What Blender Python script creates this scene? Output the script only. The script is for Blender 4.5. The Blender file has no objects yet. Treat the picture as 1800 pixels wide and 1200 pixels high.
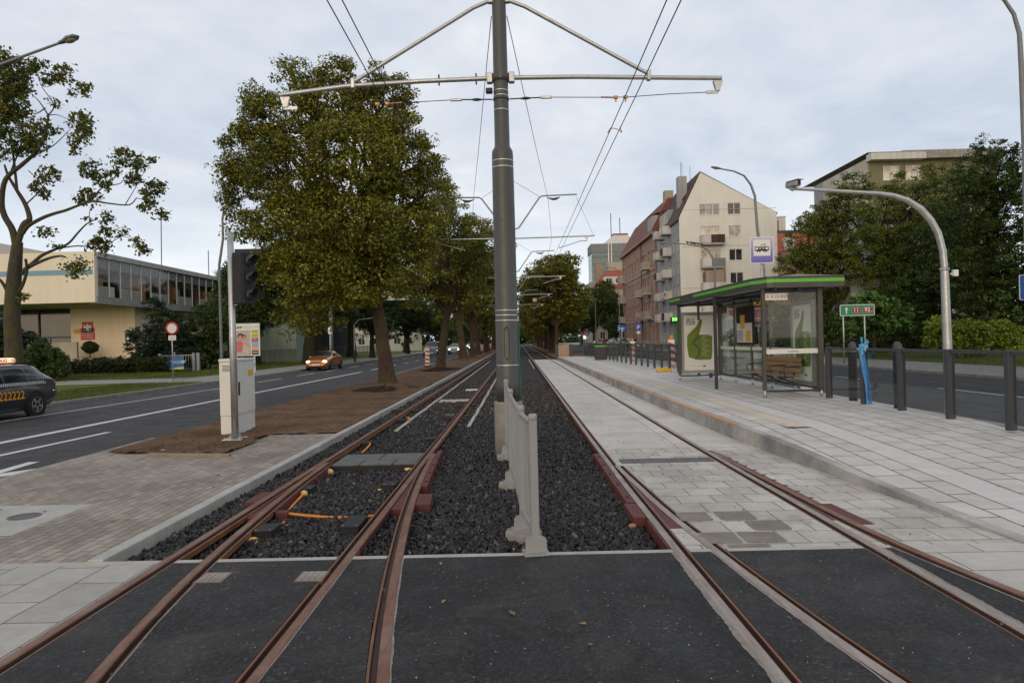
import bpy, bmesh, math, random
import numpy as np
from math import sin, cos, tan, pi, radians, sqrt, atan2, atan
from mathutils import Vector, Matrix
random.seed(7); RNG = np.random.default_rng(11)
SC = bpy.context.scene
COL = SC.collection

# ------------------------------------------------------------------ camera
F, CAMH, ROLL = 1200.0, 1.68, radians(1.4)      # focal length in px of an 1800 px wide frame
def _ray(px, py):
    u = (px-900)/F; v = -(py-600)/F
    return u*cos(ROLL)+v*sin(ROLL), -u*sin(ROLL)+v*cos(ROLL)
_a0, _b0 = _ray(911, 598)
YAW, PITCH = atan(_a0), atan(_b0/sqrt(1+_a0*_a0))
def ray_dir(px, py):
    a, b = _ray(px, py)
    cp, sp = cos(PITCH), -sin(PITCH)
    y = cp-sp*b; z = sp+cp*b
    return Vector((a*cos(YAW)-y*sin(YAW), a*sin(YAW)+y*cos(YAW), z))
def G(px, py, z=0.0):
    d = ray_dir(px, py); t = (z-CAMH)/d.z
    return Vector((d.x*t, d.y*t, z))
def P(px, py, Y):
    d = ray_dir(px, py); t = Y/d.y
    return Vector((d.x*t, Y, CAMH+d.z*t))
cam_d = bpy.data.cameras.new("camera"); cam = bpy.data.objects.new("camera", cam_d); COL.objects.link(cam)
cam_d.sensor_width = 36; cam_d.sensor_fit = 'HORIZONTAL'; cam_d.lens = F/1800*36
cam_d.clip_start = 0.05; cam_d.clip_end = 6000
fwd = ray_dir(900, 600).normalized()
rt = (ray_dir(1000, 600)-ray_dir(800, 600)).normalized()
up = rt.cross(fwd).normalized()
m = Matrix((rt, up, -fwd)).transposed().to_4x4(); m.translation = Vector((0, 0, CAMH))
cam.matrix_world = m
SC.camera = cam

# ------------------------------------------------------------------ mesh builder
class MB:
    def __init__(s): s.v = []; s.f = []; s.mi = []; s.sm = []; s.uv = {}
    def add(s, vs, fs, M=None, mi=0, smooth=False):
        o = len(s.v)
        if M is not None: vs = [M @ Vector(p) for p in vs]
        s.v.extend([tuple(p) for p in vs])
        for f in fs: s.f.append(tuple(o+i for i in f)); s.mi.append(mi); s.sm.append(smooth)
        return s
    def box(s, x0, x1, y0, y1, z0, z1, M=None, mi=0, bev=0.0):
        if bev > 0:
            b = min(bev, (x1-x0)*.45, (y1-y0)*.45, (z1-z0)*.45)
            bm = bmesh.new(); bmesh.ops.create_cube(bm, size=1)
            for v in bm.verts:
                v.co = Vector(((x0+x1)/2+v.co.x*(x1-x0), (y0+y1)/2+v.co.y*(y1-y0), (z0+z1)/2+v.co.z*(z1-z0)))
            bmesh.ops.bevel(bm, geom=list(bm.edges), offset=b, segments=1, affect='EDGES', profile=.5)
            bm.verts.index_update()
            s.add([v.co.copy() for v in bm.verts], [[v.index for v in f.verts] for f in bm.faces], M, mi)
            bm.free(); return s
        vs = [(x0,y0,z0),(x1,y0,z0),(x1,y1,z0),(x0,y1,z0),(x0,y0,z1),(x1,y0,z1),(x1,y1,z1),(x0,y1,z1)]
        return s.add(vs, [(0,3,2,1),(4,5,6,7),(0,1,5,4),(1,2,6,5),(2,3,7,6),(3,0,4,7)], M, mi)
    def cbox(s, c, d, M=None, mi=0, bev=0.0):
        return s.box(c[0]-d[0]/2, c[0]+d[0]/2, c[1]-d[1]/2, c[1]+d[1]/2, c[2]-d[2]/2, c[2]+d[2]/2, M, mi, bev)
    def bar(s, a, b, w, h=None, mi=0, upv=(0,0,1)):
        """rectangular bar from a to b"""
        h = h or w; a = Vector(a); b = Vector(b); d = (b-a); L = d.length
        if L < 1e-6: return s
        z = d/L; x = Vector(upv).cross(z)
        if x.length < 1e-4: x = Vector((1,0,0)).cross(z)
        x.normalize(); y = z.cross(x)
        M = Matrix((x,y,z)).transposed().to_4x4(); M.translation = a
        return s.box(-w/2,w/2,-h/2,h/2,0,L,M,mi)
    def tube(s, pts, r, n=10, caps=True, mi=0, smooth=True):
        pts = [Vector(p) for p in pts]; m_ = len(pts)
        rs = list(r) if isinstance(r, (list,tuple)) else [r]*m_
        vs = []; pv = None
        for i, p in enumerate(pts):
            t = (pts[min(i+1,m_-1)]-pts[max(i-1,0)])
            if t.length < 1e-9: t = Vector((0,0,1))
            t.normalize()
            if pv is None:
                ref = Vector((0,0,1)) if abs(t.z) < .9 else Vector((1,0,0))
                x = ref.cross(t).normalized()
            else:
                x = (pv - t*pv.dot(t))
                x = x.normalized() if x.length > 1e-6 else Vector((1,0,0))
            pv = x; y = t.cross(x)
            for k in range(n):
                a = 2*pi*k/n; vs.append(p + (x*cos(a)+y*sin(a))*rs[i])
        fs = []
        for i in range(m_-1):
            for k in range(n):
                k2 = (k+1) % n; fs.append((i*n+k, i*n+k2, (i+1)*n+k2, (i+1)*n+k))
        s.add(vs, fs, None, mi, smooth)
        if caps:
            s.add(vs[:n], [tuple(range(n))[::-1]], None, mi); s.add(vs[-n:], [tuple(range(n))], None, mi)
        return s
    def lathe(s, prof, c=(0,0,0), n=20, M=None, mi=0, smooth=None):
        """prof: list of (r,z); axis z through c"""
        vs = []; fs = []
        if smooth is None: smooth = abs(prof[-1][1]-prof[0][1]) > .01
        for r, z in prof:
            for k in range(n):
                a = 2*pi*k/n; vs.append((c[0]+r*cos(a), c[1]+r*sin(a), c[2]+z))
        for i in range(len(prof)-1):
            for k in range(n):
                k2 = (k+1) % n; fs.append((i*n+k, i*n+k2, (i+1)*n+k2, (i+1)*n+k))
        if prof[0][0] > 1e-6: fs.append(tuple(range(n))[::-1])
        if prof[-1][0] > 1e-6: fs.append(tuple(range((len(prof)-1)*n, len(prof)*n)))
        return s.add(vs, fs, M, mi, smooth)
    def prism(s, poly, z0, z1, M=None, mi=0):
        """poly: list of (x,y) counter-clockwise, extruded along z"""
        n = len(poly)
        vs = [(x,y,z0) for x,y in poly]+[(x,y,z1) for x,y in poly]
        fs = [tuple(range(n))[::-1], tuple(range(n,2*n))]+[(i,(i+1)%n,n+(i+1)%n,n+i) for i in range(n)]
        return s.add(vs, fs, M, mi)
    def poly(s, pts, M=None, mi=0): return s.add(pts, [tuple(range(len(pts)))], M, mi)
    def grid(s, pts, nu, nv, mi=0, smooth=False):
        fs = [(i*nv+j, i*nv+j+1, (i+1)*nv+j+1, (i+1)*nv+j) for i in range(nu-1) for j in range(nv-1)]
        return s.add(pts, fs, None, mi, smooth)
    def sphere(s, c, r, n=12, m_=8, sc=(1,1,1), mi=0):
        prof = [(sin(pi*i/m_), -cos(pi*i/m_)) for i in range(m_+1)]
        prof[0] = (1e-7, -1); prof[-1] = (1e-7, 1)
        M = Matrix.Translation(Vector(c)) @ Matrix.Diagonal((r*sc[0], r*sc[1], r*sc[2], 1))
        return s.lathe(prof, n=n, M=M, mi=mi)
    def mesh(s, name):
        me = bpy.data.meshes.new(name); me.from_pydata(s.v, [], s.f)
        me.polygons.foreach_set('material_index', s.mi); me.polygons.foreach_set('use_smooth', s.sm)
        me.update(); return me
    def build(s, name, mats, parent=None, loc=None, fixn=True):
        me = s.mesh(name)
        for mm in (mats if isinstance(mats, (list,tuple)) else [mats]): me.materials.append(mm)
        if fixn:
            bm = bmesh.new(); bm.from_mesh(me); bmesh.ops.recalc_face_normals(bm, faces=bm.faces); bm.to_mesh(me); bm.free()
        o = bpy.data.objects.new(name, me); COL.objects.link(o)
        if parent is not None: o.parent = parent
        if loc is not None: o.location = loc
        return o
def tag(o, label=None, cat=None, group=None, kind=None):
    if label: o['label'] = label
    if cat: o['category'] = cat
    if group: o['group'] = group
    if kind: o['kind'] = kind
    return o
def thing(name, label, cat, loc=(0,0,0), rz=0.0, group=None):
    o = bpy.data.objects.new(name, None); COL.objects.link(o); o.empty_display_size = .2
    o.location = loc; o.rotation_euler = (0,0,rz)
    return tag(o, label, cat, group)
def kids(o): return list(KIDS.get(o.name, [])) or [c for c in o.children]
KIDS = {}
def dup(o, loc=None, rz=None, label=None, group=None, scale=None, parent=None):
    c = o.copy(); COL.objects.link(c)
    if parent is not None: c.parent = parent
    if loc is not None: c.location = loc
    if rz is not None: c.rotation_euler = (0,0,rz)
    if scale is not None: c.scale = scale if isinstance(scale, tuple) else (scale,)*3
    if label: c['label'] = label
    if group: c['group'] = group
    for ch in list(o.children): dup(ch, parent=c)
    return c
def Tm(loc=(0,0,0), rz=0, rx=0, ry=0):
    return Matrix.Translation(Vector(loc)) @ Matrix.Rotation(rz,4,'Z') @ Matrix.Rotation(ry,4,'Y') @ Matrix.Rotation(rx,4,'X')
def text_mb(mb, txt, size, M, ext=0.0, mi=0, align='CENTER', shear=0.0, bold=0.0, narrow=1.0):
    """lettering as flat or extruded faces in the xy plane of M"""
    cu = bpy.data.curves.new('lettering', 'FONT'); cu.body = txt; cu.size = size; cu.align_x = align; cu.align_y = 'CENTER'
    cu.extrude = ext; cu.shear = shear; cu.offset = bold; cu.resolution_u = 3
    ob = bpy.data.objects.new('lettering', cu); COL.objects.link(ob)
    dg = bpy.context.evaluated_depsgraph_get(); me = ob.evaluated_get(dg).to_mesh()
    vs = [Vector((v.co.x*narrow, v.co.y, v.co.z)) for v in me.vertices]; fs = [tuple(p.vertices) for p in me.polygons]
    ob.evaluated_get(dg).to_mesh_clear()
    bpy.data.objects.remove(ob); bpy.data.curves.remove(cu)
    mb.add(vs, fs, M, mi)

# ------------------------------------------------------------------ materials
def newmat(name):
    mt = bpy.data.materials.new(name); mt.use_nodes = True
    nt = mt.node_tree; b = nt.nodes['Principled BSDF']
    return mt, nt, b
def N(nt, typ, **kw):
    n = nt.nodes.new('ShaderNode'+typ)
    for k, v in kw.items():
        if k.startswith('_'): setattr(n, k[1:], v)
        else:
            key = k.replace('_', ' ') if not isinstance(k, int) else k
            n.inputs[key].default_value = v
    return n
def L(nt, a, b): nt.links.new(a, b)
def coords(nt, obj=True):
    return N(nt, 'TexCoord').outputs['Object' if obj else 'Generated']
def noise(nt, vec, scale, detail=4, rough=.55, dist=0.0):
    n = N(nt, 'TexNoise', Scale=scale, Detail=detail, Roughness=rough, Distortion=dist); L(nt, vec, n.inputs['Vector']); return n.outputs['Fac']
def ramp(nt, fac, stops, interp='LINEAR'):
    r = N(nt, 'ValToRGB'); r.color_ramp.interpolation = interp
    e = r.color_ramp.elements
    while len(e) < len(stops): e.new(.5)
    for el, (p, c) in zip(e, stops):
        el.position = p; el.color = (c, c, c, 1) if isinstance(c, (int, float)) else tuple(c)+((1,) if len(c) == 3 else ())
    L(nt, fac, r.inputs['Fac']); return r.outputs['Color']
def mix(nt, fac, a, b, mode='MIX'):
    n = N(nt, 'Mix', _data_type='RGBA', _blend_type=mode)
    for sock, val in ((n.inputs[0], fac), (n.inputs[6], a), (n.inputs[7], b)):
        if hasattr(val, 'is_linked'): L(nt, val, sock)
        elif isinstance(val, (int, float)): sock.default_value = val if sock.type == 'VALUE' else (val, val, val, 1)
        else: sock.default_value = tuple(val)+((1,) if len(val) == 3 else ())
    return n.outputs[2]
def bump(nt, b, h, strength=.3, dist=.02):
    n = N(nt, 'Bump', Strength=strength, Distance=dist); L(nt, h, n.inputs['Height']); L(nt, n.outputs['Normal'], b.inputs['Normal']); return n
def math_(nt, op, a, b=None):
    n = N(nt, 'Math', _operation=op)
    for i, val in enumerate((a, b)):
        if val is None: continue
        if hasattr(val, 'is_linked'): L(nt, val, n.inputs[i])
        else: n.inputs[i].default_value = val
    return n.outputs[0]
def pm(name, c, rough=.6, metal=0.0, var=.25, vs=3.0, c2=None, b=0.0, bs=60.0, bd=.004, spec=.4, detail=5, fine=0.0):
    """painted/plain surface whose colour drifts between c and c2 with two scales of noise"""
    mt, nt, bs_ = newmat(name); v = coords(nt)
    c2 = c2 or tuple(x*(1-var) for x in c)
    n = noise(nt, v, vs, detail, .62)
    col = mix(nt, ramp(nt, n, [(.3, 0), (.7, 1)]), c, c2)
    if fine:
        col = mix(nt, 1.0, col, ramp(nt, noise(nt, v, vs*18, 3, .7), [(.25, 1-fine), (.75, 1+fine)]), 'MULTIPLY')
    L(nt, col, bs_.inputs['Base Color'])
    bs_.inputs['Metallic'].default_value = metal; bs_.inputs['Specular IOR Level'].default_value = spec
    L(nt, ramp(nt, noise(nt, v, vs*2.3, 3), [(.2, max(rough-.12, .02)), (.8, min(rough+.12, 1))]), bs_.inputs['Roughness'])
    if b: bump(nt, bs_, noise(nt, v, bs, 4, .65), b, bd)
    return mt
def glassmat(name, tint=(.9,.95,.93), refl=.9):
    mt, nt, b = newmat(name); nt.nodes.remove(b)
    tr = N(nt, 'BsdfTransparent'); tr.inputs['Color'].default_value = tint+(1,)
    gl = N(nt, 'BsdfGlossy'); gl.inputs['Roughness'].default_value = .03; gl.inputs['Color'].default_value = (refl,)*3+(1,)
    fr_ = N(nt, 'LayerWeight', Blend=.5); fr = N(nt, 'Math', _operation='MULTIPLY_ADD'); L(nt, math_(nt, 'POWER', fr_.outputs['Facing'], 4.5), fr.inputs[0]); fr.inputs[1].default_value = .75; fr.inputs[2].default_value = .035; mx = N(nt, 'MixShader')
    L(nt, fr.outputs[0], mx.inputs[0]); L(nt, tr.outputs[0], mx.inputs[1]); L(nt, gl.outputs[0], mx.inputs[2])
    L(nt, mx.outputs[0], nt.nodes['Material Output'].inputs['Surface']); return mt
def emis(name, c, s):
    mt, nt, b = newmat(name)
    b.inputs['Base Color'].default_value = tuple(c)+(1,); b.inputs['Emission Color'].default_value = tuple(c)+(1,); b.inputs['Emission Strength'].default_value = s
    return mt
def swapxy(nt, v, rot=0.0):
    mp = N(nt, 'Mapping'); mp.inputs['Rotation'].default_value = (0, 0, radians(90)+rot); L(nt, v, mp.inputs['Vector']); return mp.outputs['Vector']
def paving(name, w, h, mortar, c1, c2, cm, along_y=True, stain=.25, rough=.75, offs=.5, bmp=.25, speck=.12, spots=None, rot=0.0):
    """slabs w long, h wide laid in running bond; individual tint per slab, dirt, dark joints"""
    mt, nt, bs_ = newmat(name); v = coords(nt)
    wob = N(nt, 'TexNoise', Scale=1.7, Detail=2); L(nt, v, wob.inputs['Vector'])
    mp = N(nt, 'Mapping'); mp.inputs['Rotation'].default_value = (0, 0, (radians(90) if along_y else 0)+rot); L(nt, v, mp.inputs['Vector'])
    va = N(nt, 'VectorMath', _operation='MULTIPLY_ADD'); va.inputs[1].default_value = (.03, .03, 0)
    L(nt, wob.outputs['Color'], va.inputs[0]); L(nt, mp.outputs['Vector'], va.inputs[2])
    br = N(nt, 'TexBrick', Scale=1.0, Mortar_Size=mortar, Mortar_Smooth=.3, Bias=0.0, Brick_Width=w, Row_Height=h)
    br.offset = offs; br.inputs['Color1'].default_value = tuple(c1)+(1,); br.inputs['Color2'].default_value = tuple(c2)+(1,); br.inputs['Mortar'].default_value = tuple(cm)+(1,)
    L(nt, va.outputs[0], br.inputs['Vector'])
    col = br.outputs['Color']
    col = mix(nt, 1.0, col, ramp(nt, noise(nt, v, .9, 6, .65), [(.3, 1-stain), (.62, 1.06)]), 'MULTIPLY')
    col = mix(nt, 1.0, col, ramp(nt, noise(nt, v, 9, 6, .7), [(.25, 1-stain*.7), (.7, 1.05)]), 'MULTIPLY')
    col = mix(nt, 1.0, col, ramp(nt, noise(nt, v, 130, 3, .8), [(.3, 1-speck), (.7, 1+speck)]), 'MULTIPLY')
    if spots: col = mix(nt, ramp(nt, noise(nt, v, spots[0], 4, .6, .6), [(spots[1], 0), (spots[1]+.1, spots[2])]), col, spots[3])
    L(nt, col, bs_.inputs['Base Color']); bs_.inputs['Roughness'].default_value = rough; bs_.inputs['Specular IOR Level'].default_value = .3
    hgt = math_(nt, 'SUBTRACT', math_(nt, 'MULTIPLY', noise(nt, v, 60, 4, .7), .3), br.outputs['Fac'])
    bump(nt, bs_, hgt, bmp, .008); return mt

M = {}
def asphalt(name, c=.033, speck=.6, stain=.35, dust=(.16,.15,.135), dustamt=.45):
    mt, nt, b = newmat(name); v = coords(nt)
    f1 = noise(nt, v, 48, 3, .85); vo = N(nt, 'TexVoronoi', Scale=52.0); L(nt, v, vo.inputs['Vector'])
    col = mix(nt, ramp(nt, f1, [(.3, 0), (.75, 1)]), (c*(1-speck),)*2+(c*(1-speck)*1.08,), (c*(1+speck)*1.04, c*(1+speck), c*(1+speck)))
    col = mix(nt, 1.0, col, ramp(nt, vo.outputs['Color'], [(0, .45), (.6, 1.0), (.85, 1.5), (1, 3.4)]), 'MULTIPLY')
    col = mix(nt, 1.0, col, ramp(nt, noise(nt, v, 34, 3, .8), [(.3, .72), (.5, 1.0), (.72, 1.4)]), 'MULTIPLY')
    col = mix(nt, 1.0, col, ramp(nt, noise(nt, v, .7, 5, .6), [(.3, 1-stain), (.7, 1+stain)]), 'MULTIPLY')
    ms = N(nt, 'Mapping'); ms.inputs['Scale'].default_value = (1.0, .16, 1); L(nt, v, ms.inputs['Vector'])
    col = mix(nt, 1.0, col, ramp(nt, noise(nt, ms.outputs['Vector'], 2.4, 5, .65), [(.35, .86), (.65, 1.14)]), 'MULTIPLY')
    col = mix(nt, ramp(nt, noise(nt, v, 1.6, 7, .72, .8), [(.50, 0), (.78, dustamt)]), col, dust)
    L(nt, col, b.inputs['Base Color']); L(nt, ramp(nt, noise(nt, v, 2.0, 4), [(.3, .62), (.7, .85)]), b.inputs['Roughness'])
    bump(nt, b, f1, .8, .008); b.inputs['Specular IOR Level'].default_value = .35
    return mt
M['asphalt_new'] = asphalt('fresh_asphalt', .021, .7, .35, (.10,.09,.08), .42)
M['asphalt_road'] = asphalt('road_asphalt', .036, .3, .22, (.075,.075,.075), .3)
M['pave_right'] = paving('right_slab_paving', .70, .40, .006, (.50,.475,.435), (.42,.40,.365), (.10,.095,.09), along_y=False, stain=.22)
M['pave_slab'] = paving('front_slab_paving', .70, .36, .006, (.43,.41,.375), (.37,.355,.325), (.09,.085,.08), stain=.22)
M['brick_pave'] = paving('brick_paving', .21, .10, .0045, (.38,.325,.27), (.26,.225,.19), (.05,.044,.037), stain=.34, bmp=.4)
M['track_slab'] = paving('track_slab_paving', .36, .345, .006, (.56,.525,.475), (.45,.415,.37), (.11,.095,.085), along_y=False, stain=.3, spots=(1.3,.60,.55,(.17,.15,.125)))
M['concrete_slab'] = paving('concrete_track_panel', 4.0, 2.4, .006, (.60,.565,.515), (.55,.52,.475), (.12,.11,.10), stain=.24, speck=.22)
M['platform_slab'] = paving('platform_paving', .50, .35, .011, (.57,.54,.50), (.49,.465,.43), (.10,.092,.085), stain=.18)
M['side_pave'] = paving('pavement_slabs', .5, .5, .008, (.32,.30,.27), (.26,.245,.22), (.10,.09,.085), stain=.25)
M['concrete'] = pm('kerb_concrete', (.44,.42,.385), .8, var=.3, vs=2.2, b=.3, bs=90, fine=.14)
M['concrete_dark'] = pm('weathered_concrete', (.33,.31,.285), .85, var=.45, vs=3, b=.3, bs=70, fine=.2)
M['soil'] = pm('dry_soil', (.175,.108,.068), .95, c2=(.085,.052,.034), vs=1.1, b=.8, bs=28, bd=.02, spec=.1, fine=.3)
M['soil_dark'] = pm('dark_soil', (.04,.026,.018), .95, c2=(.022,.015,.011), vs=2.5, b=.9, bs=30, bd=.03, spec=.1, fine=.4)
M['grass'] = pm('lawn_green', (.085,.14,.02), .9, c2=(.13,.165,.03), vs=.8, b=.9, bs=60, bd=.05, spec=.1, fine=.45)
M['ground'] = pm('rough_ground', (.07,.075,.035), .95, c2=(.09,.075,.05), vs=.05, b=.5, bs=2, bd=.1, spec=.1)
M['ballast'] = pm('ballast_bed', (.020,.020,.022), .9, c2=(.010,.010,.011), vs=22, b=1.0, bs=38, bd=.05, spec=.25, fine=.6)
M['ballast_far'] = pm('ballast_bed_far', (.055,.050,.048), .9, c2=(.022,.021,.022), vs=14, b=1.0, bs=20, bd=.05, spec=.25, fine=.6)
M['paint'] = pm('road_paint', (.62,.62,.60), .7, var=.2, vs=4, fine=.12)
M['steel'] = pm('galvanised_steel', (.47,.48,.48), .42, .75, var=.22, vs=9, fine=.08)
M['steel_bright'] = pm('bright_steel', (.62,.62,.60), .3, .85, var=.15, vs=9)
M['grey_paint'] = pm('grey_painted_metal', (.28,.288,.295), .45, var=.1, vs=4)
M['mast'] = pm('mast_grey', (.062,.063,.060), .45, var=.18, vs=3, spec=.5)
M['anthracite'] = pm('anthracite_paint', (.040,.043,.048), .5, var=.2, vs=6)
M['black'] = pm('black_plastic', (.018,.018,.019), .7, var=.2, vs=8)
M['rubber'] = pm('rubber', (.015,.015,.015), .8, var=.2, vs=8)
M['white'] = pm('white_paint', (.72,.72,.70), .5, var=.08, vs=3)
M['cab'] = pm('cabinet_cream', (.66,.65,.60), .5, var=.08, vs=2)
M['wire'] = pm('wire_dark', (.03,.03,.032), .5, .3, var=.2)
M['redox'] = pm('red_oxide_paint', (.125,.028,.024), .7, c2=(.085,.026,.022), vs=6, b=.1, fine=.15)
M['orange'] = pm('orange_conduit', (.72,.24,.02), .5, var=.2, vs=5)
M['foam'] = pm('yellow_foam', (.72,.50,.20), .8, c2=(.60,.38,.12), vs=14, b=.6, bs=45, bd=.02)
M['green'] = pm('lime_green', (.13,.44,.05), .45, var=.08)
M['copper'] = pm('copper_fitting', (.42,.24,.12), .45, .6, var=.3, vs=20)
M['glass'] = glassmat('clear_glass', (.90,.94,.93))
M['wood'] = pm('bench_wood', (.40,.20,.085), .55, c2=(.30,.14,.055), vs=9, fine=.2)
M['blue'] = pm('sign_blue', (.02,.10,.42), .45, var=.1)
M['red'] = pm('sign_red', (.52,.03,.03), .45, var=.15)
M['yellow'] = pm('yellow_paint', (.72,.40,.03), .5, var=.12)
# rail steel: rust with worn grey head
def railmat(name, c1, c2, c3, sc=7):
    mt, nt, b = newmat(name); v = coords(nt)
    mp = N(nt, 'Mapping'); mp.inputs['Scale'].default_value = (1, .12, 1); L(nt, v, mp.inputs['Vector'])
    s1 = noise(nt, mp.outputs['Vector'], sc*4, 6, .65)
    col = mix(nt, ramp(nt, s1, [(.3, 0), (.7, 1)]), c1, c2)
    col = mix(nt, ramp(nt, noise(nt, v, 2.1, 6, .7, .5), [(.5, 0), (.72, .8)]), col, c3)
    L(nt, col, b.inputs['Base Color']); b.inputs['Metallic'].default_value = .15
    L(nt, ramp(nt, s1, [(.3, .45), (.7, .75)]), b.inputs['Roughness']); bump(nt, b, s1, .2, .003); return mt
M['rail_rust'] = railmat('rail_rust', (.13,.052,.026), (.21,.085,.038), (.32,.14,.04))
M['rail_head'] = railmat('rail_head_worn', (.21,.105,.066), (.135,.062,.038), (.26,.18,.14))
M['rail_head_grey'] = railmat('rail_head_dusty', (.34,.29,.26), (.22,.165,.14), (.40,.36,.33))
M['groove'] = railmat('rail_groove', (.055,.03,.02), (.09,.045,.03), (.04,.035,.03))

# ------------------------------------------------------------------ light
w = bpy.data.worlds.new("World"); SC.world = w; w.use_nodes = True
nt = w.node_tree; bg = nt.nodes['Background']
SUN_EL, SUN_AZ = radians(9.0), radians(193)       # low sun behind the camera, veiled by cloud
sky = N(nt, 'TexSky', _sky_type='NISHITA'); sky.sun_disc = False
sky.sun_elevation = SUN_EL; sky.sun_rotation = SUN_AZ; sky.air_density = 1.2; sky.dust_density = 2.0
tc = N(nt, 'TexCoord').outputs['Generated']
sep = N(nt, 'SeparateXYZ'); L(nt, tc, sep.inputs[0])
zc = math_(nt, 'MAXIMUM', sep.outputs['Z'], 0.0)
# cloud layer: project the direction on a plane above so that the cloud bands flatten to the horizon
den = math_(nt, 'ADD', zc, .22)
cx = math_(nt, 'DIVIDE', sep.outputs['X'], den); cy = math_(nt, 'DIVIDE', sep.outputs['Y'], den)
cmb = N(nt, 'CombineXYZ'); L(nt, cx, cmb.inputs[0]); L(nt, cy, cmb.inputs[1])
n1 = noise(nt, cmb.outputs[0], .9, 6, .55, .5); n2 = noise(nt, cmb.outputs[0], 3.2, 5, .6, .3)
nn = math_(nt, 'ADD', math_(nt, 'MULTIPLY', n1, .7), math_(nt, 'MULTIPLY', n2, .3))
cloud = ramp(nt, nn, [(.36, (4.3,4.9,6.0)), (.46, (5.5,5.95,6.8)), (.54, (6.5,6.75,7.3)), (.63, (8.3,8.25,8.3))])
hor = ramp(nt, zc, [(0, (9.0,9.4,9.9)), (.10, (8.0,8.7,9.6)), (.26, (6.6,7.0,7.7)), (1, (6.6,6.8,7.2))])
cl = mix(nt, ramp(nt, zc, [(.02, .15), (.24, .92)]), hor, cloud)
# a brighter, warmer patch around the veiled sun low behind the camera
warm = N(nt, 'VectorMath', _operation='DOT_PRODUCT'); L(nt, tc, warm.inputs[0])
sd = Vector((sin(SUN_AZ)*cos(SUN_EL), cos(SUN_AZ)*cos(SUN_EL), sin(SUN_EL))); warm.inputs[1].default_value = sd
cl = mix(nt, ramp(nt, warm.outputs['Value'], [(.55, 0), (1.0, .85)]), cl, (15.0,12.2,8.6))
L(nt, mix(nt, .88, sky.outputs['Color'], cl), bg.inputs['Color'])
bg.inputs['Strength'].default_value = .128
sun_d = bpy.data.lights.new('sun', 'SUN'); sun_d.energy = .62; sun_d.angle = radians(28); sun_d.color = (1, .90, .76)
sun = bpy.data.objects.new('sun', sun_d); COL.objects.link(sun)
sun.rotation_euler = (-sd).to_track_quat('-Z', 'Y').to_euler(); sun.location = (0, -20, 30)
SC.view_settings.view_transform = 'Standard'; SC.view_settings.look = 'None'; SC.view_settings.gamma = 1; SC.view_settings.exposure = 0.0
SC.cycles.max_bounces = 6; SC.cycles.transparent_max_bounces = 16; SC.cycles.caustics_reflective = False; SC.cycles.caustics_refractive = False
try: SC.cycles.use_denoising = True
except Exception: pass
# ================================================================== the setting: ground, roads, paving
def struct(name, mb, mats): return tag(mb.build(name, mats), kind='structure')
def sheet(name, pts, z, mat):
    mb = MB(); mb.poly([(x, y, z) for x, y in pts]); o = struct(name, mb, mat)
    if o.data.polygons[0].normal.z < 0: o.data.flip_normals()
    return o
def rect(x0, x1, y0, y1): return [(x0,y0),(x1,y0),(x1,y1),(x0,y1)]
def vnoise(x, y, s, seed=0):
    return (sin(x*s*1.3+seed)+sin(y*s*1.7+seed*2.1)+sin((x+y)*s*.9+seed*.7)+sin((x-y)*s*2.3+seed*1.3))*.25
def bumpy(name, x0, x1, y0, y1, z, step, amp, mat, inside=None, edge=.25, mound=()):
    nx = max(2, int((x1-x0)/step)+1); ny = max(2, int((y1-y0)/step)+1); mb = MB(); pts = []
    for i in range(nx):
        for j in range(ny):
            x = x0+(x1-x0)*i/(nx-1); y = y0+(y1-y0)*j/(ny-1)
            h = vnoise(x, y, 2.1, 1)*.5+vnoise(x, y, 7.3, 4)*.35+random.uniform(-.35, .35)
            e = min(x-x0, x1-x, (y-y0), (y1-y)); e = max(0, min(1, e/edge))
            zz = z+h*amp*e
            for (mx, my, mr, mh) in mound:
                d = sqrt((x-mx)**2+((y-my))**2)/mr
                if d < 1: zz += mh*(1-d*d)**2
            pts.append((x, y, zz))
    fs = []
    for i in range(nx-1):
        for j in range(ny-1):
            x = x0+(x1-x0)*(i+.5)/(nx-1); y = y0+(y1-y0)*(j+.5)/(ny-1)
            if inside is None or inside(x, y): fs.append((i*ny+j, (i+1)*ny+j, (i+1)*ny+j+1, i*ny+j+1))
    mb.add(pts, fs, None, 0, True); return struct(name, mb, mat)

def interp(pts, Y):
    if Y <= pts[0][0]:
        (a, xa), (b, xb) = pts[0], pts[1]; return xa+(xb-xa)*(Y-a)/(b-a)
    for (a, xa), (b, xb) in zip(pts, pts[1:]):
        if Y <= b: return xa+(xb-xa)*(Y-a)/(b-a)
    return pts[-1][1]
RP = {1: [(0,-2.83),(300,-2.83)], 3: [(0,-1.385),(300,-1.385)],
      2: [(0,-1.45),(2.4,-1.98),(3.43,-2.205),(4.2,-2.35),(5.35,-2.50),(7.04,-2.635),(8.29,-2.715),(9.8,-2.765)],
      4: [(0,-.10),(2.4,-.55),(3.37,-.72),(4.05,-.83),(5.31,-.985),(6.77,-1.135),(8.28,-1.245),(10.4,-1.335)],
      'a': [(0,1.30),(3.3,1.25),(5.3,1.215),(8,1.185),(12,1.18),(300,1.18)], 'c': [(0,2.80),(3.8,2.76),(5.4,2.735),(9,2.70),(12,2.685),(300,2.685)],
      'b': [(0,2.75),(2.4,1.99),(3.28,1.77),(4.52,1.60),(5.35,1.51),(6.55,1.385),(9.05,1.255)],
      'd': [(0,4.7),(2.6,3.60),(3.6,3.27),(4.34,3.135),(5.37,2.95),(6.42,2.885),(8.84,2.79),(10.1,2.745)]}
def X(k, Y): return interp(RP[k], Y)
YB = 5.33                       # the asphalt stops here and the open track bed begins
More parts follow.
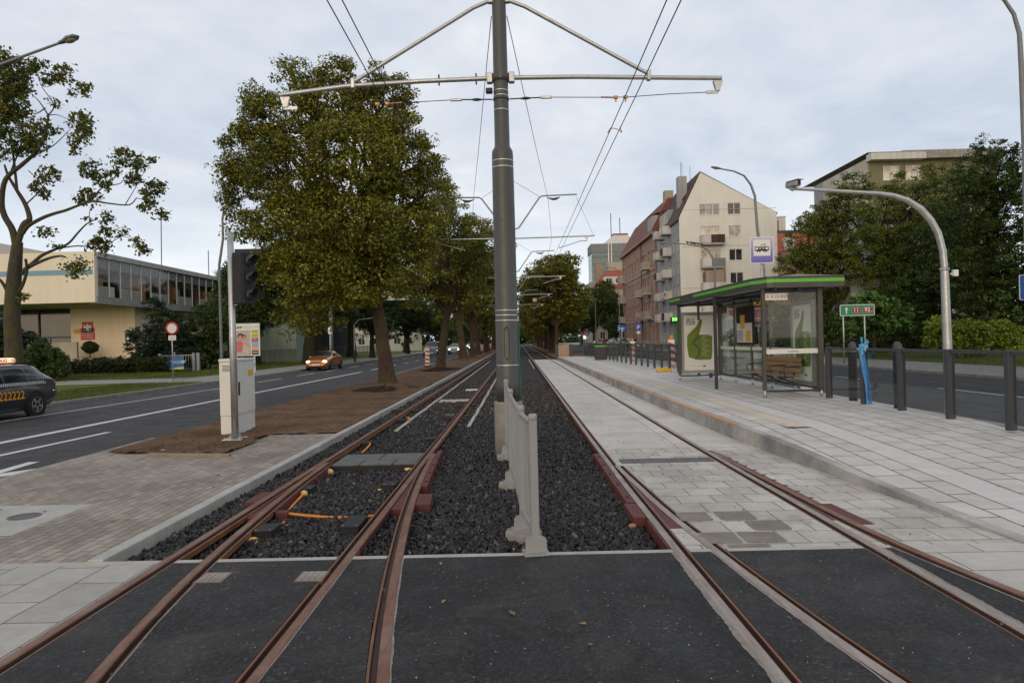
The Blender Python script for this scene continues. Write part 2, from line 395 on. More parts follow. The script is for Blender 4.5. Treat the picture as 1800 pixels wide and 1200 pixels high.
sheet('ground', rect(-2500, 2500, -300, 4000), -.32, M['ground'])
sheet('road', rect(-15.05, -6.95, 2, 420), -.08, M['asphalt_road'])
sheet('road', rect(7.35, 16.4, -6, 420), -.05, M['asphalt_road'])
# asphalt crossing and slabs, cut along the rails so that the grooves stay open
def ribbon(name, fl, fr, y0, y1, z, mat, n=14):
    mb = MB(); pts = []; ok = []
    for i in range(n+1):
        y = y0+(y1-y0)*i/n; a, b = fl(y), fr(y); pts += [(min(a, b), y, z), (b, y, z)]; ok.append(b-a > .01)
    for i in range(n):
        if ok[i] or ok[i+1]: mb.f.append((2*i, 2*i+1, 2*i+3, 2*i+2)); mb.mi.append(0); mb.sm.append(False)
    mb.v = pts; o = struct(name, mb, mat); return o
def off(k, d): return lambda y: X(k, y)+d
SEQ = [(1,.084,2,-.04),(2,.084,3,-.084),(3,.04,4,-.084),(4,.04,'a',-.04),('a',.084,'b',-.04),('b',.084,'c',-.084),('c',.04,'d',-.084)]
for (k1, d1, k2, d2) in SEQ: ribbon('road', off(k1, d1), off(k2, d2), 2.4, YB, 0.0, M['asphalt_new'])
sheet('road', rect(-2.83, 3.6, -3, 2.4), 0.0, M['asphalt_new'])
ribbon('pavement', lambda y: -7.0, off(1, -.04), -1, YB, -.001, M['pave_slab'])
ribbon('pavement', off('d', .04), lambda y: 4.9, 2.0, YB+.066, -.001, M['pave_right'])
# pale mortar smeared along the rails
def mortar(k, d0, w_, y0, y1):
    mb = MB(); pts = []; n = int((y1-y0)/.03)
    for i in range(n+1):
        y = y0+(y1-y0)*i/n; e = w_*(.75+.35*vnoise(y, 0, 5.0, 2)+random.uniform(-.12,.12)); pts += [(X(k,y)+d0, y, .003), (X(k,y)+d0+e, y, .0025)]
    mb.grid(pts, n+1, 2); struct('mortar_line', mb, M['mortar'])
M['mortar'] = pm('mortar_smear', (.30,.265,.24), .9, c2=(.16,.145,.135), vs=6, fine=.3, b=.3, bs=80)
mortar('a', -.04, -.045, 2.4, YB); mortar('b', -.04, -.03, 2.4, YB); mortar('c', .04, .045, 2.4, YB); mortar(4, .04, .02, 2.4, YB); mortar(3, .04, .012, 2.4, YB); mortar(2, .084, .01, 2.4, YB); mortar('d', -.084, -.02, 2.4, YB)
sheet('pavement', rect(-7.0, -3.47, YB+.07, 12.92), 0.0, M['brick_pave'])
mb = MB(); mb.box(-7.0, X(1,YB)-.042, YB, YB+.065, -.3, .003)
for (k1, d1, k2, d2) in SEQ: mb.box(X(k1,YB)+d1+.002, X(k2,YB)+d2-.002, YB+.001, YB+.065, -.3, .003)
struct('kerb', mb, M['concrete'])
# kerb of the track bed and of the road
mb = MB(); y = YB+.068
while y < 260:
    L_ = 1.0 if y < 40 else 8
    mb.box(-3.47, -3.345, y, y+L_-.006, -.4, .018+random.uniform(-.003, .003), bev=.008 if y < 40 else 0); y += L_
struct('kerb', mb, M['concrete'])
mb = MB(); y = 4
while y < 260:
    L_ = 1.0 if y < 50 else 10
    mb.box(-6.95, -6.82, y, y+L_-.008, -.3, -.012+random.uniform(-.004, .004)); y += L_
struct('kerb', mb, M['concrete'])
mb = MB(); y = 12
while y < 300:
    L_ = 1.0 if y < 50 else 10
    mb.box(-15.25, -15.05, y, y+L_-.01, -.3, .035+random.uniform(-.006, .006)); y += L_
struct('kerb', mb, M['concrete_dark'])
mb = MB(); mb.box(16.4, 16.6, -5, 300, -.3, .05); struct('kerb', mb, M['concrete_dark'])
mb = MB(); mb.box(7.2, 7.35, 3, 60, -.3, .235); struct('kerb', mb, M['concrete_dark'])
# soil strip of the median with the planted bed by the signal
def in_bed(x, y):
    y0 = 10.63+(-4.6-x)*.21
    if y < 12.9:
        return x < -4.62-.05*(y-10.6)+.05*vnoise(x, y, 4.0, 3) and y > y0+.07*vnoise(x, y, 3.2, 5)
    return True
mounds = [(-5.05, 26.3, 2.2, .13), (-4.8, 42.2, 2, .12), (-5.1, 56, 2, .12), (-5.2, 64, 2, .12)]
bumpy('soil_bed', -6.81, -3.475, 10.5, 34, .028, .09, .05, M['soil'], in_bed, mound=mounds)
bumpy('soil_bed', -6.81, -3.475, 34, 260, 0.0, .9, .06, M['soil'], None, mound=mounds)
for i, (x, y, r) in enumerate([(-5.0, 26.2, 1.75), (-4.85, 42.1, 1.4)]):     # dark dug earth at the foot of the trees
    mb = MB(); pts = [(x, y, .16)]; n = 36
    for k in range(n):
        a = 2*pi*k/n; rr = r*(1+.12*sin(3*a+i)+random.uniform(-.06, .06))
        for q in (.33, .66, 1.0): pts.append((max(-6.8, min(-3.5, x+rr*q*cos(a))), y+rr*q*1.5*sin(a), .15-.125*q+random.uniform(-.02, .02)*(1 if q < 1 else 0)))
    fs = []
    for k in range(n):
        a, b = 1+k*3, 1+((k+1) % n)*3
        fs += [(0, a, b), (a, a+1, b+1, b), (a+1, a+2, b+2, b+1)]
    mb.add(pts, fs, None, 0, True); struct('soil_bed', mb, M['soil_dark'])
# raised edge of brick strip and edging plank lying in the bed
# ballast sheet
def bal(name, x0, x1, y0, y1, step, amp, mat): return bumpy(name, x0, x1, y0, y1, -.115, step, amp, mat, None, .05)
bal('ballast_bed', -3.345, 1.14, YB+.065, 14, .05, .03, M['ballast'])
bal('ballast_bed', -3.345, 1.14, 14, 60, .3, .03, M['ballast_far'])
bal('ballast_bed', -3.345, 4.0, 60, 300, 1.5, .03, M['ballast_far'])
# paved right-hand track: slabs near, concrete panels beyond
Y2 = YB+.066
ribbon('track_paving', off('a', .084), off('b', -.04), Y2, 9.0, -.003, M['track_slab'], 24)
ribbon('track_paving', off('b', .084), off('c', -.084), Y2, 9.0, -.003, M['track_slab'], 24)
ribbon('track_paving', off('a', .084), off('c', -.084), 9.0, 10.35, -.003, M['track_slab'], 6)
ribbon('track_paving', off('c', .04), off('d', -.084), Y2, 9.0, -.003, M['track_slab'], 24)
ribbon('track_paving', off('d', .04), lambda y: 4.0 if y < 6 else 3.95-.06*(y-6), Y2, 10.0, -.003, M['track_slab'], 20)
ribbon('track_paving', off('c', .04), lambda y: 3.7, 10.0, 10.35, -.003, M['track_slab'], 2)
ribbon('track_paving', off('a', .084), off('c', -.084), 10.35, 58, -.004, M['concrete_slab'], 30)
ribbon('track_paving', off('c', .04), lambda y: 3.6, 10.35, 58, -.004, M['concrete_slab'], 30)
for k_ in range(36):                                            # lifting sockets of the panels
    for x_ in (1.62, 2.28):
        y_ = 11.2+1.3*k_; mb = MB(); mb.lathe([(.028,-.003),(.0001,-.0028)], (x_+random.uniform(-.04,.04), y_, 0), 10)
        o = mb.build('socket_hole', M['rubber']); tag(o, kind='structure')
M['damp'] = pm('damp_slab', (.215,.185,.15), .6, c2=(.14,.12,.098), vs=3.5, fine=.15)
for (x_, y_, w_, d_) in ((1.63, 5.40, .34, .115), (1.45, 5.53, .345, .33), (1.99, 5.53, .345, .33) if 0 else (1.81, 5.53, .345, .33), (1.99, 5.875, .345, .33), (1.45, 6.22, .30, .33), (2.17, 5.53, .345, .33) if 0 else (1.81, 6.22, .345, .33)):
    mb = MB(); pts = []; n_ = 24
    for k_ in range(n_): a_ = 2*pi*k_/n_+.2; c_, s_ = cos(a_), sin(a_); q_ = 1/max(abs(c_), abs(s_)); q_ = min(q_, 1.38); pts.append((x_+w_/2+w_/2*c_*q_*random.uniform(.96,1), y_+d_/2+d_/2*s_*q_*random.uniform(.96,1), -.0012))
    mb.poly(pts); o = struct('damp_slab', mb, M['damp'])
mb = MB(); mb.box(1.22, 2.6, 57.9, 58.0, -.28, -.005); struct('track_paving', mb, M['concrete_dark'])
# platform with ramp
EDGE = [(4.9,3.98,.0),(5.4,3.90,.012),(6.5,3.80,.05),(7.5,3.70,.10),(9.0,3.60,.175),(11.0,3.455,.25),(14.2,3.385,.25),(21,3.30,.25),(56,3.19,.25)]
def edge_at(Y):
    for (a, xa, za), (b, xb, zb) in zip(EDGE, EDGE[1:]):
        if Y <= b: t = (Y-a)/(b-a); return xa+(xb-xa)*t, za+(zb-za)*t
    return 3.19, .25
def plat_z(X, Y): return edge_at(max(Y, 4.9))[1] if Y < 11 else .25
yy = [-2, 2, 4.9, 5.4, 6.5, 7.5, 9, 11, 12.5, 14.2, 17, 21, 30, 40, 56]
mb = MB(); pts = []
for y in yy:
    e, z = edge_at(max(y, 4.9))
    x0 = e+.12 if y >= 4.9 else 4.1+(4.9-y)*.35
    for k in range(5): pts.append((x0+(7.2-x0)*k/4, y, z-.002))
mb.grid(pts, len(yy), 5); o = struct('platform_paving', mb, M['platform_slab'])
mb = MB(); Ys = [4.9, 5.4, 6.5, 7.5, 9.0, 11.0]+[11+1.5*k for k in range(1, 31)]
for a, b in zip(Ys, Ys[1:]):
    xa, za = edge_at(a); xb, zb = edge_at(b); g = .006 if a >= 11 else 0
    vs = [(xa,a,-.3),(xa+.125,a,-.3),(xb+.125,b-g,-.3),(xb,b-g,-.3),(xa,a,za),(xa+.125,a,za),(xb+.125,b-g,zb),(xb,b-g,zb)]
    mb.add(vs, [(0,3,2,1),(4,5,6,7),(0,1,5,4),(1,2,6,5),(2,3,7,6),(3,0,4,7)])
M['plat_edge'] = pm('platform_edge_concrete', (.46,.44,.41), .8, c2=(.15,.15,.155), vs=1.1, b=.3, bs=60, fine=.15)
struct('kerb', mb, M['plat_edge'])
M['edge_orange'] = pm('edge_orange_line', (.55,.29,.12), .7, c2=(.42,.25,.14), vs=2)
mb = MB()
for a, b in zip(Ys[5:], Ys[6:]):
    xa, za = edge_at(a); xb, zb = edge_at(b); mb.poly([(xa-.003,a,.254),(xa+.045,a,.254),(xb+.045,b,.254),(xb-.003,b,.254)]); mb.poly([(xa-.004,a,.225),(xa-.003,a,.254),(xb-.003,b,.254),(xb-.004,b,.225)])
struct('edge_line', mb, M['edge_orange'])
# tactile strips on the platform
def ribmat():
    mt, nt, b = newmat('tactile_ribs'); v = coords(nt)
    wv = N(nt, 'TexWave', Scale=14.0); wv.bands_direction = 'X'; L(nt, v, wv.inputs['Vector'])
    col = mix(nt, ramp(nt, noise(nt, v, 5, 5), [(.3, 0), (.7, 1)]), (.60,.585,.56), (.52,.50,.48))
    L(nt, mix(nt, 1.0, col, ramp(nt, wv.outputs['Fac'], [(0, .86), (.5, 1)]), 'MULTIPLY'), b.inputs['Base Color']); bump(nt, b, wv.outputs['Fac'], .4, .006)
    b.inputs['Roughness'].default_value = .8; return mt
mb = MB()
for a, b in zip(yy[3:], yy[4:]):
    za, zb = plat_z(0, a), plat_z(0, b); mb.poly([(4.46,a,za+.004),(4.83,a,za+.004),(4.83,b,zb+.004),(4.46,b,zb+.004)])
struct('tactile_strip', mb, ribmat())
M['pale_orange'] = paving('warm_tactile', .35, .3, .006, (.60,.52,.42), (.54,.47,.39), (.2,.17,.14), stain=.15)
mb = MB(); mb.poly([(4.10,10.5,.252),(4.455,10.5,.252),(4.455,56,.252),(4.10,56,.252)]); struct('tactile_strip', mb, M['pale_orange'])
# far platform end and ground beyond
sheet('soil_strip', rect(3.3, 7.2, 56.05, 300), -.02, M['soil'])
# left side beyond the road
sheet('lawn', [(-15.25, 12), (-15.25, 300), (-60, 300), (-60, 12)], .0, M['grass'])
sheet('pavement', [(-15.25, 24), (-18.2, 33), (-18.6, 46), (-18.4, 300), (-15.25, 300)], .012, M['side_pave'])
sheet('pavement', [(-15.25, 12), (-15.25, 27), (-15.9, 30), (-17.4, 22), (-17.4, 12)], .016, M['side_pave'])
sheet('path', [(-17.6, 34), (-18.3, 42), (-40, 34.8), (-40, 31.5)], .02, M['side_pave'])
sheet('pavement', rect(16.6, 21.2, -5, 300), .03, M['side_pave'])
sheet('lawn', rect(21.2, 60, -5, 78), .02, M['grass'])
sheet('pavement', rect(21.2, 60, 78, 300), .024, M['side_pave'])
# painted markings
def stripes(segs, z, mat=None):
    mb = MB()
    for (x0, y0, x1, y1, wd) in segs:
        d = Vector((x1-x0, y1-y0)).normalized(); nx, ny = d.y*wd/2, -d.x*wd/2
        mb.poly([(x0-nx,y0-ny,z),(x0+nx,y0+ny,z),(x1+nx,y1+ny,z),(x1-nx,y1-ny,z)])
    return struct('road_marking', mb, mat or M['paint'])
seg = [(-10.25, 4, -9.95, 43, .22)] + [(-9.95, 46+6.5*k, -9.95, 48.6+6.5*k, .2) for k in range(20)]
seg += [(-13.5, 10, -12.9, 31, .12)] + [(-12.9, 33.5+6.0*k, -12.9, 37+6.0*k, .13) for k in range(16)]
seg += [(-9.05, 8, -8.85, 14.6, .14)]
stripes(seg, -.075)
def arrow(ox, oy, s, flip=1, rot=0.0):
    mb = MB(); T = Tm((ox, oy, -.074), rot)
    for pl in ([(-.09,0),(.09,0),(.09,2.2),(-.09,2.2)], [(.09,1.0),(.75,.35),(.75,.75),(.09,1.5)], [(.55,.05),(1.35,.45),(.75,1.1)]):
        mb.poly([(x*flip*s, y*s, 0) for x, y in pl], T)
    o = struct('road_marking', mb, M['paint'])
arrow(*G(660, 668, -.08)[:2], 1.25, -1, pi)
arrow(*G(60, 812, -.08)[:2], 1.0, -1, pi+.1)
arrow(*G(795, 633, -.08)[:2], 1.2, -1, pi)
stripes([(12.45, 27, 12.5, 25, .12), (12.5, 20.5, 12.6, 14.5, .12)]+[(12.4, 34+7*k, 12.4, 38+7*k, .12) for k in range(15)], -.046)
# ------------------------------------------------------------------ loose ballast stones (nobody could count them)
def stones(name, n, x0, x1, y0, y1, smin, smax, mat, z=-.125, zj=.02):
    z = z+.022 if 'ballast' in name else z
    base = np.array([(1,0,0),(-1,0,0),(0,1,0),(0,-1,0),(0,0,1),(0,0,-1),(.62,.62,.5),(-.62,.62,-.4),(.6,-.6,-.5),(-.6,-.62,.45)], float)
    bm = bmesh.new(); [bm.verts.new(p) for p in base]; r = bmesh.ops.convex_hull(bm, input=bm.verts); bm.verts.index_update()
    fc = np.array([[v.index for v in f.verts] for f in bm.faces if len(f.verts) == 3]); bm.free()
    k = len(base)
    s = RNG.uniform(smin, smax, (n,1,1))*RNG.uniform(.5, 1.25, (n,1,3))
    V = base[None]*RNG.uniform(.65, 1.2, (n,k,1))*s
    a = RNG.uniform(0, 2*pi, (n,1)); b = RNG.uniform(-.9, .9, (n,1))
    x, y_, z_ = V[...,0], V[...,1], V[...,2]
    y2 = y_*np.cos(b)-z_*np.sin(b); z2 = y_*np.sin(b)+z_*np.cos(b)
    x3 = x*np.cos(a)-y2*np.sin(a); y3 = x*np.sin(a)+y2*np.cos(a)
    cx_ = RNG.uniform(x0, x1, (n,1)); cy_ = RNG.uniform(y0, y1, (n,1)); cz_ = z+RNG.uniform(-zj, zj, (n,1))
    W = np.stack([x3+cx_, y3+cy_, z2+cz_], -1).reshape(-1,3)
    Fc = (fc[None]+(np.arange(n)*k)[:,None,None]).reshape(-1,3)
    me = bpy.data.meshes.new(name); me.vertices.add(len(W)); me.vertices.foreach_set('co', W.ravel())
    me.loops.add(Fc.size); me.loops.foreach_set('vertex_index', Fc.ravel().astype(np.int32))
    me.polygons.add(len(Fc)); me.polygons.foreach_set('loop_start', np.arange(0, Fc.size, 3, dtype=np.int32)); me.update(); me.validate()
    me.materials.append(mat); o = bpy.data.objects.new(name, me); COL.objects.link(o); return tag(o, kind='stuff')
def stonemat(name, ca, cb, cc):
    mt, nt, b = newmat(name); gi = N(nt, 'NewGeometry').outputs['Random Per Island']
    L(nt, ramp(nt, gi, [(0, ca), (.6, cb), (.96, cc), (1.0, (.16,.12,.10))]), b.inputs['Base Color'])
    b.inputs['Roughness'].default_value = .65; b.inputs['Specular IOR Level'].default_value = .35
    bump(nt, b, noise(nt, coords(nt), 90, 3), .4, .004); return mt
M['stone'] = stonemat('basalt_stones', (.013,.013,.015), (.030,.030,.033), (.065,.062,.060))
M['stone2'] = stonemat('basalt_stones_dusty', (.02,.019,.02), (.045,.04,.039), (.10,.085,.075))
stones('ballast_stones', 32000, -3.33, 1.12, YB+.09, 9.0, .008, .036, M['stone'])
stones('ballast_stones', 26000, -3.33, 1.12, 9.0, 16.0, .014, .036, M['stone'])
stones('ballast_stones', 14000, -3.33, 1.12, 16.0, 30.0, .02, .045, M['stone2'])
# clods and fallen leaves
stones('soil_clods', 900, -6.7, -3.6, 13.1, 24, .004, .018, M['soil'], .03, .01)
stones('soil_clods', 420, -6.5, -4.75, 10.95, 12.9, .004, .018, M['soil'], .035, .012)
stones('soil_clods', 160, -6.3, -3.6, 10.2, 13.0, .003, .009, M['soil'], .004, .002)
def leaf_litter(name, n, x0, x1, y0, y1, z, cols):
    mb = MB()
    for _ in range(n):
        x, y = random.uniform(x0, x1), random.uniform(y0, y1); a = random.uniform(0, 6.28); s = random.uniform(.02, .04)
        T = Tm((x, y, z+random.uniform(.0, .015)), a, random.uniform(-.3, .3), random.uniform(-.3, .3))
        mb.add([(-s,0,0),(-s*.2,-s*.55,.004),(s,0,0),(-s*.2,s*.55,.004)], [(0,1,2,3)], T)
    mt, nt, b = newmat(name); gi = N(nt, 'NewGeometry').outputs['Random Per Island']
    L(nt, ramp(nt, gi, [(0, cols[0]), (.5, cols[1]), (1, cols[2])]), b.inputs['Base Color']); b.inputs['Roughness'].default_value = .7
    return tag(mb.build(name, mt), kind='stuff')
LC = [(.35,.14,.04), (.30,.20,.05), (.14,.07,.03)]
leaf_litter('fallen_leaves', 70, -3.2, 1.0, 6, 16, -.105, LC)
leaf_litter('fallen_leaves', 90, -6.7, -3.6, 13, 30, .03, LC)
leaf_litter('fallen_leaves', 25, -6.4, -3.6, 6, 10.5, .003, LC)
leaf_litter('fallen_leaves', 60, -15.0, -7.2, 10, 40, -.075, LC)
leaf_litter('fallen_leaves', 9, -2.5, 3.0, 3, 5.2, .003, LC)
M['grit'] = pm('pale_grit', (.34,.32,.30), .9)
stones('grit', 420, -2.7, 2.9, 2.6, 5.3, .002, .006, M['grit'], .003, .001)
stones('grit', 160, 1.3, 3.6, 5.5, 20, .003, .008, M['stone2'], .003, .001)
stones('grit', 60, -3.2, 1.0, 5.6, 12, .008, .02, M['grit'], -.085, .01)
# ================================================================== rails and the switch
def interp(pts, Y):
    if Y <= pts[0][0]:
        (a, xa), (b, xb) = pts[0], pts[1]; return xa+(xb-xa)*(Y-a)/(b-a)
    for (a, xa), (b, xb) in zip(pts, pts[1:]):
        if Y <= b: return xa+(xb-xa)*(Y-a)/(b-a)
    return pts[-1][1]
def smooth_path(pts, y0, y1, step):
    out = []; n = max(2, int((y1-y0)/step))
    for i in range(n+1):
        Y = y0+(y1-y0)*i/n
        out.append((sum(interp(pts, Y+d) for d in (-.5, -.25, 0, .25, .5))/5, Y))
    return out
def rail(label, pts, y0, y1, side, headmat='rail_head', red_to=None, deep=True):
    """grooved rail; side=+1 puts the groove on the +x side"""
    prof = [(-.07,-.17),(-.07,-.155),(-.012,-.145),(-.012,-.06),(-.040,-.045),(-.040,.002),(-.034,.007),(.020,.007),(.026,.0),(.030,-.035),(.062,-.035),(.066,-.004),(.082,-.002),(.084,-.05),(.012,-.065),(.012,-.145),(.07,-.155),(.07,-.17)]
    mats = [2,2,2,2,2,0,0,0,1,1,1,3,3,2,2,2,2]
    path = smooth_path(pts, y0, 14 if y1 > 14 else y1, .3)
    if y1 > 14: path += [(interp(pts, Y), Y) for Y in [16, 20, 26, 34, 45, 60, 80, 110, 150, 200, 280] if Y <= y1]
    mb = MB(); n = len(prof)
    for (x, y) in path:
        for (u, z) in prof: mb.v.append((x+u*side, y, z if deep else max(z, -.06)))
    for i in range(len(path)-1):
        red = red_to and path[i][1] < red_to and path[i][1] > YB
        for k in range(n-1):
            f = (i*n+k, i*n+k+1, (i+1)*n+k+1, (i+1)*n+k)
            mb.f.append(f if side < 0 else f[::-1]); mb.mi.append(4 if (red and mats[k] == 2) else mats[k]); mb.sm.append(False)
    o = mb.build('rail', [M[headmat], M['groove'], M['rail_rust'], M['rail_rust'], M['redox']], fixn=False)
    return tag(o, label, 'rail', 'tram rails')
RP = {1: [(0,-2.83),(300,-2.83)], 3: [(0,-1.385),(300,-1.385)],
      2: [(0,-1.45),(2.4,-1.98),(3.43,-2.205),(4.2,-2.35),(5.35,-2.50),(7.04,-2.635),(8.29,-2.715),(9.8,-2.765)],
      4: [(0,-.10),(2.4,-.55),(3.37,-.72),(4.05,-.83),(5.31,-.985),(6.77,-1.135),(8.28,-1.245),(10.4,-1.335)],
      'a': [(0,1.30),(3.3,1.25),(5.3,1.215),(8,1.185),(12,1.18),(300,1.18)], 'c': [(0,2.80),(3.8,2.76),(5.4,2.735),(9,2.70),(12,2.685),(300,2.685)],
      'b': [(0,2.75),(2.4,1.99),(3.28,1.77),(4.52,1.60),(5.35,1.51),(6.55,1.385),(9.05,1.255)],
      'd': [(0,4.7),(2.6,3.60),(3.6,3.27),(4.34,3.135),(5.37,2.95),(6.42,2.885),(8.84,2.79),(10.1,2.745)]}
r1 = rail('outermost tram rail beside the long concrete kerb', RP[1], -1, 280, 1, red_to=10)
r2 = rail('short curved switch rail splitting off the rail beside the long kerb', RP[2], -1, 9.7, 1, red_to=10)
r3 = rail('straight tram rail left of the white railing, touching the orange conduit end', RP[3], -1, 280, -1, red_to=11)
r4 = rail('curved switch rail with red ribbed side, closest to the white railing', RP[4], -1, 10.3, -1, red_to=11)
ra = rail('tram rail with pale dusty head edging the ballast opposite the platform', RP['a'], -1, 280, 1, 'rail_head_grey', red_to=10.2)
rb = rail('curved switch rail between the red filler plate and the stained slabs', RP['b'], -1, 9.0, 1, 'rail_head_grey', red_to=9)
rc = rail('long tram rail set in concrete slabs nearest to the platform', RP['c'], -1, 280, -1, 'rail_head_grey')
rd = rail('curved outermost rail between the fresh asphalt and the pale slabs below the platform ramp', RP['d'], -1, 10.0, -1)
def X(k, Y): return interp(RP[k], Y)
def strip(mb, k, y0, y1, u0, u1, z0, z1, n=6, taper=None):
    """plate that follows rail k between lateral offsets u0..u1"""
    for i in range(n):
        a = y0+(y1-y0)*i/n; b = y0+(y1-y0)*(i+1)/n
        xa, xb = X(k, a), X(k, b)
        vs = [(xa+u0,a,z0),(xa+u1,a,z0),(xb+u1,b,z0),(xb+u0,b,z0),(xa+u0,a,z1),(xa+u1,a,z1),(xb+u1,b,z1),(xb+u0,b,z1)]
        fs = [(0,3,2,1),(4,5,6,7),(1,2,6,5),(3,0,4,7)]
        if i == 0: fs.append((0,1,5,4))
        if i == n-1: fs.append((2,3,7,6))
        mb.add(vs, fs)
def filler(k1, k2, y0, y1, o1, o2, z, par, n=8, z0=-.15):
    mb = MB()
    for i in range(n):
        a = y0+(y1-y0)*i/n; b = y0+(y1-y0)*(i+1)/n
        p = [(X(k1,a)+o1,a),(X(k2,a)-o2,a),(X(k2,b)-o2,b),(X(k1,b)+o1,b)]
        if p[1][0] <= p[0][0]: continue
        if p[2][0] < p[3][0]: p[2] = p[3]
        mb.add([(x,y_,z) for x,y_ in p], [(0,1,2,3)])
        if i == 0: mb.add([(p[0][0],a,z0),(p[1][0],a,z0),(p[1][0],a,z),(p[0][0],a,z)], [(0,1,2,3)])
    return mb.build('filler_plate', M['redox'], par)
def ribs(mb, k, ys, u0, u1, z0=-.15, z1=-.012):
    for y_ in ys:
        x = X(k, y_); mb.add([(x+u0,y_-.012,z1),(x+u0,y_-.012,z0),(x+u1,y_-.012,z0),(x+u0,y_+.012,z1),(x+u0,y_+.012,z0),(x+u1,y_+.012,z0)], [(0,1,2),(5,4,3),(0,2,5,3),(0,3,4,1),(1,4,5,2)])
filler(1, 2, 6.75, 8.9, .085, .04, -.015, r1); filler(3, 4, 6.95, 9.3, .042, .085, -.012, r3)
filler('a', 'b', 6.0, 8.2, .085, .04, -.001, ra, z0=-.05); filler('c', 'd', 6.15, 8.4, .042, .085, -.001, rc, z0=-.05)
mb = MB(); strip(mb, 2, 6.95, 9.35, .085, .10, -.15, -.006); ribs(mb, 2, [7.0, 7.9, 8.7], .10, .21); mb.build('side_plate', M['redox'], r2)
mb = MB(); strip(mb, 2, 6.95, 7.06, .085, .22, -.14, -.02, 1); mb.build('end_bracket', M['redox'], r2)
mb = MB(); strip(mb, 1, 7.4, 7.92, -.20, -.045, -.14, -.012, 1); mb.build('housing', M['redox'], r1)
mb = MB(); strip(mb, 1, 7.95, 10.1, -.075, -.042, -.14, -.004, 1)
for q in range(7): mb.box(-2.895, -2.875, 8.2+q*.27, 8.23+q*.27, -.005, .012)
mb.build('side_plate', M['redox'], r1)
mb = MB(); strip(mb, 4, 8.0, 10.6, .042, .115, -.15, -.004); ribs(mb, 4, [8.15, 8.65, 9.15, 9.65, 10.1, 10.5], .115, .225)
mb.build('side_plate', M['redox'], r4)
mb = MB(); strip(mb, 4, 7.1, 7.6, .045, .20, -.15, -.004, 1); mb.build('housing', M['redox'], r4)
for q in range(4):
    for d in (0, .06): mb = MB(); mb.cbox((X(4, 8.25+q*.55+d)+.085, 8.25+q*.55+d, -.002), (.028, .03, .006)); mb.build('bolt', M['black'], r4)
mb = MB(); strip(mb, 'a', 7.0, 10.0, -.125, -.042, -.15, -.004); ribs(mb, 'a', [7.05, 7.6, 8.15, 8.7, 9.3, 9.9], -.125, -.235); mb.build('side_plate', M['redox'], ra)
mb = MB(); strip(mb, 'a', 6.4, 6.95, -.165, -.042, -.15, -.004, 1); mb.build('housing', M['redox'], ra)
mb = MB(); strip(mb, 'a', YB+.07, 6.3, -.06, -.04, -.15, -.004); mb.build('web_cover', M['redox'], ra)
for q in range(5):
    for d in (0, .06): mb = MB(); mb.cbox((X('a', 7.2+q*.62+d)-.085, 7.2+q*.62+d, -.002), (.028, .03, .006)); mb.build('bolt', M['black'], ra)
mb = MB(); strip(mb, 'd', 6.0, 6.75, .04, .17, -.05, .0005, 2); strip(mb, 'd', 6.75, 9.8, .04, .075, -.05, .001)
for q in range(9): mb.cbox((X('d', 7.0+q*.3)+.085, 7.0+q*.3, .002), (.05, .018, .006))
mb.build('side_plate', M['redox'], rd)
# rail fastenings of the open track further out
for k, o in ((1, r1), (3, r3)):
    for sd_ in (-1, 1):
        for q in range(24): y_ = 14.5+q*.62; mb = MB(); mb.cbox((X(k, y_)+sd_*.085, y_, -.10), (.07, .10, .06), bev=.008); mb.build('fastening', M['rail_rust'], o)
# white edging strips beside the rails
for lab, x, ya, yb in (('long white edging strip between the two rails near the long kerb', -2.50, 13.6, 60), ('long white edging strip on the mast side of the ballast, next to a rail', -1.06, 14.1, 60), ('short pale edging strip in the ballast beyond the mast', .92, 42, 62)):
    mb = MB(); y_ = ya
    while y_ < yb: mb.cbox((x+random.uniform(-.01,.01), y_+.5, -.078), (.075, .99, .03), bev=.004); y_ += 1.0
    tag(mb.build('edging_strip', M['concrete']), lab, 'edging')
# covers of the point machines
def cover(label, x0, x1, y0, y1, z, rows):
    t = thing('point_machine', label, 'cover', ((x0+x1)/2, (y0+y1)/2, z)); dx, dy = (x1-x0)/2, (y1-y0)/2
    mb = MB(); mb.box(-dx, dx, -dy, dy, -.14, -.022); mb.build('housing', M['black'], t)
    for (a, b, c, d) in rows:
        mb = MB(); mb.box(-dx+2*dx*a+.007, -dx+2*dx*b-.007, -dy+2*dy*c+.007, -dy+2*dy*d-.007, -.0218, 0, bev=.004)
        for e in (a+.03, b-.03): mb.cbox((-dx+2*dx*e, -dy+2*dy*(c+d)/2, .002), (.03, .05, .004))
        mb.build('lid', M['cover'], t)
    return t
M['cover'] = pm('cover_plastic', (.135,.136,.138), .75, c2=(.085,.085,.087), vs=5, b=.2, bs=40, fine=.15)
cover('black point machine cover lying in the ballast between rusty rails', -2.66, -1.47, 9.52, 10.42, .0, [(0, .33, 0, .42), (.33, .72, 0, .42), (.72, 1, 0, .42), (0, .5, .42, 1), (.5, 1, .42, 1)])
cover('narrow dark point machine cover flush in the pale track slabs', 1.34, 2.60, 9.14, 9.46, .008, [(0, .18, 0, 1), (.18, .55, 0, 1), (.55, .86, 0, 1), (.86, 1, 0, 1)])
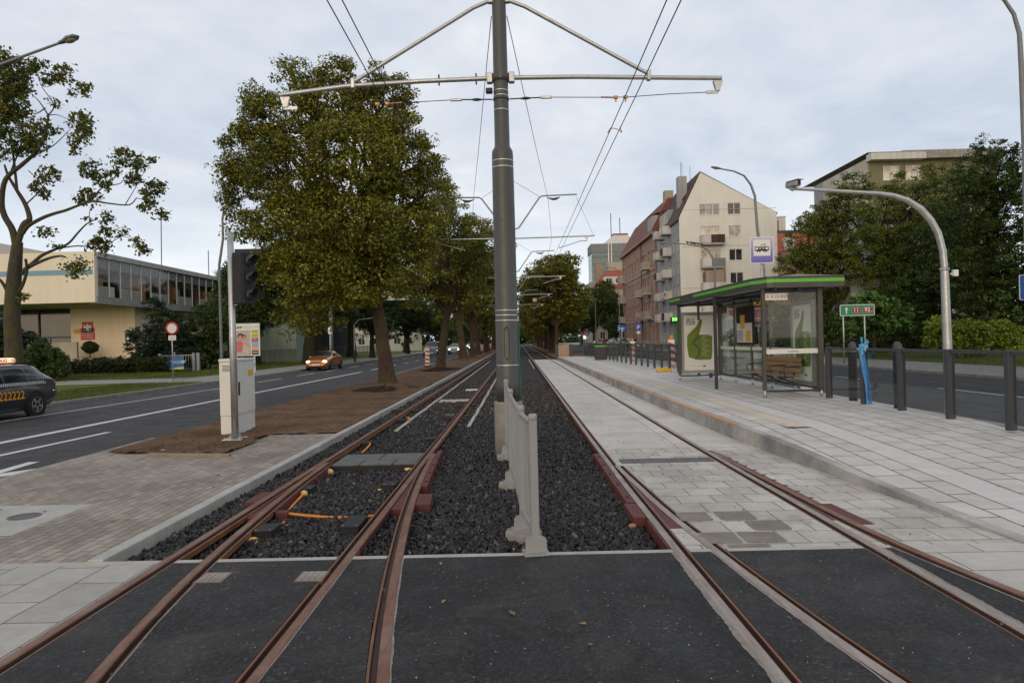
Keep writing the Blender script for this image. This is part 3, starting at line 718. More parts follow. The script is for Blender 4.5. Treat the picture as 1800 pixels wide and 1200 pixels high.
# black connection boxes
BX = [((-2.40,6.38),(.17,.26),'black cable box with yellow foam beside it, closest to the asphalt'), ((-1.62,6.55),(.17,.42),'long black cable box against the inner rail near the asphalt'),
      ((-2.575,8.17),(.15,.22),'black cable box joined to the curved orange conduit'), ((-1.60,8.28),(.15,.24),'black cable box beside the inner rail, next after the long one'),
      ((-2.66,11.8),(.16,.22),'black cable box behind the point cover beside the kerb-side rail'), ((-1.60,12.1),(.16,.2),'black cable box behind the point cover beside the inner rail'),
      ((-2.66,15.2),(.16,.25),'black cable box further back where the white edging begins'), ((-1.60,15.4),(.16,.25),'black cable box further back beside the inner rail'),
      ((-1.60,18.2),(.16,.25),'small far black cable box at the inner rail near the mast'), ((-2.66,17.2),(.16,.25),'small far black cable box at the rail by the kerb')]
for (x, y_), (wx, wy), lab in BX:
    t = thing('cable_box', lab, 'cable box', (x, y_, -.14), 0, 'cable boxes in the ballast')
    mb = MB(); mb.box(-wx/2, wx/2, -wy/2, wy/2, -.05, .115, bev=.006); mb.build('body', M['black'], t)
    mb = MB(); mb.box(-wx/2-.006, wx/2+.006, -wy/2-.006, wy/2+.006, .1152, .128, bev=.004); mb.build('lid', M['black'], t)
    for sx in (-1, 1): mb = MB(); mb.lathe([(.009, 0), (.009, .005), (0.0001, .006)], (sx*(wx/2-.02), -wy/2+.03, .128), 8); mb.build('screw', M['steel_bright'], t)
def blob(label, x, y_, z, r, sz=(1,1,.75)):
    mb = MB(); mb.sphere((0,0,0), r, 16, 10, sz)
    ph = random.uniform(0, 6); mb.v = [tuple(c*(1+.22*vnoise(v[0]/r*2, v[1]/r*2+v[2]/r, 1.0, ph)*1.6+random.uniform(-.03,.03)) for c in v) for v in mb.v]
    tag(mb.build('foam_lump', M['foam'], loc=(x, y_, z)), label, 'foam', 'dried expanding foam on the cable ends')
blob('lumpy yellow foam in front of the black box closest to the asphalt', -2.47, 6.20, -.105, .065)
blob('small orange yellow foam right beside the black box closest to the asphalt', -2.30, 6.23, -.105, .035)
blob('yellow foam knob at the upper end of the curved orange conduit', -2.545, 7.95, -.045, .045)
blob('yellow foam lump at the corner of the point machine cover', -2.63, 9.36, -.07, .055)
blob('flat yellow foam lump between point cover and inner rail', -1.56, 9.44, -.07, .05, (1.3,.8,.4))
blob('small foam lump beside the second box along the inner rail', -1.71, 8.24, -.09, .03)
def cable(label, pts, r, mat, name='conduit'):
    P_ = []
    for i in range(len(pts)-1):
        p0 = Vector(pts[max(i-1,0)]); p1 = Vector(pts[i]); p2 = Vector(pts[i+1]); p3 = Vector(pts[min(i+2,len(pts)-1)])
        for k in range(6):
            t = k/6; P_.append(.5*((2*p1)+(p2-p0)*t+(2*p0-5*p1+4*p2-p3)*t*t+(-p0+3*p1-3*p2+p3)*t**3))
    P_.append(Vector(pts[-1])); mb = MB(); mb.tube(P_, r, 8)
    return tag(mb.build(name, mat), label, 'cable')
cable('curved orange conduit running from the foam knob down to the red bracket', [(-2.545,7.93,-.05),(-2.54,7.6,-.075),(-2.50,7.25,-.09),(-2.42,6.95,-.10),(-2.42,6.72,-.10),(-2.52,6.58,-.10)], .016, M['orange'])
cable('straight orange conduit lying across the ballast between the rails', [(-2.44,7.02,-.045),(-2.1,6.98,-.075),(-1.8,6.95,-.085),(-1.47,6.95,-.07)], .015, M['orange'])
cable('short orange cable hanging beside the rail behind the point cover', [(-2.60,11.75,-.03),(-2.56,11.55,-.03),(-2.58,11.3,-.07),(-2.62,11.1,-.11)], .016, M['orange'])
cable('short orange cable loop where the white edging begins', [(-2.58,15.6,-.03),(-2.5,15.4,-.02),(-2.52,15.1,-.08),(-2.58,14.9,-.11)], .018, M['orange'])
cable('thin grey wire sagging between the rails behind the mast base', [(-2.45,14.5,-.09),(-2.0,14.5,-.11),(-1.6,14.7,-.08)], .006, M['steel'], 'wire')
cable('second thin grey wire across the ballast further back', [(-2.45,16.5,-.09),(-2.0,16.6,-.11),(-1.6,16.6,-.08)], .006, M['steel'], 'wire')
for lab, x0, x1, y0, mat in (('greenish board lying across the track bed between rails', -2.4, -1.5, 20.2, 'concrete'), ('pale short board between the rails far along the track', -1.95, -1.5, 24.5, 'white')):
    mb = MB(); mb.box(x0, x1, y0, y0+.5, -.14, -.06, bev=.01); tag(mb.build('board', M[mat]), lab, 'board')
# stray stone, two asphalt drain lids, manhole
mb = MB(); mb.sphere((0,0,0), .038, 7, 5, (1.1,.8,.7)); tag(mb.build('stone', pm('pink_stone', (.36,.20,.13), .9), loc=(1.02, 6.35, -.07)), 'single pale brown stone on the dark ballast by the red housing', 'stone')
for i, (px, py, lab) in enumerate(((368, 1015, 'small square lid in the asphalt beside the curved rail'), (580, 1012, 'small square lid in the asphalt next to the straight rail'))):
    g = G(px, py); t = thing('drain_lid', lab, 'drain lid', (g.x-(.13 if px > 500 else -.03), g.y, .0), .0)
    mb = MB(); mb.box(-.105, .105, -.11, .11, -.05, .003); mb.build('frame', M['rail_rust'], t)
    mb = MB()
    for q in range(5):
        for p_ in range(4): mb.cbox((-.066+.044*p_, -.075+.038*q, .005), (.034, .026, .006), bev=.002)
    mb.box(-.092, .092, -.098, .098, -.02, .0035); mb.build('lid', M['concrete_dark'], t)
g = G(62, 903); t = thing('manhole', 'round manhole lid in a pale concrete square on the brick paving', 'manhole', (-5.12, 6.85, 0), 0)
mb = MB(); mb.box(-.62, .42, -.62, .58, -.1, .005, bev=.01); mb.build('collar', M['concrete'], t)
mb = MB(); mb.lathe([(.15,.005),(.15,.009),(.125,.009),(.124,.006),(.02,.006),(.0001,.006)], (.03,.08,0), 28); mb.build('lid', M['mast'], t)
# edging timber lying at the planted bed
mb = MB(); a = G(262, 799, .02); b = G(404, 800, .02); mb.bar((a.x, a.y, .02), (b.x, b.y, .02), .07, .05)
tag(mb.build('timber', pm('old_timber', (.30,.24,.18), .8, var=.4, vs=12)), 'weathered timber edging lying along the soil bed', 'timber')

# ================================================================== catenary masts
def mast_one():
    t = thing('catenary_mast', 'tall grey catenary mast in the middle of the tracks beside the white railing', 'mast', (-.175, 10.62, 0), 0, 'catenary masts between the tracks')
    mb = MB(); mb.lathe([(.225,-.3),(.225,.70),(.215,.74),(.17,.74)], n=28); mb.build('concrete_base', M['concrete_dark'], t)
    mb = MB(); mb.lathe([(.185,.74),(.185,1.0),(.180,1.02),(.178,1.6),(.176,1.605),(.170,3.6),(.165,4.55),(.160,4.62),(.125,4.68),(.118,4.70),(.108,6.9),(.100,7.1),(.098,9.6),(.0001,9.62)], n=32); mb.build('shaft', M['mast'], t)
    for z, r in ((1.30,.1815),(1.99,.1795),(2.07,.1795),(2.145,.1795),(4.36,.168),(4.46,.1665),(5.25,.118),(5.47,.1165),(5.55,.116)): mb = MB(); mb.lathe([(r-.004,z-.009),(r,z-.008),(r,z+.008),(r-.004,z+.009)], n=32); mb.build('band', M['steel_bright'], t)
    # hatch
    def onshaft(a, z, r): return (r*sin(a), -r*cos(a), z)
    mb = MB(); rr = .1825; pts = []
    for k in range(24):
        an = 2*pi*k/24; u = .19*cos(an); v = (.17 if sin(an) > 0 else -.17)+.085*sin(an)/1.0; pts.append(onshaft(u*1.1, 1.64+v, .1805))
    pts2 = []
    mb.tube(pts+[pts[0]], .0035, 5); 
    for z in (1.41, 1.87): mb.sphere(onshaft(0, z, .18), .009, 8, 6)
    mb.build('hatch', M['black'], t)
    # green cable on the side
    mb = MB(); mb.tube([(.182,-.03,1.9),(.186,-.03,1.1),(.215,-.03,.75),(.235,-.03,.2),(.225,-.03,.0)], .011, 7); mb.build('cable', pm('green_cable', (.02,.16,.10), .6), t)
    # cross arms, hinged ends
    for s in (-1, 1):
        zt = 5.58 if s < 0 else 5.62
        mb = MB(); end = Vector((s*3.42, -.02, 5.585 if s < 0 else 5.655)); mb.tube([(s*.13,0,5.76),(s*1.2,0,5.745),(s*2.4,0,5.70),end], .035, 12)
        mb.cbox((s*.17,0,5.76),(.09,.10,.16), bev=.01)
        mb.build('cross_arm', M['steel'], t)
        mb = MB()
        mb.tube([(s*.10,0,6.98),(s*.4,0,6.86),(s*2.12,0,5.86),(s*2.30,0,5.76)], .030, 12); mb.cbox((s*2.30,0,5.735),(.06,.09,.16), bev=.01); mb.cbox((s*.12,0,6.97),(.1,.08,.1), bev=.01)
        mb.build('strut', M['steel'], t)
        mb = MB(); e = end
        mb.add([(e.x-s*.13,-.03,e.z-.035),(e.x+s*.02,-.03,e.z-.035),(e.x-s*.03,-.03,e.z-.19),(e.x-s*.09,-.03,e.z-.19),(e.x-s*.13,.03,e.z-.035),(e.x+s*.02,.03,e.z-.035),(e.x-s*.03,.03,e.z-.19),(e.x-s*.09,.03,e.z-.19)], [(0,1,2,3),(7,6,5,4),(0,4,5,1),(1,5,6,2),(2,6,7,3),(3,7,4,0)])
        mb.bar((e.x-s*.05,0,e.z-.2),(e.x-s*.24,0,e.z-.205),.022,.05); mb.build('end_bracket', M['steel'], t)
        mb = MB(); mb.tube([(s*.13,0,5.43),(s*.3,0,5.435),(s*.62,0,5.44)], .010, 6); mb.tube([(s*.30,0,5.433),(s*.36,0,5.434),(s*.40,0,5.435),(s*.46,0,5.436)], [.012,.024,.024,.012], 8); mb.build('insulator', M['wire'], t)
        mb = MB(); mb.cbox((s*.70,0,5.44),(.18,.03,.045), bev=.01); mb.build('tensioner', M['steel'], t)
        zc = 5.40
        mb = MB(); mb.tube([(s*.78,0,5.44),(s*1.6,0,5.415),(s*1.95,0,5.41),(s*2.6,0,e.z-.215),(e.x-s*.22,0,e.z-.205)], .006, 6); mb.build('span_wire', M['wire'], t)
        for xx in (1.78, 1.93): mb = MB(); mb.cbox((s*xx,0,5.41),(.07,.035,.05), bev=.008); mb.tube([(s*xx,0,5.40),(s*xx,0,5.34)], .012, 6); mb.build('clamp', M['copper'], t)
        mb = MB(); mb.tube([(s*1.55,0,5.42),(s*1.74,0,5.41)], .013, 6); mb.build('clamp_arm', M['copper'], t)
        if s < 0:
            for xx in (-.38, -.96): mb = MB(); mb.cbox((xx,0,5.755),(.022,.05,.16)); mb.build('spacer', M['wire'], t)
    mb = MB(); mb.lathe([(.118,5.70),(.128,5.70),(.128,5.82),(.116,5.82)], n=28); mb.cbox((0,-.125,5.76),(.05,.04,.1)); mb.build('collar', M['mast'], t); mb = MB(); mb.lathe([(.118,5.41),(.124,5.41),(.124,5.45),(.118,5.45)], n=28); mb.build('collar', M['mast'], t)
    mb = MB(); mb.box(-.235,-.13,-.05,.05,5.53,5.60, bev=.01); mb.build('guy_bracket', M['wire'], t)
    return t
mast_one()
def mast_std():
    t = thing('catenary_mast', 'grey catenary mast directly behind the front mast, with two raised brackets', 'mast', (-.175, 28.3, 0), 0, 'catenary masts between the tracks')
    mb = MB(); mb.lathe([(.22,-.3),(.22,.5),(.17,.52)], n=14); mb.build('concrete_base', M['concrete'], t)
    mb = MB(); mb.lathe([(.165,.52),(.165,4.5),(.11,4.65),(.10,8.6),(.0001,8.61)], n=16); mb.build('shaft', M['mast'], t)
    for s in (-1, 1):
        mb = MB(); mb.tube([(s*.1,0,5.9),(s*3.45,0,5.93)], .03, 8); mb.build('cross_arm', M['steel'], t)
        mb = MB(); mb.tube([(s*.1,0,6.28),(s*.3,0,6.32),(s*1.18,0,7.55),(s*1.3,0,7.63),(s*2.75,0,7.66)], .032, 8); mb.build('raised_bracket', M['grey_paint'], t)
        mb = MB(); mb.tube([(s*1.2,0,7.6),(s*.1,0,8.3)], .008, 5); mb.build('tie_wire', M['wire'], t)
        mb = MB(); mb.tube([(s*3.12,0,5.72),(s*2.9,0,5.74),(s*1.95,0,5.46)], .020, 6); mb.add([(s*3.02,-.02,5.92),(s*3.2,-.02,5.92),(s*3.12,-.02,5.70),(s*3.02,.02,5.92),(s*3.2,.02,5.92),(s*3.12,.02,5.70)], [(0,1,2),(5,4,3),(0,3,4,1),(1,4,5,2),(2,5,3,0)]); mb.build('steady_arm', M['steel'], t)
        mb = MB(); mb.tube([(s*1.5,0,7.55),(s*1.75,0,7.48),(s*1.9,0,7.5),(s*2.05,0,7.56)], [.012,.05,.05,.012], 7); mb.build('insulator', M['wire'], t)
        mb = MB(); mb.tube([(s*2.7,0,7.6),(s*3.4,0,5.95)], .006, 5); mb.build('hanger', M['wire'], t)
    return t
mproto = mast_std()
ORD = ['second','third','fourth','fifth','sixth','seventh','eighth','ninth','tenth','eleventh','twelfth','thirteenth']
for k in range(1, 11):
    dup(mproto, loc=(-.175, 28.3+17.7*k, 0), label='grey catenary mast, %s of the line of masts counted from the railing' % ORD[k])
# signs on the wires
g = P(831, 465, 46); mb = MB(); mb.cbox((0,0,0),(.42,.03,.46), bev=.01); tag(mb.build('wire_sign', M['white'], loc=g), 'small blank white plate hanging from the overhead wire before the tree row', 'sign')
g = P(940, 527, 64); t = thing('wire_sign', 'small plate with white and red stripes hanging over the track', 'sign', g); mb = MB(); mb.cbox((0,0,0),(.34,.03,.34)); mb.build('plate', M['white'], t)
mb = MB(); mb.cbox((0,-.018,.10),(.34,.006,.09)); mb.cbox((0,-.018,-.09),(.34,.006,.08)); mb.build('stripe', M['red'], t)
# contact wires and carrying wires
def wire(label, pts, r=.0075): 
    mb = MB(); mb.tube(pts, r, 5); tag(mb.build('overhead_wire', M['wire']), label, 'wire', 'overhead wires of the tram line')
for x, lab in ((-1.96, 'contact wire over the kerb-side track, outer of its pair'), (-1.80, 'contact wire over the kerb-side track, inner of its pair'), (1.72, 'contact wire over the platform track, inner of its pair'), (1.88, 'contact wire over the platform track, outer of its pair')):
    wire(lab, [(x, -4, 5.43), (x, 10.6, 5.355), (x+.02, 28.3, 5.46), (x, 46, 5.46), (x, 100, 5.46), (x, 210, 5.46)])
for s, lab in ((-1, 'carrying wire slanting from the front mast over the kerb-side track'), (1, 'carrying wire slanting from the front mast over the platform track')):
    pts = [(-.175+s*.12, 10.62, 6.72), (-.175+s*.8, 19, 7.0), (-.175+s*1.55, 28.3, 7.5)]
    for k in range(1, 10):
        y0 = 28.3+17.7*(k-1)
        for q in (.25, .5, .75): pts.append((-.175+s*1.9, y0+17.7*q, 7.5-1.3*(1-(2*q-1)**2)))
        pts.append((-.175+s*1.9, y0+17.7, 7.5))
    wire(lab, pts, .007)
    mb = MB(); mb.tube([(-.175+s*.12,10.62,6.72),(-.175+s*.16,11.0,6.735),(-.175+s*.2,11.6,6.75)], .014, 6)
for s in (-1, 1):
    x = -1.88 if s < 0 else 1.80
    for k, yq in enumerate((11.9,)):
        cable('copper jumper loop under the contact wires, %s track' % ('kerb-side' if s < 0 else 'platform'), [(x-.08, yq, 5.36), (x-.14, yq+.1, 5.28), (x-.05, yq+.25, 5.40), (x+.06, yq+.2, 5.36), (x+.10, yq+.1, 5.28), (x+.06, yq, 5.35)], .007, M['copper'], 'jumper')

# ================================================================== white railing
t = thing('railing', 'pale grey steel railing with vertical bars beside the mast, standing on round concrete footings', 'railing', (0, 0, 0))
PO = [(.097, 5.38), (.005, 6.12), (-.115, 8.22), (-.20, 10.22)]
for i, (x, y_) in enumerate(PO):
    zb = -.02 if i else .003
    rz = atan2(PO[min(i+1,3)][0]-PO[max(i-1,0)][0], PO[min(i+1,3)][1]-PO[max(i-1,0)][1]); T = Tm((x, y_, 0), -rz)
    mb = MB(); mb.box(-.031,.031,-.031,.031,zb,1.05,T,bev=.006); mb.lathe([(.034,1.05),(.036,1.055),(.036,1.085),(.028,1.098),(.0001,1.10)], (0,0,0), 16, T)
    po = mb.build('post', M['grey_paint'], t)
    mb = MB(); w_ = .085
    mb.add([T @ Vector(p) for p in [(-w_,-.036,zb),(w_,-.036,zb),(w_,-.036,zb+.105),(w_*.86,-.036,zb+.13),(.031,-.036,zb+.15),(-.031,-.036,zb+.15),(-w_*.86,-.036,zb+.13),(-w_,-.036,zb+.105)]]+[T @ Vector(p) for p in [(-w_,-.028,zb),(w_,-.028,zb),(w_,-.028,zb+.105),(w_*.86,-.028,zb+.13),(.031,-.028,zb+.15),(-.031,-.028,zb+.15),(-w_*.86,-.028,zb+.13),(-w_,-.028,zb+.105)]], [tuple(range(8)), tuple(range(15,7,-1))]+[(k,(k+1)%8,8+(k+1)%8,8+k) for k in range(8)])
    mb.box(-.10,.10,-.09,.09,zb,zb+.012,T); mb.build('foot_plate', M['grey_paint'], po)
for (a, b) in zip(PO, PO[1:]):
    A = Vector((a[0],a[1],0)); B = Vector((b[0],b[1],0)); d = (B-A).normalized()
    for z, nm in ((1.02,'top_rail'),(.16,'bottom_rail')):
        mb = MB(); mb.tube([A+d*.03+Vector((0,0,z)), B-d*.03+Vector((0,0,z))], .021, 10); mb.build(nm, M['steel'] if nm == 'bottom_rail' else M['grey_paint'], t)
    n = int((B-A).length/.115); mb = MB()
    for q in range(1, n): p = A.lerp(B, q/n); mb.tube([p+Vector((0,0,.17)), p+Vector((0,0,1.01))], .009, 6)
    mb.build('grating', M['grey_paint'], t)
for i, (x, y_) in enumerate(PO[1:]):
    mb = MB(); mb.lathe([(.165,-.25),(.165,-.04),(.155,-.022),(.0001,-.022)], n=26)
    tag(mb.build('footing', M['concrete_dark'], loc=(x, y_, 0)), 'round concrete footing under the %s railing post' % ['second','third','last'][i], 'footing', 'round footings under the railing')

# ================================================================== signal pole and cabinet
t = thing('traffic_signal', 'galvanised pole carrying a dark three-lamp traffic signal seen from the side', 'traffic signal', (-5.09, 12.13, .03))
mb = MB(); mb.lathe([(.060,0),(.060,1.9),(.056,1.93),(.055,3.70),(.0001,3.705)], n=20); mb.build('pole', M['steel'], t)
mb = MB(); mb.box(-.17,.17,-.17,.17,.008,.028,bev=.004)
for sx in (-.13,.13):
    for sy in (-.13,.13): mb.lathe([(.016,.028),(.016,.05),(.0001,.051)], (sx,sy,0), 6)
for k in range(4):
    a = k*pi/2+.78; mb.add([(.05*cos(a),.05*sin(a),.028),(.14*cos(a),.14*sin(a),.028),(.05*cos(a),.05*sin(a),.16)], [(0,1,2)])
mb.build('base_plate', M['steel_bright'], t)
c0 = P(428, 490, 12.13)-Vector((-5.09, 12.13, .03)); T = Tm(c0, radians(-18))
hd = MB(); hd.box(-.125,.10,-.15,.15,-.46,.46,T,bev=.02); h = hd.build('signal_head', M['black'], t)
mb = MB(); mb.box(.1,.13,-.155,.155,-.455,.455,T,bev=.01); mb.build('front_panel', M['black'], h)
for q in range(3):
    z = .30-.30*q; mb = MB(); pts = []
    for k in range(15):
        an = -.35+(pi+.7)*k/14
        for (ln, r) in ((.13,.112),(.27 if .3 < an < 2.84 else .2,.118)): pts.append(T @ Vector((ln, r*cos(an), z+r*sin(an))))
    mb.grid(pts, 15, 2, 0, True); mb.build('visor', M['anthracite'], h)
    mb = MB(); mb.lathe([(.1,.131),(.08,.142),(.0001,.148)], (0,0,0), 18, T @ Tm((0,0,z)) @ Matrix.Rotation(pi/2,4,'Y')); mb.build('lens', M['black'], h)
mb = MB(); mb.bar((.04,0,c0.z+.40),(c0.x-.1,0,c0.z+.40),.03,.05); mb.bar((.04,0,c0.z-.44),(c0.x-.1,0,c0.z-.44),.03,.05); mb.build('bracket', M['steel'], t)
t = thing('control_cabinet', 'cream coloured outdoor control cabinet behind the signal pole', 'cabinet', (-5.60, 13.50, 0))
mb = MB(); mb.box(-.145,.165,-.455,.455,-.1,.36,bev=.006); mb.build('plinth', M['cab'], t)
mb = MB(); mb.box(-.15,.17,-.46,.46,.364,1.40,bev=.006); mb.build('body', M['cab'], t)
mb = MB(); mb.box(-.16,.185,-.47,.47,1.402,1.46,bev=.012); mb.build('lid', M['cab'], t)
mb = MB(); mb.box(.1702,.180,-.445,.445,.40,1.385,bev=.004); d_ = mb.build('door', M['cab'], t)
mb = MB(); mb.box(.1802,.195,-.37,-.34,.78,.98,bev=.004); mb.box(.1802,.19,-.39,-.32,.75,1.01,bev=.003); mb.build('handle', M['black'], d_)
for z_ in (.46, .9, 1.32): mb = MB(); mb.box(.1702,.192,.42,.45,z_-.04,z_+.04,bev=.003); mb.build('hinge', M['steel'], d_)
for k_ in range(5): mb = MB(); mb.box(-.09,.09,-.4625,-.4602,1.22+.025*k_,1.23+.025*k_); mb.build('vent_slot', M['black'], t)
mb = MB(); mb.box(.1802,.1815,.1,.34,1.1,1.22); mb.build('label_plate', M['yellow'], d_)
# ================================================================== tram stop shelter
SH = Tm((6.80, 15.45, .25), .033)
def shelter():
    t = thing('tram_shelter', 'dark framed glass tram shelter with lime green roof stripe on the platform', 'shelter', (6.80, 15.45, .25), .033)
    LEN = 6.85; D = 1.28
    def part(nm, f, mat, par=t):
        mb = MB(); f(mb); return mb.build(nm, mat, par)
    # posts with light steel feet
    ys = [0, 1.37, 2.74, 4.11, 5.48, LEN]
    for i, y in enumerate(ys):
        w_ = .055 if i in (0, 5) else .032
        p_ = part('post', lambda m_: m_.box(-w_, w_, y-w_, y+w_, .17, 2.50, bev=.006), M['shel'])
        part('foot', lambda m_: m_.lathe([(.035, -.02), (.035, .17), (.0001, .171)], (0, y, 0), 12), M['steel'], p_)
    for y, x in ((0, -D), (LEN, -1.34)):
        p_ = part('post', lambda m_: m_.box(x-.04, x+.04, y-.04, y+.04, .17, 2.50, bev=.006), M['shel'])
        part('foot', lambda m_: m_.lathe([(.038, -.02), (.038, .17), (.0001, .171)], (x, y, 0), 12), M['steel'], p_)
    part('column', lambda m_: m_.box(-1.46, -1.385, 2.9, 2.975, 0, 2.50, bev=.006), M['anthracite'])
    part('column', lambda m_: m_.box(-1.30, -1.24, 4.9, 4.96, 1.9, 2.5, bev=.006), M['anthracite'])
    # rails
    part('bottom_rail', lambda m_: m_.box(-.03, .03, .06, LEN-.06, .17, .215), M['anthracite'])
    part('bottom_rail', lambda m_: m_.box(-D-.03, .06, -.025, .025, .125, .168), M['anthracite'])
    part('bottom_rail', lambda m_: m_.box(-1.34, -.06, LEN-.025, LEN+.025, .125, .168), M['anthracite'])
    part('top_rail', lambda m_: m_.box(-.025, .025, .06, LEN-.06, 2.36, 2.40), M['anthracite'])
    part('top_rail', lambda m_: m_.box(-D+.04, -.06, -.02, .02, 2.36, 2.40), M['anthracite'])
    # glass
    for a, b in zip(ys, ys[1:]): part('glass_pane', lambda m_: m_.box(-.006, .006, a+.035, b-.035, .225, 2.355), M['glass'])
    gp = part('glass_pane', lambda m_: m_.box(-D+.045, -.06, -.006, .006, .225, 2.355), M['glass'])
    part('frosted_band', lambda m_: m_.box(-D+.045, -.06, -.009, -.0065, .98, 1.09), M['frost'], gp)
    for a, b in zip(ys[1:5], ys[2:6]): part('frosted_band', lambda m_: m_.box(-.009, -.0065, a+.035, b-.035, .99, 1.08), M['frost'])
    mb = MB(); mb.box(-D+.05, -.72, -.012, -.0095, 2.19, 2.345)
    ns = mb.build('line_number_strip', M['white'], t)
    mb = MB()
    for q, s in enumerate(('5', '6', '12', '18', '20')): text_mb(mb, s, .092, Tm((-D+.105+q*.103, -.0135, 2.268)) @ Matrix.Rotation(pi/2, 4, 'X'), align='CENTER', bold=.001)
    mb.build('lettering', M['red'], ns, fixn=False)
    mb = MB(); text_mb(mb, 'przystanek', .055, Tm((-.62, -.0125, 1.035)) @ Matrix.Rotation(pi/2, 4, 'X')); mb.build('lettering', M['anthracite'], t, fixn=False)
    # roof
    z0, z1 = 2.47, 2.70
    poly = [(-1.47, 7.55), (-1.47, .25), (-1.30, -.30), (-1.18, -.36), (.40, -.36), (.40, 7.55)]
    mb = MB(); mb.prism(poly, z0, z1)
    rf = mb.build('roof', M['shel'], t)
    part('roof_soffit', lambda m_: m_.prism([(x*.97, .02+y*.985) for x, y in poly], z0-.012, z0-.002), M['grey_paint'], rf)
    part('roof_panel', lambda m_: m_.add([(-1.40,.2,z1+.002),(.35,-.28,z1+.002),(.35,7.45,z1+.002),(-1.40,7.45,z1+.002),(-.5,0,z1+.06),(-.5,7.4,z1+.06)], [(0,1,4),(1,2,5,4),(2,3,5),(3,0,4,5)]), M['grey_paint'], rf)
    for a, b in (((-1.475, 7.5), (-1.475, 6.2)), ((-1.475, 4.7), (-1.475, .25))): part('green_stripe', lambda m_: m_.bar((a[0], a[1], 2.60), (b[0], b[1], 2.60), .012, .075), M['green'], rf)
    mb = MB(); zz = (2.5625, 2.6375); pl = [(-1.475, .25), (-1.304, -.306), (-1.182, -.366), (.405, -.366)]
    mb.grid([(x-.004, y-.003, z) for x, y in pl for z in zz], 4, 2); mb.build('green_stripe', M['green'], rf)
    mb = MB(); text_mb(mb, 'S', .13, Tm((-1.479, 5.45, 2.59)) @ Matrix.Rotation(-pi/2, 4, 'Z') @ Matrix.Rotation(pi/2, 4, 'X')); mb.build('emblem', M['steel'], rf, fixn=False)
    for x in (-1.1, -.55): part('beam', lambda m_: m_.box(x-.03, x+.03, -.25, 7.4, 2.40, 2.455), M['anthracite'], rf)
    for y in (0, 2.9, LEN): part('cross_beam', lambda m_: m_.box(-1.40, .1, y-.03, y+.03, 2.401, 2.456) if y else m_.box(-1.2, .1, -.03, .03, 2.401, 2.456), M['anthracite'], rf)
    return t
M['shel'] = pm('shelter_frame', (.085,.078,.066), .42, var=.2, vs=5, metal=.2)
mt, nt, b = newmat('frosted'); b.inputs['Base Color'].default_value = (.72,.72,.68,1); b.inputs['Alpha'].default_value = .8; b.inputs['Roughness'].default_value = .8; M['frost'] = mt
shelter()
M['poster'] = pm('poster_paper', (.68,.66,.61), .5, c2=(.60,.58,.54), vs=.9, spec=.5)
M['olive'] = pm('poster_olive', (.17,.20,.022), .5, c2=(.10,.15,.02), vs=2.2)
M['river'] = pm('poster_river', (.055,.105,.085), .5, var=.1)
M['pline'] = pm('poster_line', (.45,.52,.28), .5, var=.05)
M['ink'] = pm('poster_ink', (.02,.02,.025), .6, var=.05)
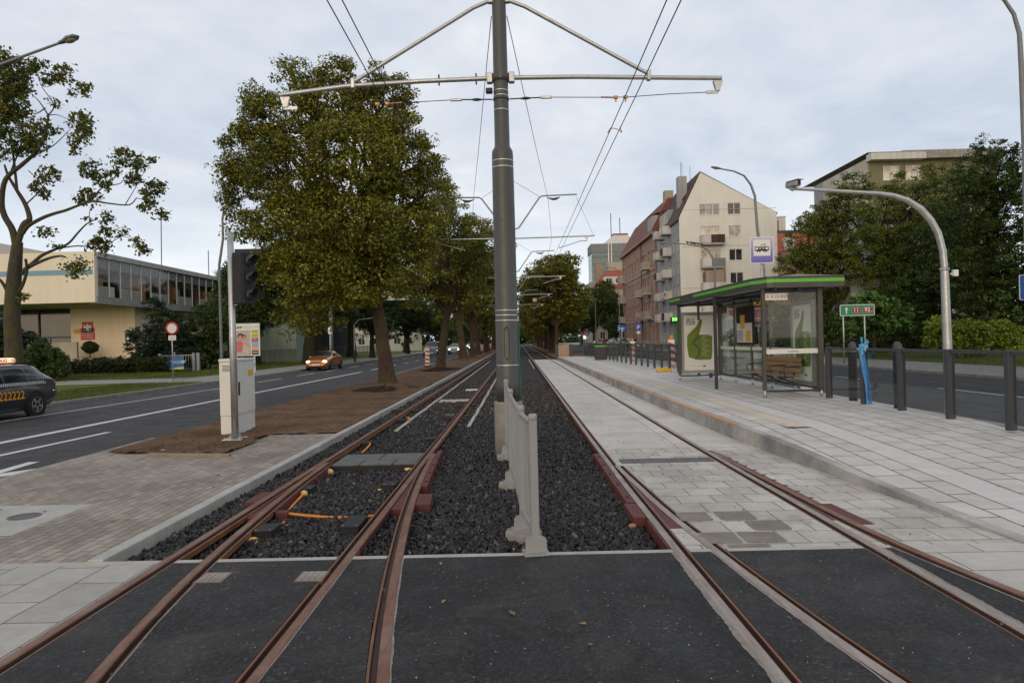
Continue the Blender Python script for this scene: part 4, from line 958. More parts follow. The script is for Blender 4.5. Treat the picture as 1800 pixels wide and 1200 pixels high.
def poster(par, T, W, H, f=1):
    """W x H poster in the xz plane of T, facing -y: a green hand with a raised thumb"""
    mb = MB(); mb.box(-W/2, W/2, -.002, .002, 0, H, T); pp = mb.build('poster', M['poster'], par)
    def pl(pts, y, mat, nm):
        m2 = MB(); m2.poly([((x-.5)*W, y, z*H) for x, z in pts], T); return m2.build(nm, mat, pp, fixn=False)
    hand = [(.11,.62),(.15,.66),(.42,.80),(.50,.90),(.55,.935),(.60,.92),(.60,.86),(.50,.66),(.46,.645),(.50,.645),(.62,.64),(.78,.645),(.90,.63),(.92,.60),(.915,.35),(.89,.23),(.86,.19),(.50,.185),(.15,.235),(.10,.43)]
    # split in convex-ish pieces so that the outline stays true
    pl([(.11,.62),(.15,.66),(.42,.80),(.50,.90),(.55,.935),(.60,.92),(.60,.86),(.50,.66),(.46,.60)], -.004, M['olive'], 'hand')
    pl([(.11,.62),(.46,.60),(.50,.645),(.78,.645),(.90,.63),(.92,.60),(.915,.35),(.89,.23),(.86,.19),(.50,.185),(.15,.235),(.10,.43)], -.0045, M['olive'], 'hand')
    riv = [(.46,.64),(.44,.58),(.32,.54),(.30,.49),(.36,.455),(.46,.42),(.50,.35),(.46,.27),(.36,.20)]
    m2 = MB(); m2.tube([T @ Vector(((x-.5)*W, -.006, z*H)) for x, z in riv], .028*W, 6); m2.build('river', M['river'], pp)
    for k in range(4):
        zc = .585-.095*k; m2 = MB(); pts = []
        for q in range(13):
            a = pi*.5+pi*q/12; pts.append(T @ Vector(((.66+.07*cos(a)-.5)*W, -.007, (zc+.036*sin(a))*H)))
        pts = [T @ Vector(((.86-.5)*W, -.007, (zc+.036)*H))]+pts+[T @ Vector(((.80-.5)*W, -.007, (zc-.036)*H))]
        m2.tube(pts, .006*W, 5); m2.tube([T @ Vector(((.665+.032*cos(a*pi/6)-.5)*W, -.007, (zc+.018*sin(a*pi/6))*H)) for a in range(13)], .005*W, 5); m2.build('finger_line', M['pline'], pp)
    m2 = MB(); RX = Matrix.Rotation(pi/2, 4, 'X')
    text_mb(m2, '2017', .125*W/.9, T @ Tm((-.28*W, -.004, .915*H)) @ RX, bold=.002); m2.build('lettering', M['ink'], pp, fixn=False)
    m2 = MB(); text_mb(m2, 'ROKIEM', .075*W/.9, T @ Tm((-.27*W, -.004, .872*H)) @ RX, bold=.001); text_mb(m2, 'WARTY', .075*W/.9, T @ Tm((-.28*W, -.004, .835*H)) @ RX, bold=.001); m2.build('lettering', M['ink'], pp, fixn=False)
    m2 = MB(); text_mb(m2, 'Poznan 2017 - rzeka w centrum', .032*W/.9, T @ Tm((-.12*W, -.004, .08*H)) @ RX); m2.build('lettering', M['concrete_dark'], pp, fixn=False)
    m2 = MB(); m2.cbox((.15*W, -.003, .075*H), (.08*W, .002, .025*H), T); m2.build('emblem', M['ink'], pp)
    return pp
def citylight(label, Tw, W, H, loc):
    t = thing('poster_case', label, 'poster case', loc[0], loc[1])
    mb = MB(); th = .05
    for bx in ((-W/2, W/2, -th, th, 0, .09), (-W/2, W/2, -th, th, H-.09, H), (-W/2, -W/2+.07, -th, th, .09, H-.09), (W/2-.07, W/2, -th, th, .09, H-.09)): mb.box(*bx)
    mb.box(-W/2+.07, W/2-.07, -.01, .03, .09, H-.09)
    mb.build('frame', M['grey_case'], t)
    poster(t, Tm((0, -.02, .10)), W-.15, H-.20)
    return t
M['grey_case'] = pm('case_grey', (.30,.29,.27), .4, .4, var=.1)
v = SH @ Vector((-.70, 6.82, .22)); citylight('lit white poster case with green thumbs-up hand at the far end of the shelter', None, 1.16, 1.98, ((v.x, v.y, v.z), .033))
v = SH @ Vector((-.05, .72, .22)); citylight('poster case with green thumbs-up hand on the back wall behind the near shelter glass', None, 1.16, 1.98, ((v.x, v.y, v.z), .033-pi/2))
# timetable case
t = thing('timetable_case', 'black timetable case with yellow sheets on the shelter back wall', 'timetable', tuple(SH @ Vector((-.05, 4.45, 1.15))), .033-pi/2)
mb = MB(); mb.box(-.66,.66,-.03,.03,0,1.1,bev=.01); mb.build('case', M['black'], t)
mb = MB(); mb.box(-.60,.60,-.034,-.031,.06,.62); mb.build('sheet', M['poster'], t)
mb = MB(); mb.box(-.3,.05,-.037,-.0345,.45,.86); mb.build('sheet', M['yellow'], t)
mb = MB(); mb.box(.12,.5,-.037,-.0345,.08,.40); mb.build('sheet', M['yellow'], t)
mb = MB()
for q in range(6): mb.box(-.56,-.1,-.037,-.035,.1+q*.055,.12+q*.055)
mb.build('print', M['ink'], t)
# bench
t = thing('bench', 'wooden slatted bench with black arms inside the glass shelter', 'bench', tuple(SH @ Vector((-.12, 1.75, 0))), .033-pi/2)
Lb = 1.14
for k in range(3):
    mb = MB(); T = Tm((0,-.06-.01*(2-k),.50+.125*k), 0, radians(-12)); mb.box(-Lb,Lb,-.018,.018,0,.112,T,bev=.008); mb.build('backrest_slat', M['wood'], t)
for k in range(3):
    mb = MB(); mb.box(-Lb,Lb,-.50+.135*k,-.50+.135*k+.125,.41+.008*(2-k),.445+.008*(2-k),bev=.008); mb.build('seat_slat', M['wood'], t)
for x in (-.8, 0, .8):
    mb = MB(); mb.bar((x,-.48,.395),(x,-.06,.40),.05,.035); mb.bar((x,-.42,.38),(x,.05,.20),.05,.035); mb.bar((x,-.07,.40),(x,-.02,.86),.045,.02); mb.build('bracket', M['anthracite'], t)
for x in (-1.16, .35, 1.16):
    mb = MB(); mb.tube([(x,-.46,.44),(x,-.48,.62),(x,-.42,.655),(x,-.08,.66)], .016, 8); mb.build('armrest', M['anthracite'], t)

# ================================================================== platform fences
def fx(Y): return 6.885-.0325*(Y-12.4)
M['fence'] = pm('fence_anthracite', (.055,.058,.063), .45, var=.15, vs=5)
M['fglass'] = glassmat('fence_glass', (.80,.83,.84), .9)
def fence(label, Ys, w_, h, zb=.25, dome=()):
    t = thing('glass_fence', label, 'fence', (fx(Ys[0]), Ys[0], zb)); o = Vector((fx(Ys[0]), Ys[0], zb))
    for i, Y in enumerate(Ys):
        x = fx(Y)-o.x; y = Y-o.y
        mb = MB(); mb.box(x-w_/2, x+w_/2, y-w_*.42, y+w_*.42, -.02, h, bev=.006); p_ = mb.build('post', M['fence'], t)

    for a, b in zip(Ys, Ys[1:]):
        A = Vector((fx(a)-o.x, a-o.y, 0)); B = Vector((fx(b)-o.x, b-o.y, 0)); d = (B-A).normalized(); e = d*(w_*.45)
        mb = MB(); mb.bar(A+e+Vector((0,0,h-.035)), B-e+Vector((0,0,h-.035)), .05, .05); mb.build('top_rail', M['fence'], t)
        mb = MB(); mb.bar(A+e*1.3+Vector((0,0,(h-.06)*.54)), B-e*1.3+Vector((0,0,(h-.06)*.54)), .010, h*.86, upv=(0,0,1)); 
        mb.build('glass_pane', M['fglass'], t)
    return t
fence('dark fence of large glass panes between platform paving and road beside the shelter', [15.05, 13.62, 12.37, 11.05, 9.76, 8.45, 7.2], .115, 1.12)
for x_, y_, lab in ((fx(12.6)+.16, 12.75, 'round topped dark bollard right behind a post of the glass fence'), (fx(14.4)+.16, 14.35, 'round topped dark bollard behind the glass near the shelter corner')):
    mb = MB(); mb.lathe([(.082,-.3),(.082,1.36),(.078,1.41),(.06,1.455),(.03,1.478),(.0001,1.484)], n=18); tag(mb.build('bollard', M['fence'], loc=(x_, y_, 0)), lab, 'bollard')
fence('row of dark fence posts with glass beyond the shelter, towards the bin', [23.3+1.38*k for k in range(25)], .10, 1.12)
# blue tape tied to the fence
t = thing('blue_tape', 'bright blue plastic tape knotted to a fence post and hanging down', 'tape', (fx(13.6)-.05, 13.62, .25))
pts = [(-.03,-.08,1.12),(-.03,-.10,1.0),(-.0,-.105,.8),(.03,-.10,.6),(.07,-.10,.4),(.085,-.1,.2),(.09,-.1,.0)]
mb = MB(); g_ = []
for i, p in enumerate(pts):
    for q in (-1, -.4, .4, 1): g_.append((p[0]+q*.055, p[1]-.03*(1-abs(q)), p[2]))
M['tape'] = pm('blue_tape_plastic', (.03,.17,.46), .4, c2=(.05,.25,.55), vs=12, spec=.5)
mb.grid(g_, len(pts), 4, 0, True); mb.build('streamer', M['tape'], t, fixn=False)
mb = MB(); mb.sphere((-.03,-.10,1.15), .05, 10, 7)
for a in range(7):
    an = a*.9; l = .10+.05*(a % 3); d = Vector((cos(an), -.4, sin(an)*.9+.1)); p0 = Vector((-.03,-.11,1.15)); q0 = p0+d*l; nrm = Vector((-d.z,0,d.x)).normalized()*.03
    mb.add([p0-nrm*.4, p0+nrm*.4, q0+nrm, q0-nrm+Vector((0,0,-.03))], [(0,1,2,3)])
mb.build('knot', pm('pale_blue_tape', (.10,.36,.60), .4, var=.2, vs=14), t, fixn=False)
# platform furniture further back
mb = MB(); mb.box(-.30,.30,-.14,.14,0,.13,bev=.02); mb.box(-.12,.12,-.10,.10,.131,.16,bev=.01); tag(mb.build('barrier_foot', M['yellow'], loc=(5.92, 28.0, .25)), 'yellow block on the paving at the foot of the fence posts', 'barrier foot')
def warnboard(label, x, y, z, h=1.15, w_=.28, rz=0):
    t = thing('warning_board', label, 'warning board', (x, y, z), rz, 'red and white warning boards')
    mb = MB(); mb.box(-w_/2, w_/2, -.02, .02, .12, h, bev=.01); mb.build('board', M['white'], t)
    for k in range(4):
        z0 = .16+k*(h-.2)/4; mb = MB(); s = (h-.2)/8
        mb.poly([(-w_/2+.01,-.023,z0+s*.6),(w_/2-.01,-.023,z0),(w_/2-.01,-.023,z0+s),(-w_/2+.01,-.023,z0+s*1.6)]); mb.build('stripe', M['red'], t, fixn=False)
    mb = MB(); mb.box(-.2,.2,-.25,.25,0,.10,bev=.02); mb.build('foot', M['rubber'], t)
    mb = MB(); mb.cbox((0,0,h+.09),(.16,.06,.16),bev=.02); mb.build('beacon', M['orange'], t)
    return t
warnboard('striped warning board standing by the road behind the far fence, close to the bin', 7.0, 42, .0, 1.45)
warnboard('striped warning board behind the fence beside the yellow block', 6.75, 30.2, .1, 1.45)
warnboard('striped warning board seen through the glass behind the wooden bench', 8.2, 19.6, -.05, 1.25, .34)
t = thing('litter_bin', 'dark grey bin with a lime green band on the far platform', 'bin', (5.46, 45.6, .25))
mb = MB(); mb.prism([(-.34,-.28),(.34,-.28),(.34,.28),(-.34,.28)], 0, .86); mb.build('body', M['anthracite'], t)
mb = MB(); mb.box(-.37,.37,-.31,.31,.862,.96,bev=.02); mb.build('rim', M['green'], t)
mb = MB(); mb.box(-.35,.35,-.29,.29,.962,1.10,bev=.05); mb.build('lid', M['anthracite'], t)
t = thing('end_barrier', 'beige board between two grey posts at the end of the platform', 'barrier', (3.78, 56.6, .0))
mb = MB(); mb.box(-.48,.42,-.03,.03,.2,1.22); mb.build('board', pm('beige_board', (.46,.30,.22), .7, var=.2, vs=3), t)
for x in (-.62, .56): mb = MB(); mb.box(x-.10,x+.10,-.10,.10,0,1.28,bev=.01); mb.build('post', M['fence'], t)
# ================================================================== signs and lamps
def post(par, h, r=.03, mat='steel', z0=-.05, x=0, y=0): mb = MB(); mb.lathe([(r,z0),(r,h),(.0001,h+.004)], (x,y,0), 12); return mb.build('post', M[mat], par)
def rrect(w_, h, r, n=5):
    out = []
    for cx_, cy_, a0 in ((w_/2-r,h/2-r,0),(-w_/2+r,h/2-r,pi/2),(-w_/2+r,-h/2+r,pi),(w_/2-r,-h/2+r,3*pi/2)):
        for k in range(n+1): a = a0+pi/2*k/n; out.append((cx_+r*cos(a), cy_+r*sin(a)))
    return out
RX = Matrix.Rotation(pi/2, 4, 'X')
def plate(par, pts, T, mat, nm='plate', th=.02, off=0.0): mb = MB(); mb.prism(pts, -th+off, off, T @ RX); return mb.build(nm, mat, par)
def face(par, pts, T, off, mat, nm): mb = MB(); mb.prism(pts, off, off+.002, T @ RX); return mb.build(nm, mat, par)
# tram stop sign
c = P(1338, 440, 19.2); t = thing('tram_stop_sign', 'square violet tram stop sign with a black tram pictogram above the shelter roof', 'sign', (c.x, c.y, .25))
post(t, c.z-.25+.3, .035); T = Tm((0,-.05,c.z-.25)); s = .66
pl = plate(t, rrect(s, .74, .05), T, M['white'])
def gradmat():
    mt, nt, b = newmat('violet_fade'); n = N(nt, 'SeparateXYZ'); L(nt, coords(nt, False), n.inputs[0])
    L(nt, ramp(nt, n.outputs['Z'], [(0, (.10,.10,.42)), (.35, (.22,.17,.50)), (1, (.52,.40,.62))]), b.inputs['Base Color']); b.inputs['Roughness'].default_value = .45; return mt
face(t, rrect(s-.05, .69, .04), T, .002, gradmat(), 'sign_face')
face(t, [(-.235,-.16),(.235,-.16),(.235,.29),(-.235,.29)], T, .005, M['white'], 'sign_field')
mb = MB(); TT = T @ RX
for a in ([(-.20,-.02),(.18,-.02),(.20,.01),(.20,.07),(-.20,.07)], [(-.21,.082),(.20,.082),(.20,.10),(-.21,.10)]): mb.prism(a, .0075, .009, TT)
for a, b_ in (((-.03,.10),(.0,.15)), ((.06,.10),(.10,.15)), ((.0,.15),(.05,.19)), ((.10,.15),(.05,.19)), ((-.03,.15),(.13,.15))):
    mb.bar(TT @ Vector((a[0],a[1],.008)), TT @ Vector((b_[0],b_[1],.008)), .014, .004)
for x in (-.12, -.06, .06, .12): mb.lathe([(.025,.0075),(.025,.009)], (x,-.03,0), 12, TT)
mb.build('tram_pictogram', M['ink'], t)
for k in range(4): mb = MB(); mb.prism([(-.185+.095*k,.015),(-.105+.095*k,.015),(-.105+.095*k,.06),(-.185+.095*k,.06)] if k in (0,3) else [(-.17+.095*k,.03),(-.12+.095*k,.03),(-.12+.095*k,.05),(-.17+.095*k,.05)], .0095, .0105, TT); mb.build('window_print', M['white'], t)
# camera mast
b0 = P(1665, 612, 11.62); t = thing('camera_mast', 'grey mast behind the glass fence curving over to a small camera', 'camera mast', (b0.x+.012, 11.62, 0))
pp = [P(px, py, 11.62)-Vector((b0.x+.012, 11.62, 0)) for px, py in ((1660,470),(1657,440),(1649,410),(1636,387),(1618,367),(1595,352),(1570,344),(1545,340.5),(1520,339),(1440,334),(1388,331.5))]
mb = MB(); mb.tube([(0,0,-.3),(0,0,.9),(pp[0].x,0,pp[0].z-.02)], [.078,.075,.062], 14); mb.build('post', M['steel'], t)
mb = MB(); mb.tube(pp, [.055]*5+[.048,.044,.04,.036,.030,.026], 12); mb.build('arm', M['steel'], t)
mb = MB(); mb.lathe([(.075,-.02),(.075,.02)], (pp[0].x,0,pp[0].z-.03), 14); mb.build('collar', M['steel'], t)
mb = MB(); mb.cbox((.15,0,pp[0].z-.10),(.085,.07,.11),bev=.008); mb.bar((.06,0,pp[0].z-.11),(.12,0,pp[0].z-.11),.02); mb.build('sensor_box', M['white'], t)
cp = P(1394, 324, 11.62)-Vector((b0.x+.012, 11.62, 0)); T = Tm((cp.x,0,cp.z), radians(25))
mb = MB(); mb.box(-.06,.06,-.13,.13,-.05,.05,T,bev=.02); mb.box(-.068,.068,-.17,.10,.048,.058,T,bev=.004); mb.bar((cp.x,0,cp.z-.05),(cp.x-.01,0,cp.z-.11),.04); cm = mb.build('camera_housing', M['grey_paint'], t)
mb = MB(); mb.lathe([(.035,0),(.035,.006),(.0001,.007)], (0,0,0), 14, T @ Tm((0,-.131,0)) @ RX); mb.build('lens', M['black'], cm)
# green road sign
a = G(1486, 640, .03); t = thing('road_sign', 'green direction sign with road numbers 11 and 92 beyond the road', 'sign', (17.55, 35.8, .03), -.05)
post(t, 3.0, .035, x=-.55); post(t, 3.0, .035, x=.53)
c = P(1506, 545, 35.8); T = Tm((c.x-17.55, -.05, c.z-.03)); M['sgreen'] = pm('sign_green', (.015,.22,.12), .45, var=.1)
plate(t, rrect(1.76, .58, .06), T, M['white']); face(t, rrect(1.70, .52, .05), T, .002, M['sgreen'], 'sign_face'); M['dred'] = pm('sign_dark_red', (.30,.02,.025), .45, var=.1)
for x, s in ((-.06,'11'),(.54,'92')):
    w_ = .42 if s == '11' else .52
    face(t, rrect(w_, .30, .03), T @ Tm((x,0,0)), .0045, M['white'], 'number_border'); nf = face(t, rrect(w_-.012, .288, .025), T @ Tm((x,0,0)), .007, M['dred'], 'number_field')
    mb = MB(); text_mb(mb, s, .30, T @ Tm((x-(.03 if s == '92' else 0),-.0105,0)) @ RX, bold=.004)
    if s == '92': mb.lathe([(.022,.0095),(.0001,.0097)], (x+.2,-.07,0), 8, T @ RX)
    mb.build('lettering', M['white'], nf, fixn=False)
face(t, [(-.575,-.17),(-.525,-.17),(-.525,.04),(-.46,.04),(-.55,.17),(-.64,.04),(-.575,.04)], T, .0045, M['white'], 'arrow')
# blue sign at the picture's edge
c = P(1812, 505, 23.2); t = thing('road_sign', 'blue and white road sign standing beyond the road in front of dark trees', 'sign', (c.x+.1, 23.2, .03)); post(t, c.z+.5, .035)
T = Tm((-.1,-.05,c.z-.03)); plate(t, rrect(.84, .86, .06), T, M['white']); face(t, rrect(.79, .81, .05), T, .002, M['blue'], 'sign_face'); face(t, [(-.26,-.15),(.26,-.15),(.26,.30),(-.26,.30)], T, .005, M['white'], 'sign_field')
# small signs far along the road
def smallsign(label, px, py, Y, kind, s):
    c = P(px, py, Y); t = thing('road_sign', label, 'sign', (c.x, Y, .03), 0); post(t, c.z+s*.4, .04); T = Tm((0,-.06,c.z-.03))
    if kind == 'P':
        plate(t, rrect(s, s, .06), T, M['blue']); mb = MB(); text_mb(mb, 'P', s*.85, T @ Tm((0,-.004,0)) @ RX, bold=.01); mb.build('lettering', M['white'], t, fixn=False)
        plate(t, rrect(s*.6, s*.4, .03), T @ Tm((0,0,-s*.8)), M['white'], 'sub_plate')
    elif kind == 'U':
        plate(t, rrect(s*1.15, s, .06), T, M['blue']); 
        for pts in ([(-.4,-.3),(-.3,-.3),(-.3,.3),(-.4,.3)], [(-.3,-.04),(.42,-.04),(.42,.05),(-.3,.05)]): face(t, [(x*s, z*s) for x, z in pts], T, .003, M['white'], 'arrow_print')
        mb = MB(); mb.lathe([(.15*s,.006),(.0001,.007)], (.08*s,.0,0), 16, T @ RX); mb.build('disc_print', M['white'], t); face(t, [(x*s+.08*s, z*s-.3*s) for x, z in ((-.14,-.12),(.14,-.12),(.09,.12),(-.09,.12))], T, .005, M['white'], 'car_print')
    elif kind == 'N':
        mb = MB(); mb.lathe([(s/2,-.02),(s/2,0),(.0001,.001)], n=20, M=T @ RX); mb.build('plate', M['red'], t)
        mb = MB(); mb.lathe([(s*.40,.002),(.0001,.003)], n=20, M=T @ RX); mb.build('sign_face', M['blue'], t)
        for a in (45, -45): mb = MB(); mb.box(-s*.4,s*.4,-s*.05,s*.05,.004,.006,T @ RX @ Matrix.Rotation(radians(a),4,'Z')); mb.build('bar', M['red'], t)
    elif kind == 'R':
        plate(t, rrect(s, s*.9, .05), T, M['red'])
    return t
smallsign('blue U-turn sign among parked cars in front of the brick tenement', 1092.5, 577, 108, 'U', 1.15)
smallsign('blue parking sign under the round sign before the brick tenement', 1122, 575.5, 95, 'P', .85)
smallsign('round red and blue no-stopping sign above the parking sign', 1122, 563, 95.2, 'N', .85)
smallsign('small red sign further along the road beyond the tree row', 1025, 586.5, 150, 'R', .8)
smallsign('small blue parking sign further along the road beyond the tree row', 1031.5, 587, 152, 'P', .8)
smallsign('round no-stopping sign further along the road beyond the tree row', 1031.5, 581, 152.3, 'N', .9)
# no-vehicles sign on the lawn side
t = thing('road_sign', 'round white sign with red rim on a thin post at the lawn edge', 'sign', (-18.2, 35.75, .02)); c = P(303, 577, 35.75); post(t, c.z+.3, .03); T = Tm((c.x+18.2,-.05,c.z-.02))
mb = MB(); mb.lathe([(.34,-.02),(.34,0),(.0001,.001)], n=28, M=T @ RX); mb.build('plate', M['red'], t); mb = MB(); mb.lathe([(.25,.002),(.0001,.003)], n=28, M=T @ RX); mb.build('sign_face', M['white'], t)
sp = plate(t, rrect(.40, .26, .03), T @ Tm((0,0,-.50)), M['white'], 'sub_plate')
mb = MB(); text_mb(mb, 'Nie dotyczy', .062, T @ Tm((0,-.004,-.46)) @ RX); text_mb(mb, 'pojazdow', .062, T @ Tm((0,-.004,-.54)) @ RX); mb.build('lettering', M['ink'], sp, fixn=False)
# billboard
c = P(431, 597, 44); t = thing('billboard', 'tall advertising board with a smiling pair and coloured boxes beyond the road', 'billboard', (c.x, 44, 0), .04); T = Tm((0,0,c.z))
W, H = 1.9, 2.1; mb = MB(); mb.box(-W/2,W/2,-.04,.04,-H/2,H/2,T,bev=.01); mb.build('board', M['white'], t)
for x in (-.6, .55): mb = MB(); mb.box(x-.04,x+.04,.045,.12,-.1,c.z+.5); mb.build('leg', M['steel'], t)
bb = t
def ff(x0, x1, z0, z1, mat, nm, off=-.043): mb = MB(); mb.box(x0,x1,off-.002,off,z0,z1,T); return mb.build(nm, mat, bb)
cols = [((.62,.52,.04),.42,.62),((.50,.55,.08),.12,.40),((.42,.03,.22),-.14,.10),((.10,.38,.52),-.42,-.16),((.70,.28,.16),-.68,-.44),((.05,.05,.055),-.98,-.70)]
for i, (cc, z0, z1) in enumerate(cols):
    f_ = ff(.42,.86,z0,z1,pm('panel_colour', cc, .5, var=.06),'colour_field')
    mb = MB(); text_mb(mb, ('STUDIA','I stopnia','STYL','DESIGN','KURSY','SPORT')[i], .11, T @ Tm((.64,-.0465,(z0+z1)/2)) @ RX, bold=.002); mb.build('lettering', M['white'] if i > 1 else M['ink'], f_, fixn=False)
mb = MB(); text_mb(mb, 'AW', .22, T @ Tm((-.40,-.044,.78)) @ RX, shear=.4, bold=.008); mb.build('emblem', M['ink'], t, fixn=False)
mb = MB(); text_mb(mb, 'AKADEMIA WYCHOWANIA FIZYCZNEGO', .068, T @ Tm((.28,-.044,.83)) @ RX); text_mb(mb, 'zapraszamy na studia', .06, T @ Tm((.22,-.044,.73)) @ RX); mb.build('lettering', M['concrete_dark'], t, fixn=False)
ph = ff(-.92,.36,-1.0,.60,pm('photo_backdrop', (.50,.45,.42), .5, c2=(.42,.30,.25), vs=2),'photo_print')
def fig(pts, mat, nm, off): mb = MB(); mb.prism(pts, off, off+.002, T @ RX); return mb.build(nm, mat, ph)
skin = pm('print_skin', (.55,.30,.22), .6, var=.15); pink = pm('print_pink', (.62,.16,.20), .6, var=.2); dark = pm('print_hair', (.06,.035,.03), .6); cream = pm('print_cream', (.62,.54,.42), .6)
def ell(cx_, cz_, rx, rz_, n=14): return [(cx_+rx*cos(2*pi*k/n), cz_+rz_*sin(2*pi*k/n)) for k in range(n)]
fig(ell(-.28,.22,.20,.20), dark, 'hair_print', .046); fig(ell(-.30,.12,.13,.18), skin, 'face_print', .049); fig(ell(-.06,.20,.12,.14), dark, 'hair_print', .046); fig(ell(-.06,.12,.09,.15), skin, 'face_print', .049)
fig([(-.62,-.75),(-.20,-.80),(-.10,-.25),(-.22,-.08),(-.42,-.06),(-.60,-.15)], pink, 'shirt_print', .050); fig([(-.20,-.88),(.24,-.90),(.22,-.3),(.02,-.08),(-.12,-.12)], cream, 'shirt_print', .048); fig([(-.02,-.12),(.04,-.18),(.30,-.42),(.24,-.48),(-.06,-.26)], skin, 'arm_print', .052)
# street lamps
def lamp(label, base, pts, r0, r1, head_len=.62, flip=1, black_base=True):
    t = thing('street_lamp', label, 'street lamp', base); b0 = Vector(base)
    q = [Vector(p)-b0 for p in pts]; mb = MB(); n = len(q)
    mb.tube([(0,0,-.1)]+q, [r0]+[r0+(r1-r0)*min(1, (k+1)/n*1.1) for k in range(n)], 12); mb.build('pole', M['lampm'], t)
    if black_base: mb = MB(); mb.tube([(0,0,-.1),(0,0,1.1),(0,0,1.12)], [r0*1.35,r0*1.3,r0*1.02], 12); mb.build('base_sleeve', M['black'], t)
    e = q[-1]; d = (q[-1]-q[-2]).normalized(); 
    Rm = Matrix((d, Vector((0,0,1)).cross(d).normalized(), d.cross(Vector((0,0,1)).cross(d).normalized()))).transposed().to_4x4(); Rm.translation = e
    L_ = head_len; mb = MB(); vs = []; rows = [(-.05,.05,.05,.04),(.1,.09,.07,.05),(L_*.45,.16,.10,.06),(L_*.8,.15,.08,.05),(L_,.04,.02,.03)]
    for (x, hw, hu, hd_) in rows:
        for k in range(12): a = 2*pi*k/12; vs.append((x, hw*cos(a), (hu if sin(a) > 0 else hd_)*sin(a)))
    fs = [(i*12+k, i*12+(k+1) % 12, (i+1)*12+(k+1) % 12, (i+1)*12+k) for i in range(4) for k in range(12)]+[tuple(range(12))[::-1], tuple(range(48,60))]
    mb.add(vs, fs, Rm, 0, True); h = mb.build('lamp_head', M['lampm'], t)
    mb = MB(); mb.sphere((L_*.52,0,-.035), 1, 12, 8, (L_*.3,.11,.07)); mb.v = [tuple(Rm @ Vector(p)) for p in mb.v]; mb.build('lens', M['lens'], h)
    return t
M['lampm'] = pm('lamp_grey', (.20,.21,.22), .5, .3, var=.15, vs=4); M['lens'] = pm('lamp_lens', (.30,.26,.20), .25, var=.2, vs=9)
def arcpts(pxs, Y): return [P(px, py, Y) for px, py in pxs]
lamp('street lamp with a long straight arm above the sparse maple tree', (-17.2, 19.6, 0), [(-17.2,19.6,7.5),(-16.9,19.6,8.9)]+arcpts([(-40,128),(0,114),(107,75)], 19.6), .085, .035, .55)
lamp('tall thin street lamp seen beside the galvanised signal pole', (-15.55, 35.6, 0), [(-15.55,35.6,6)]+arcpts([(392,420),(391,385),(394,365),(402,353),(425,347)], 35.6), .075, .035, .55)
lamp('tall street lamp with curved arm rising behind the tram stop sign', (16.95, 47, 0), [(16.95,47,6)]+arcpts([(1331,400),(1327,345),(1320,325),(1308,309),(1290,301),(1268,297)], 47), .12, .05, .75)
lamp('shorter street lamp with small birds sitting on its arm before the pale gable', (17.0, 59, 0), [(17.0,59,4)]+arcpts([(1257,475),(1253,455),(1245,440),(1232,433),(1205,429),(1172,427)], 59), .11, .05, .65)
lamp('street lamp beyond the road by the blue road sign, bending over the treetops', (16.95, 22.8, 0), [(16.95,22.8,7)]+arcpts([(1796,130),(1792,60),(1782,25),(1765,0),(1740,-18)], 22.8), .10, .05, .6)
for i, (px, Y, tp, lab) in enumerate(((1090, 112, 470, 'distant street lamp in front of the brick tenement balcony'), (1048, 130, 520, 'distant street lamp before dark trees near the red roof'), (1020, 150, 555, 'most distant street lamp past the lindens on the platform side'), (623, 64, 560, 'thin lamp post by the truss gantry under dark trees'))):
    c = P(px, tp, Y); c0 = P(px, 600, Y); sgn = -1 if px > 900 else 1
    lamp(lab, (c0.x, Y, 0), [(c0.x,Y,c.z*.7),(c0.x,Y,c.z-.6),(c0.x+sgn*.5,Y,c.z-.1),(c0.x+sgn*1.6,Y,c.z)], .09, .05, .6, black_base=True)
# birds on the lamp arm
for i, px in enumerate((1209, 1215, 1219, 1223, 1228, 1234)):
    y_ = 429+(px-1205)*.13; c = P(px, y_, 59); mb = MB(); mb.sphere((0,0,.13), .085, 10, 7, (1.3,.8,1)); mb.sphere((-.10,0,.235), .05, 8, 6); mb.add([(.08,-.03,.12),(.08,.03,.12),(.26,.02,.05),(.26,-.02,.05)], [(0,1,2,3)]); mb.add([(-.14,-.012,.235),(-.14,.012,.235),(-.19,0,.228)], [(0,1,2)]); mb.tube([(0,0,.06),(0,0,0)], .012, 4)
    tag(mb.build('bird', M['ink'], loc=(c.x, 59, c.z+.03)), 'small dark bird perched with others on the lamp arm', 'bird', 'birds on the lamp arm')
# gantry
X0, Y0 = -15.7, 57.2; t = thing('sign_gantry', 'grey truss gantry reaching over the road behind the big linden trunk', 'gantry', (X0, Y0, 0)); zt = P(584, 520, Y0).z
mb = MB(); mb.lathe([(.17,-.1),(.16,zt+.25),(.0001,zt+.26)], n=16); mb.build('column', M['lampm'], t)
for dz, nm in ((.28,'chord'),(-.12,'chord')): mb = MB(); mb.bar((.1,0,zt+dz),(8.4,0,zt+dz),.08); mb.build(nm, M['steel'], t)
mb = MB()
for k in range(16): mb.bar((.2+.5*k,0,zt-.12+.4*(k % 2)),(.7+.5*k,0,zt-.12+.4*((k+1) % 2)),.04)
mb.build('lattice', M['steel'], t)
mb = MB(); mb.box(2.6,3.9,-.12,-.06,zt-.45,zt+.5); mb.build('sign_panel', M['grey_case'], t); mb = MB(); mb.box(4.6,6.6,-.12,-.06,zt-.5,zt+.6); mb.build('sign_panel', M['grey_case'], t)
smallsign('narrow white marker sign on a post beside the gantry column', 580, 581, 56, 'W', .4)
c = P(580, 581, 56); o = [x for x in bpy.data.objects if x.name.startswith('road_sign') and x.parent is None][-1]; plate(o, rrect(.28, .55, .03), Tm((0,-.06,c.z-.03)), M['white'])
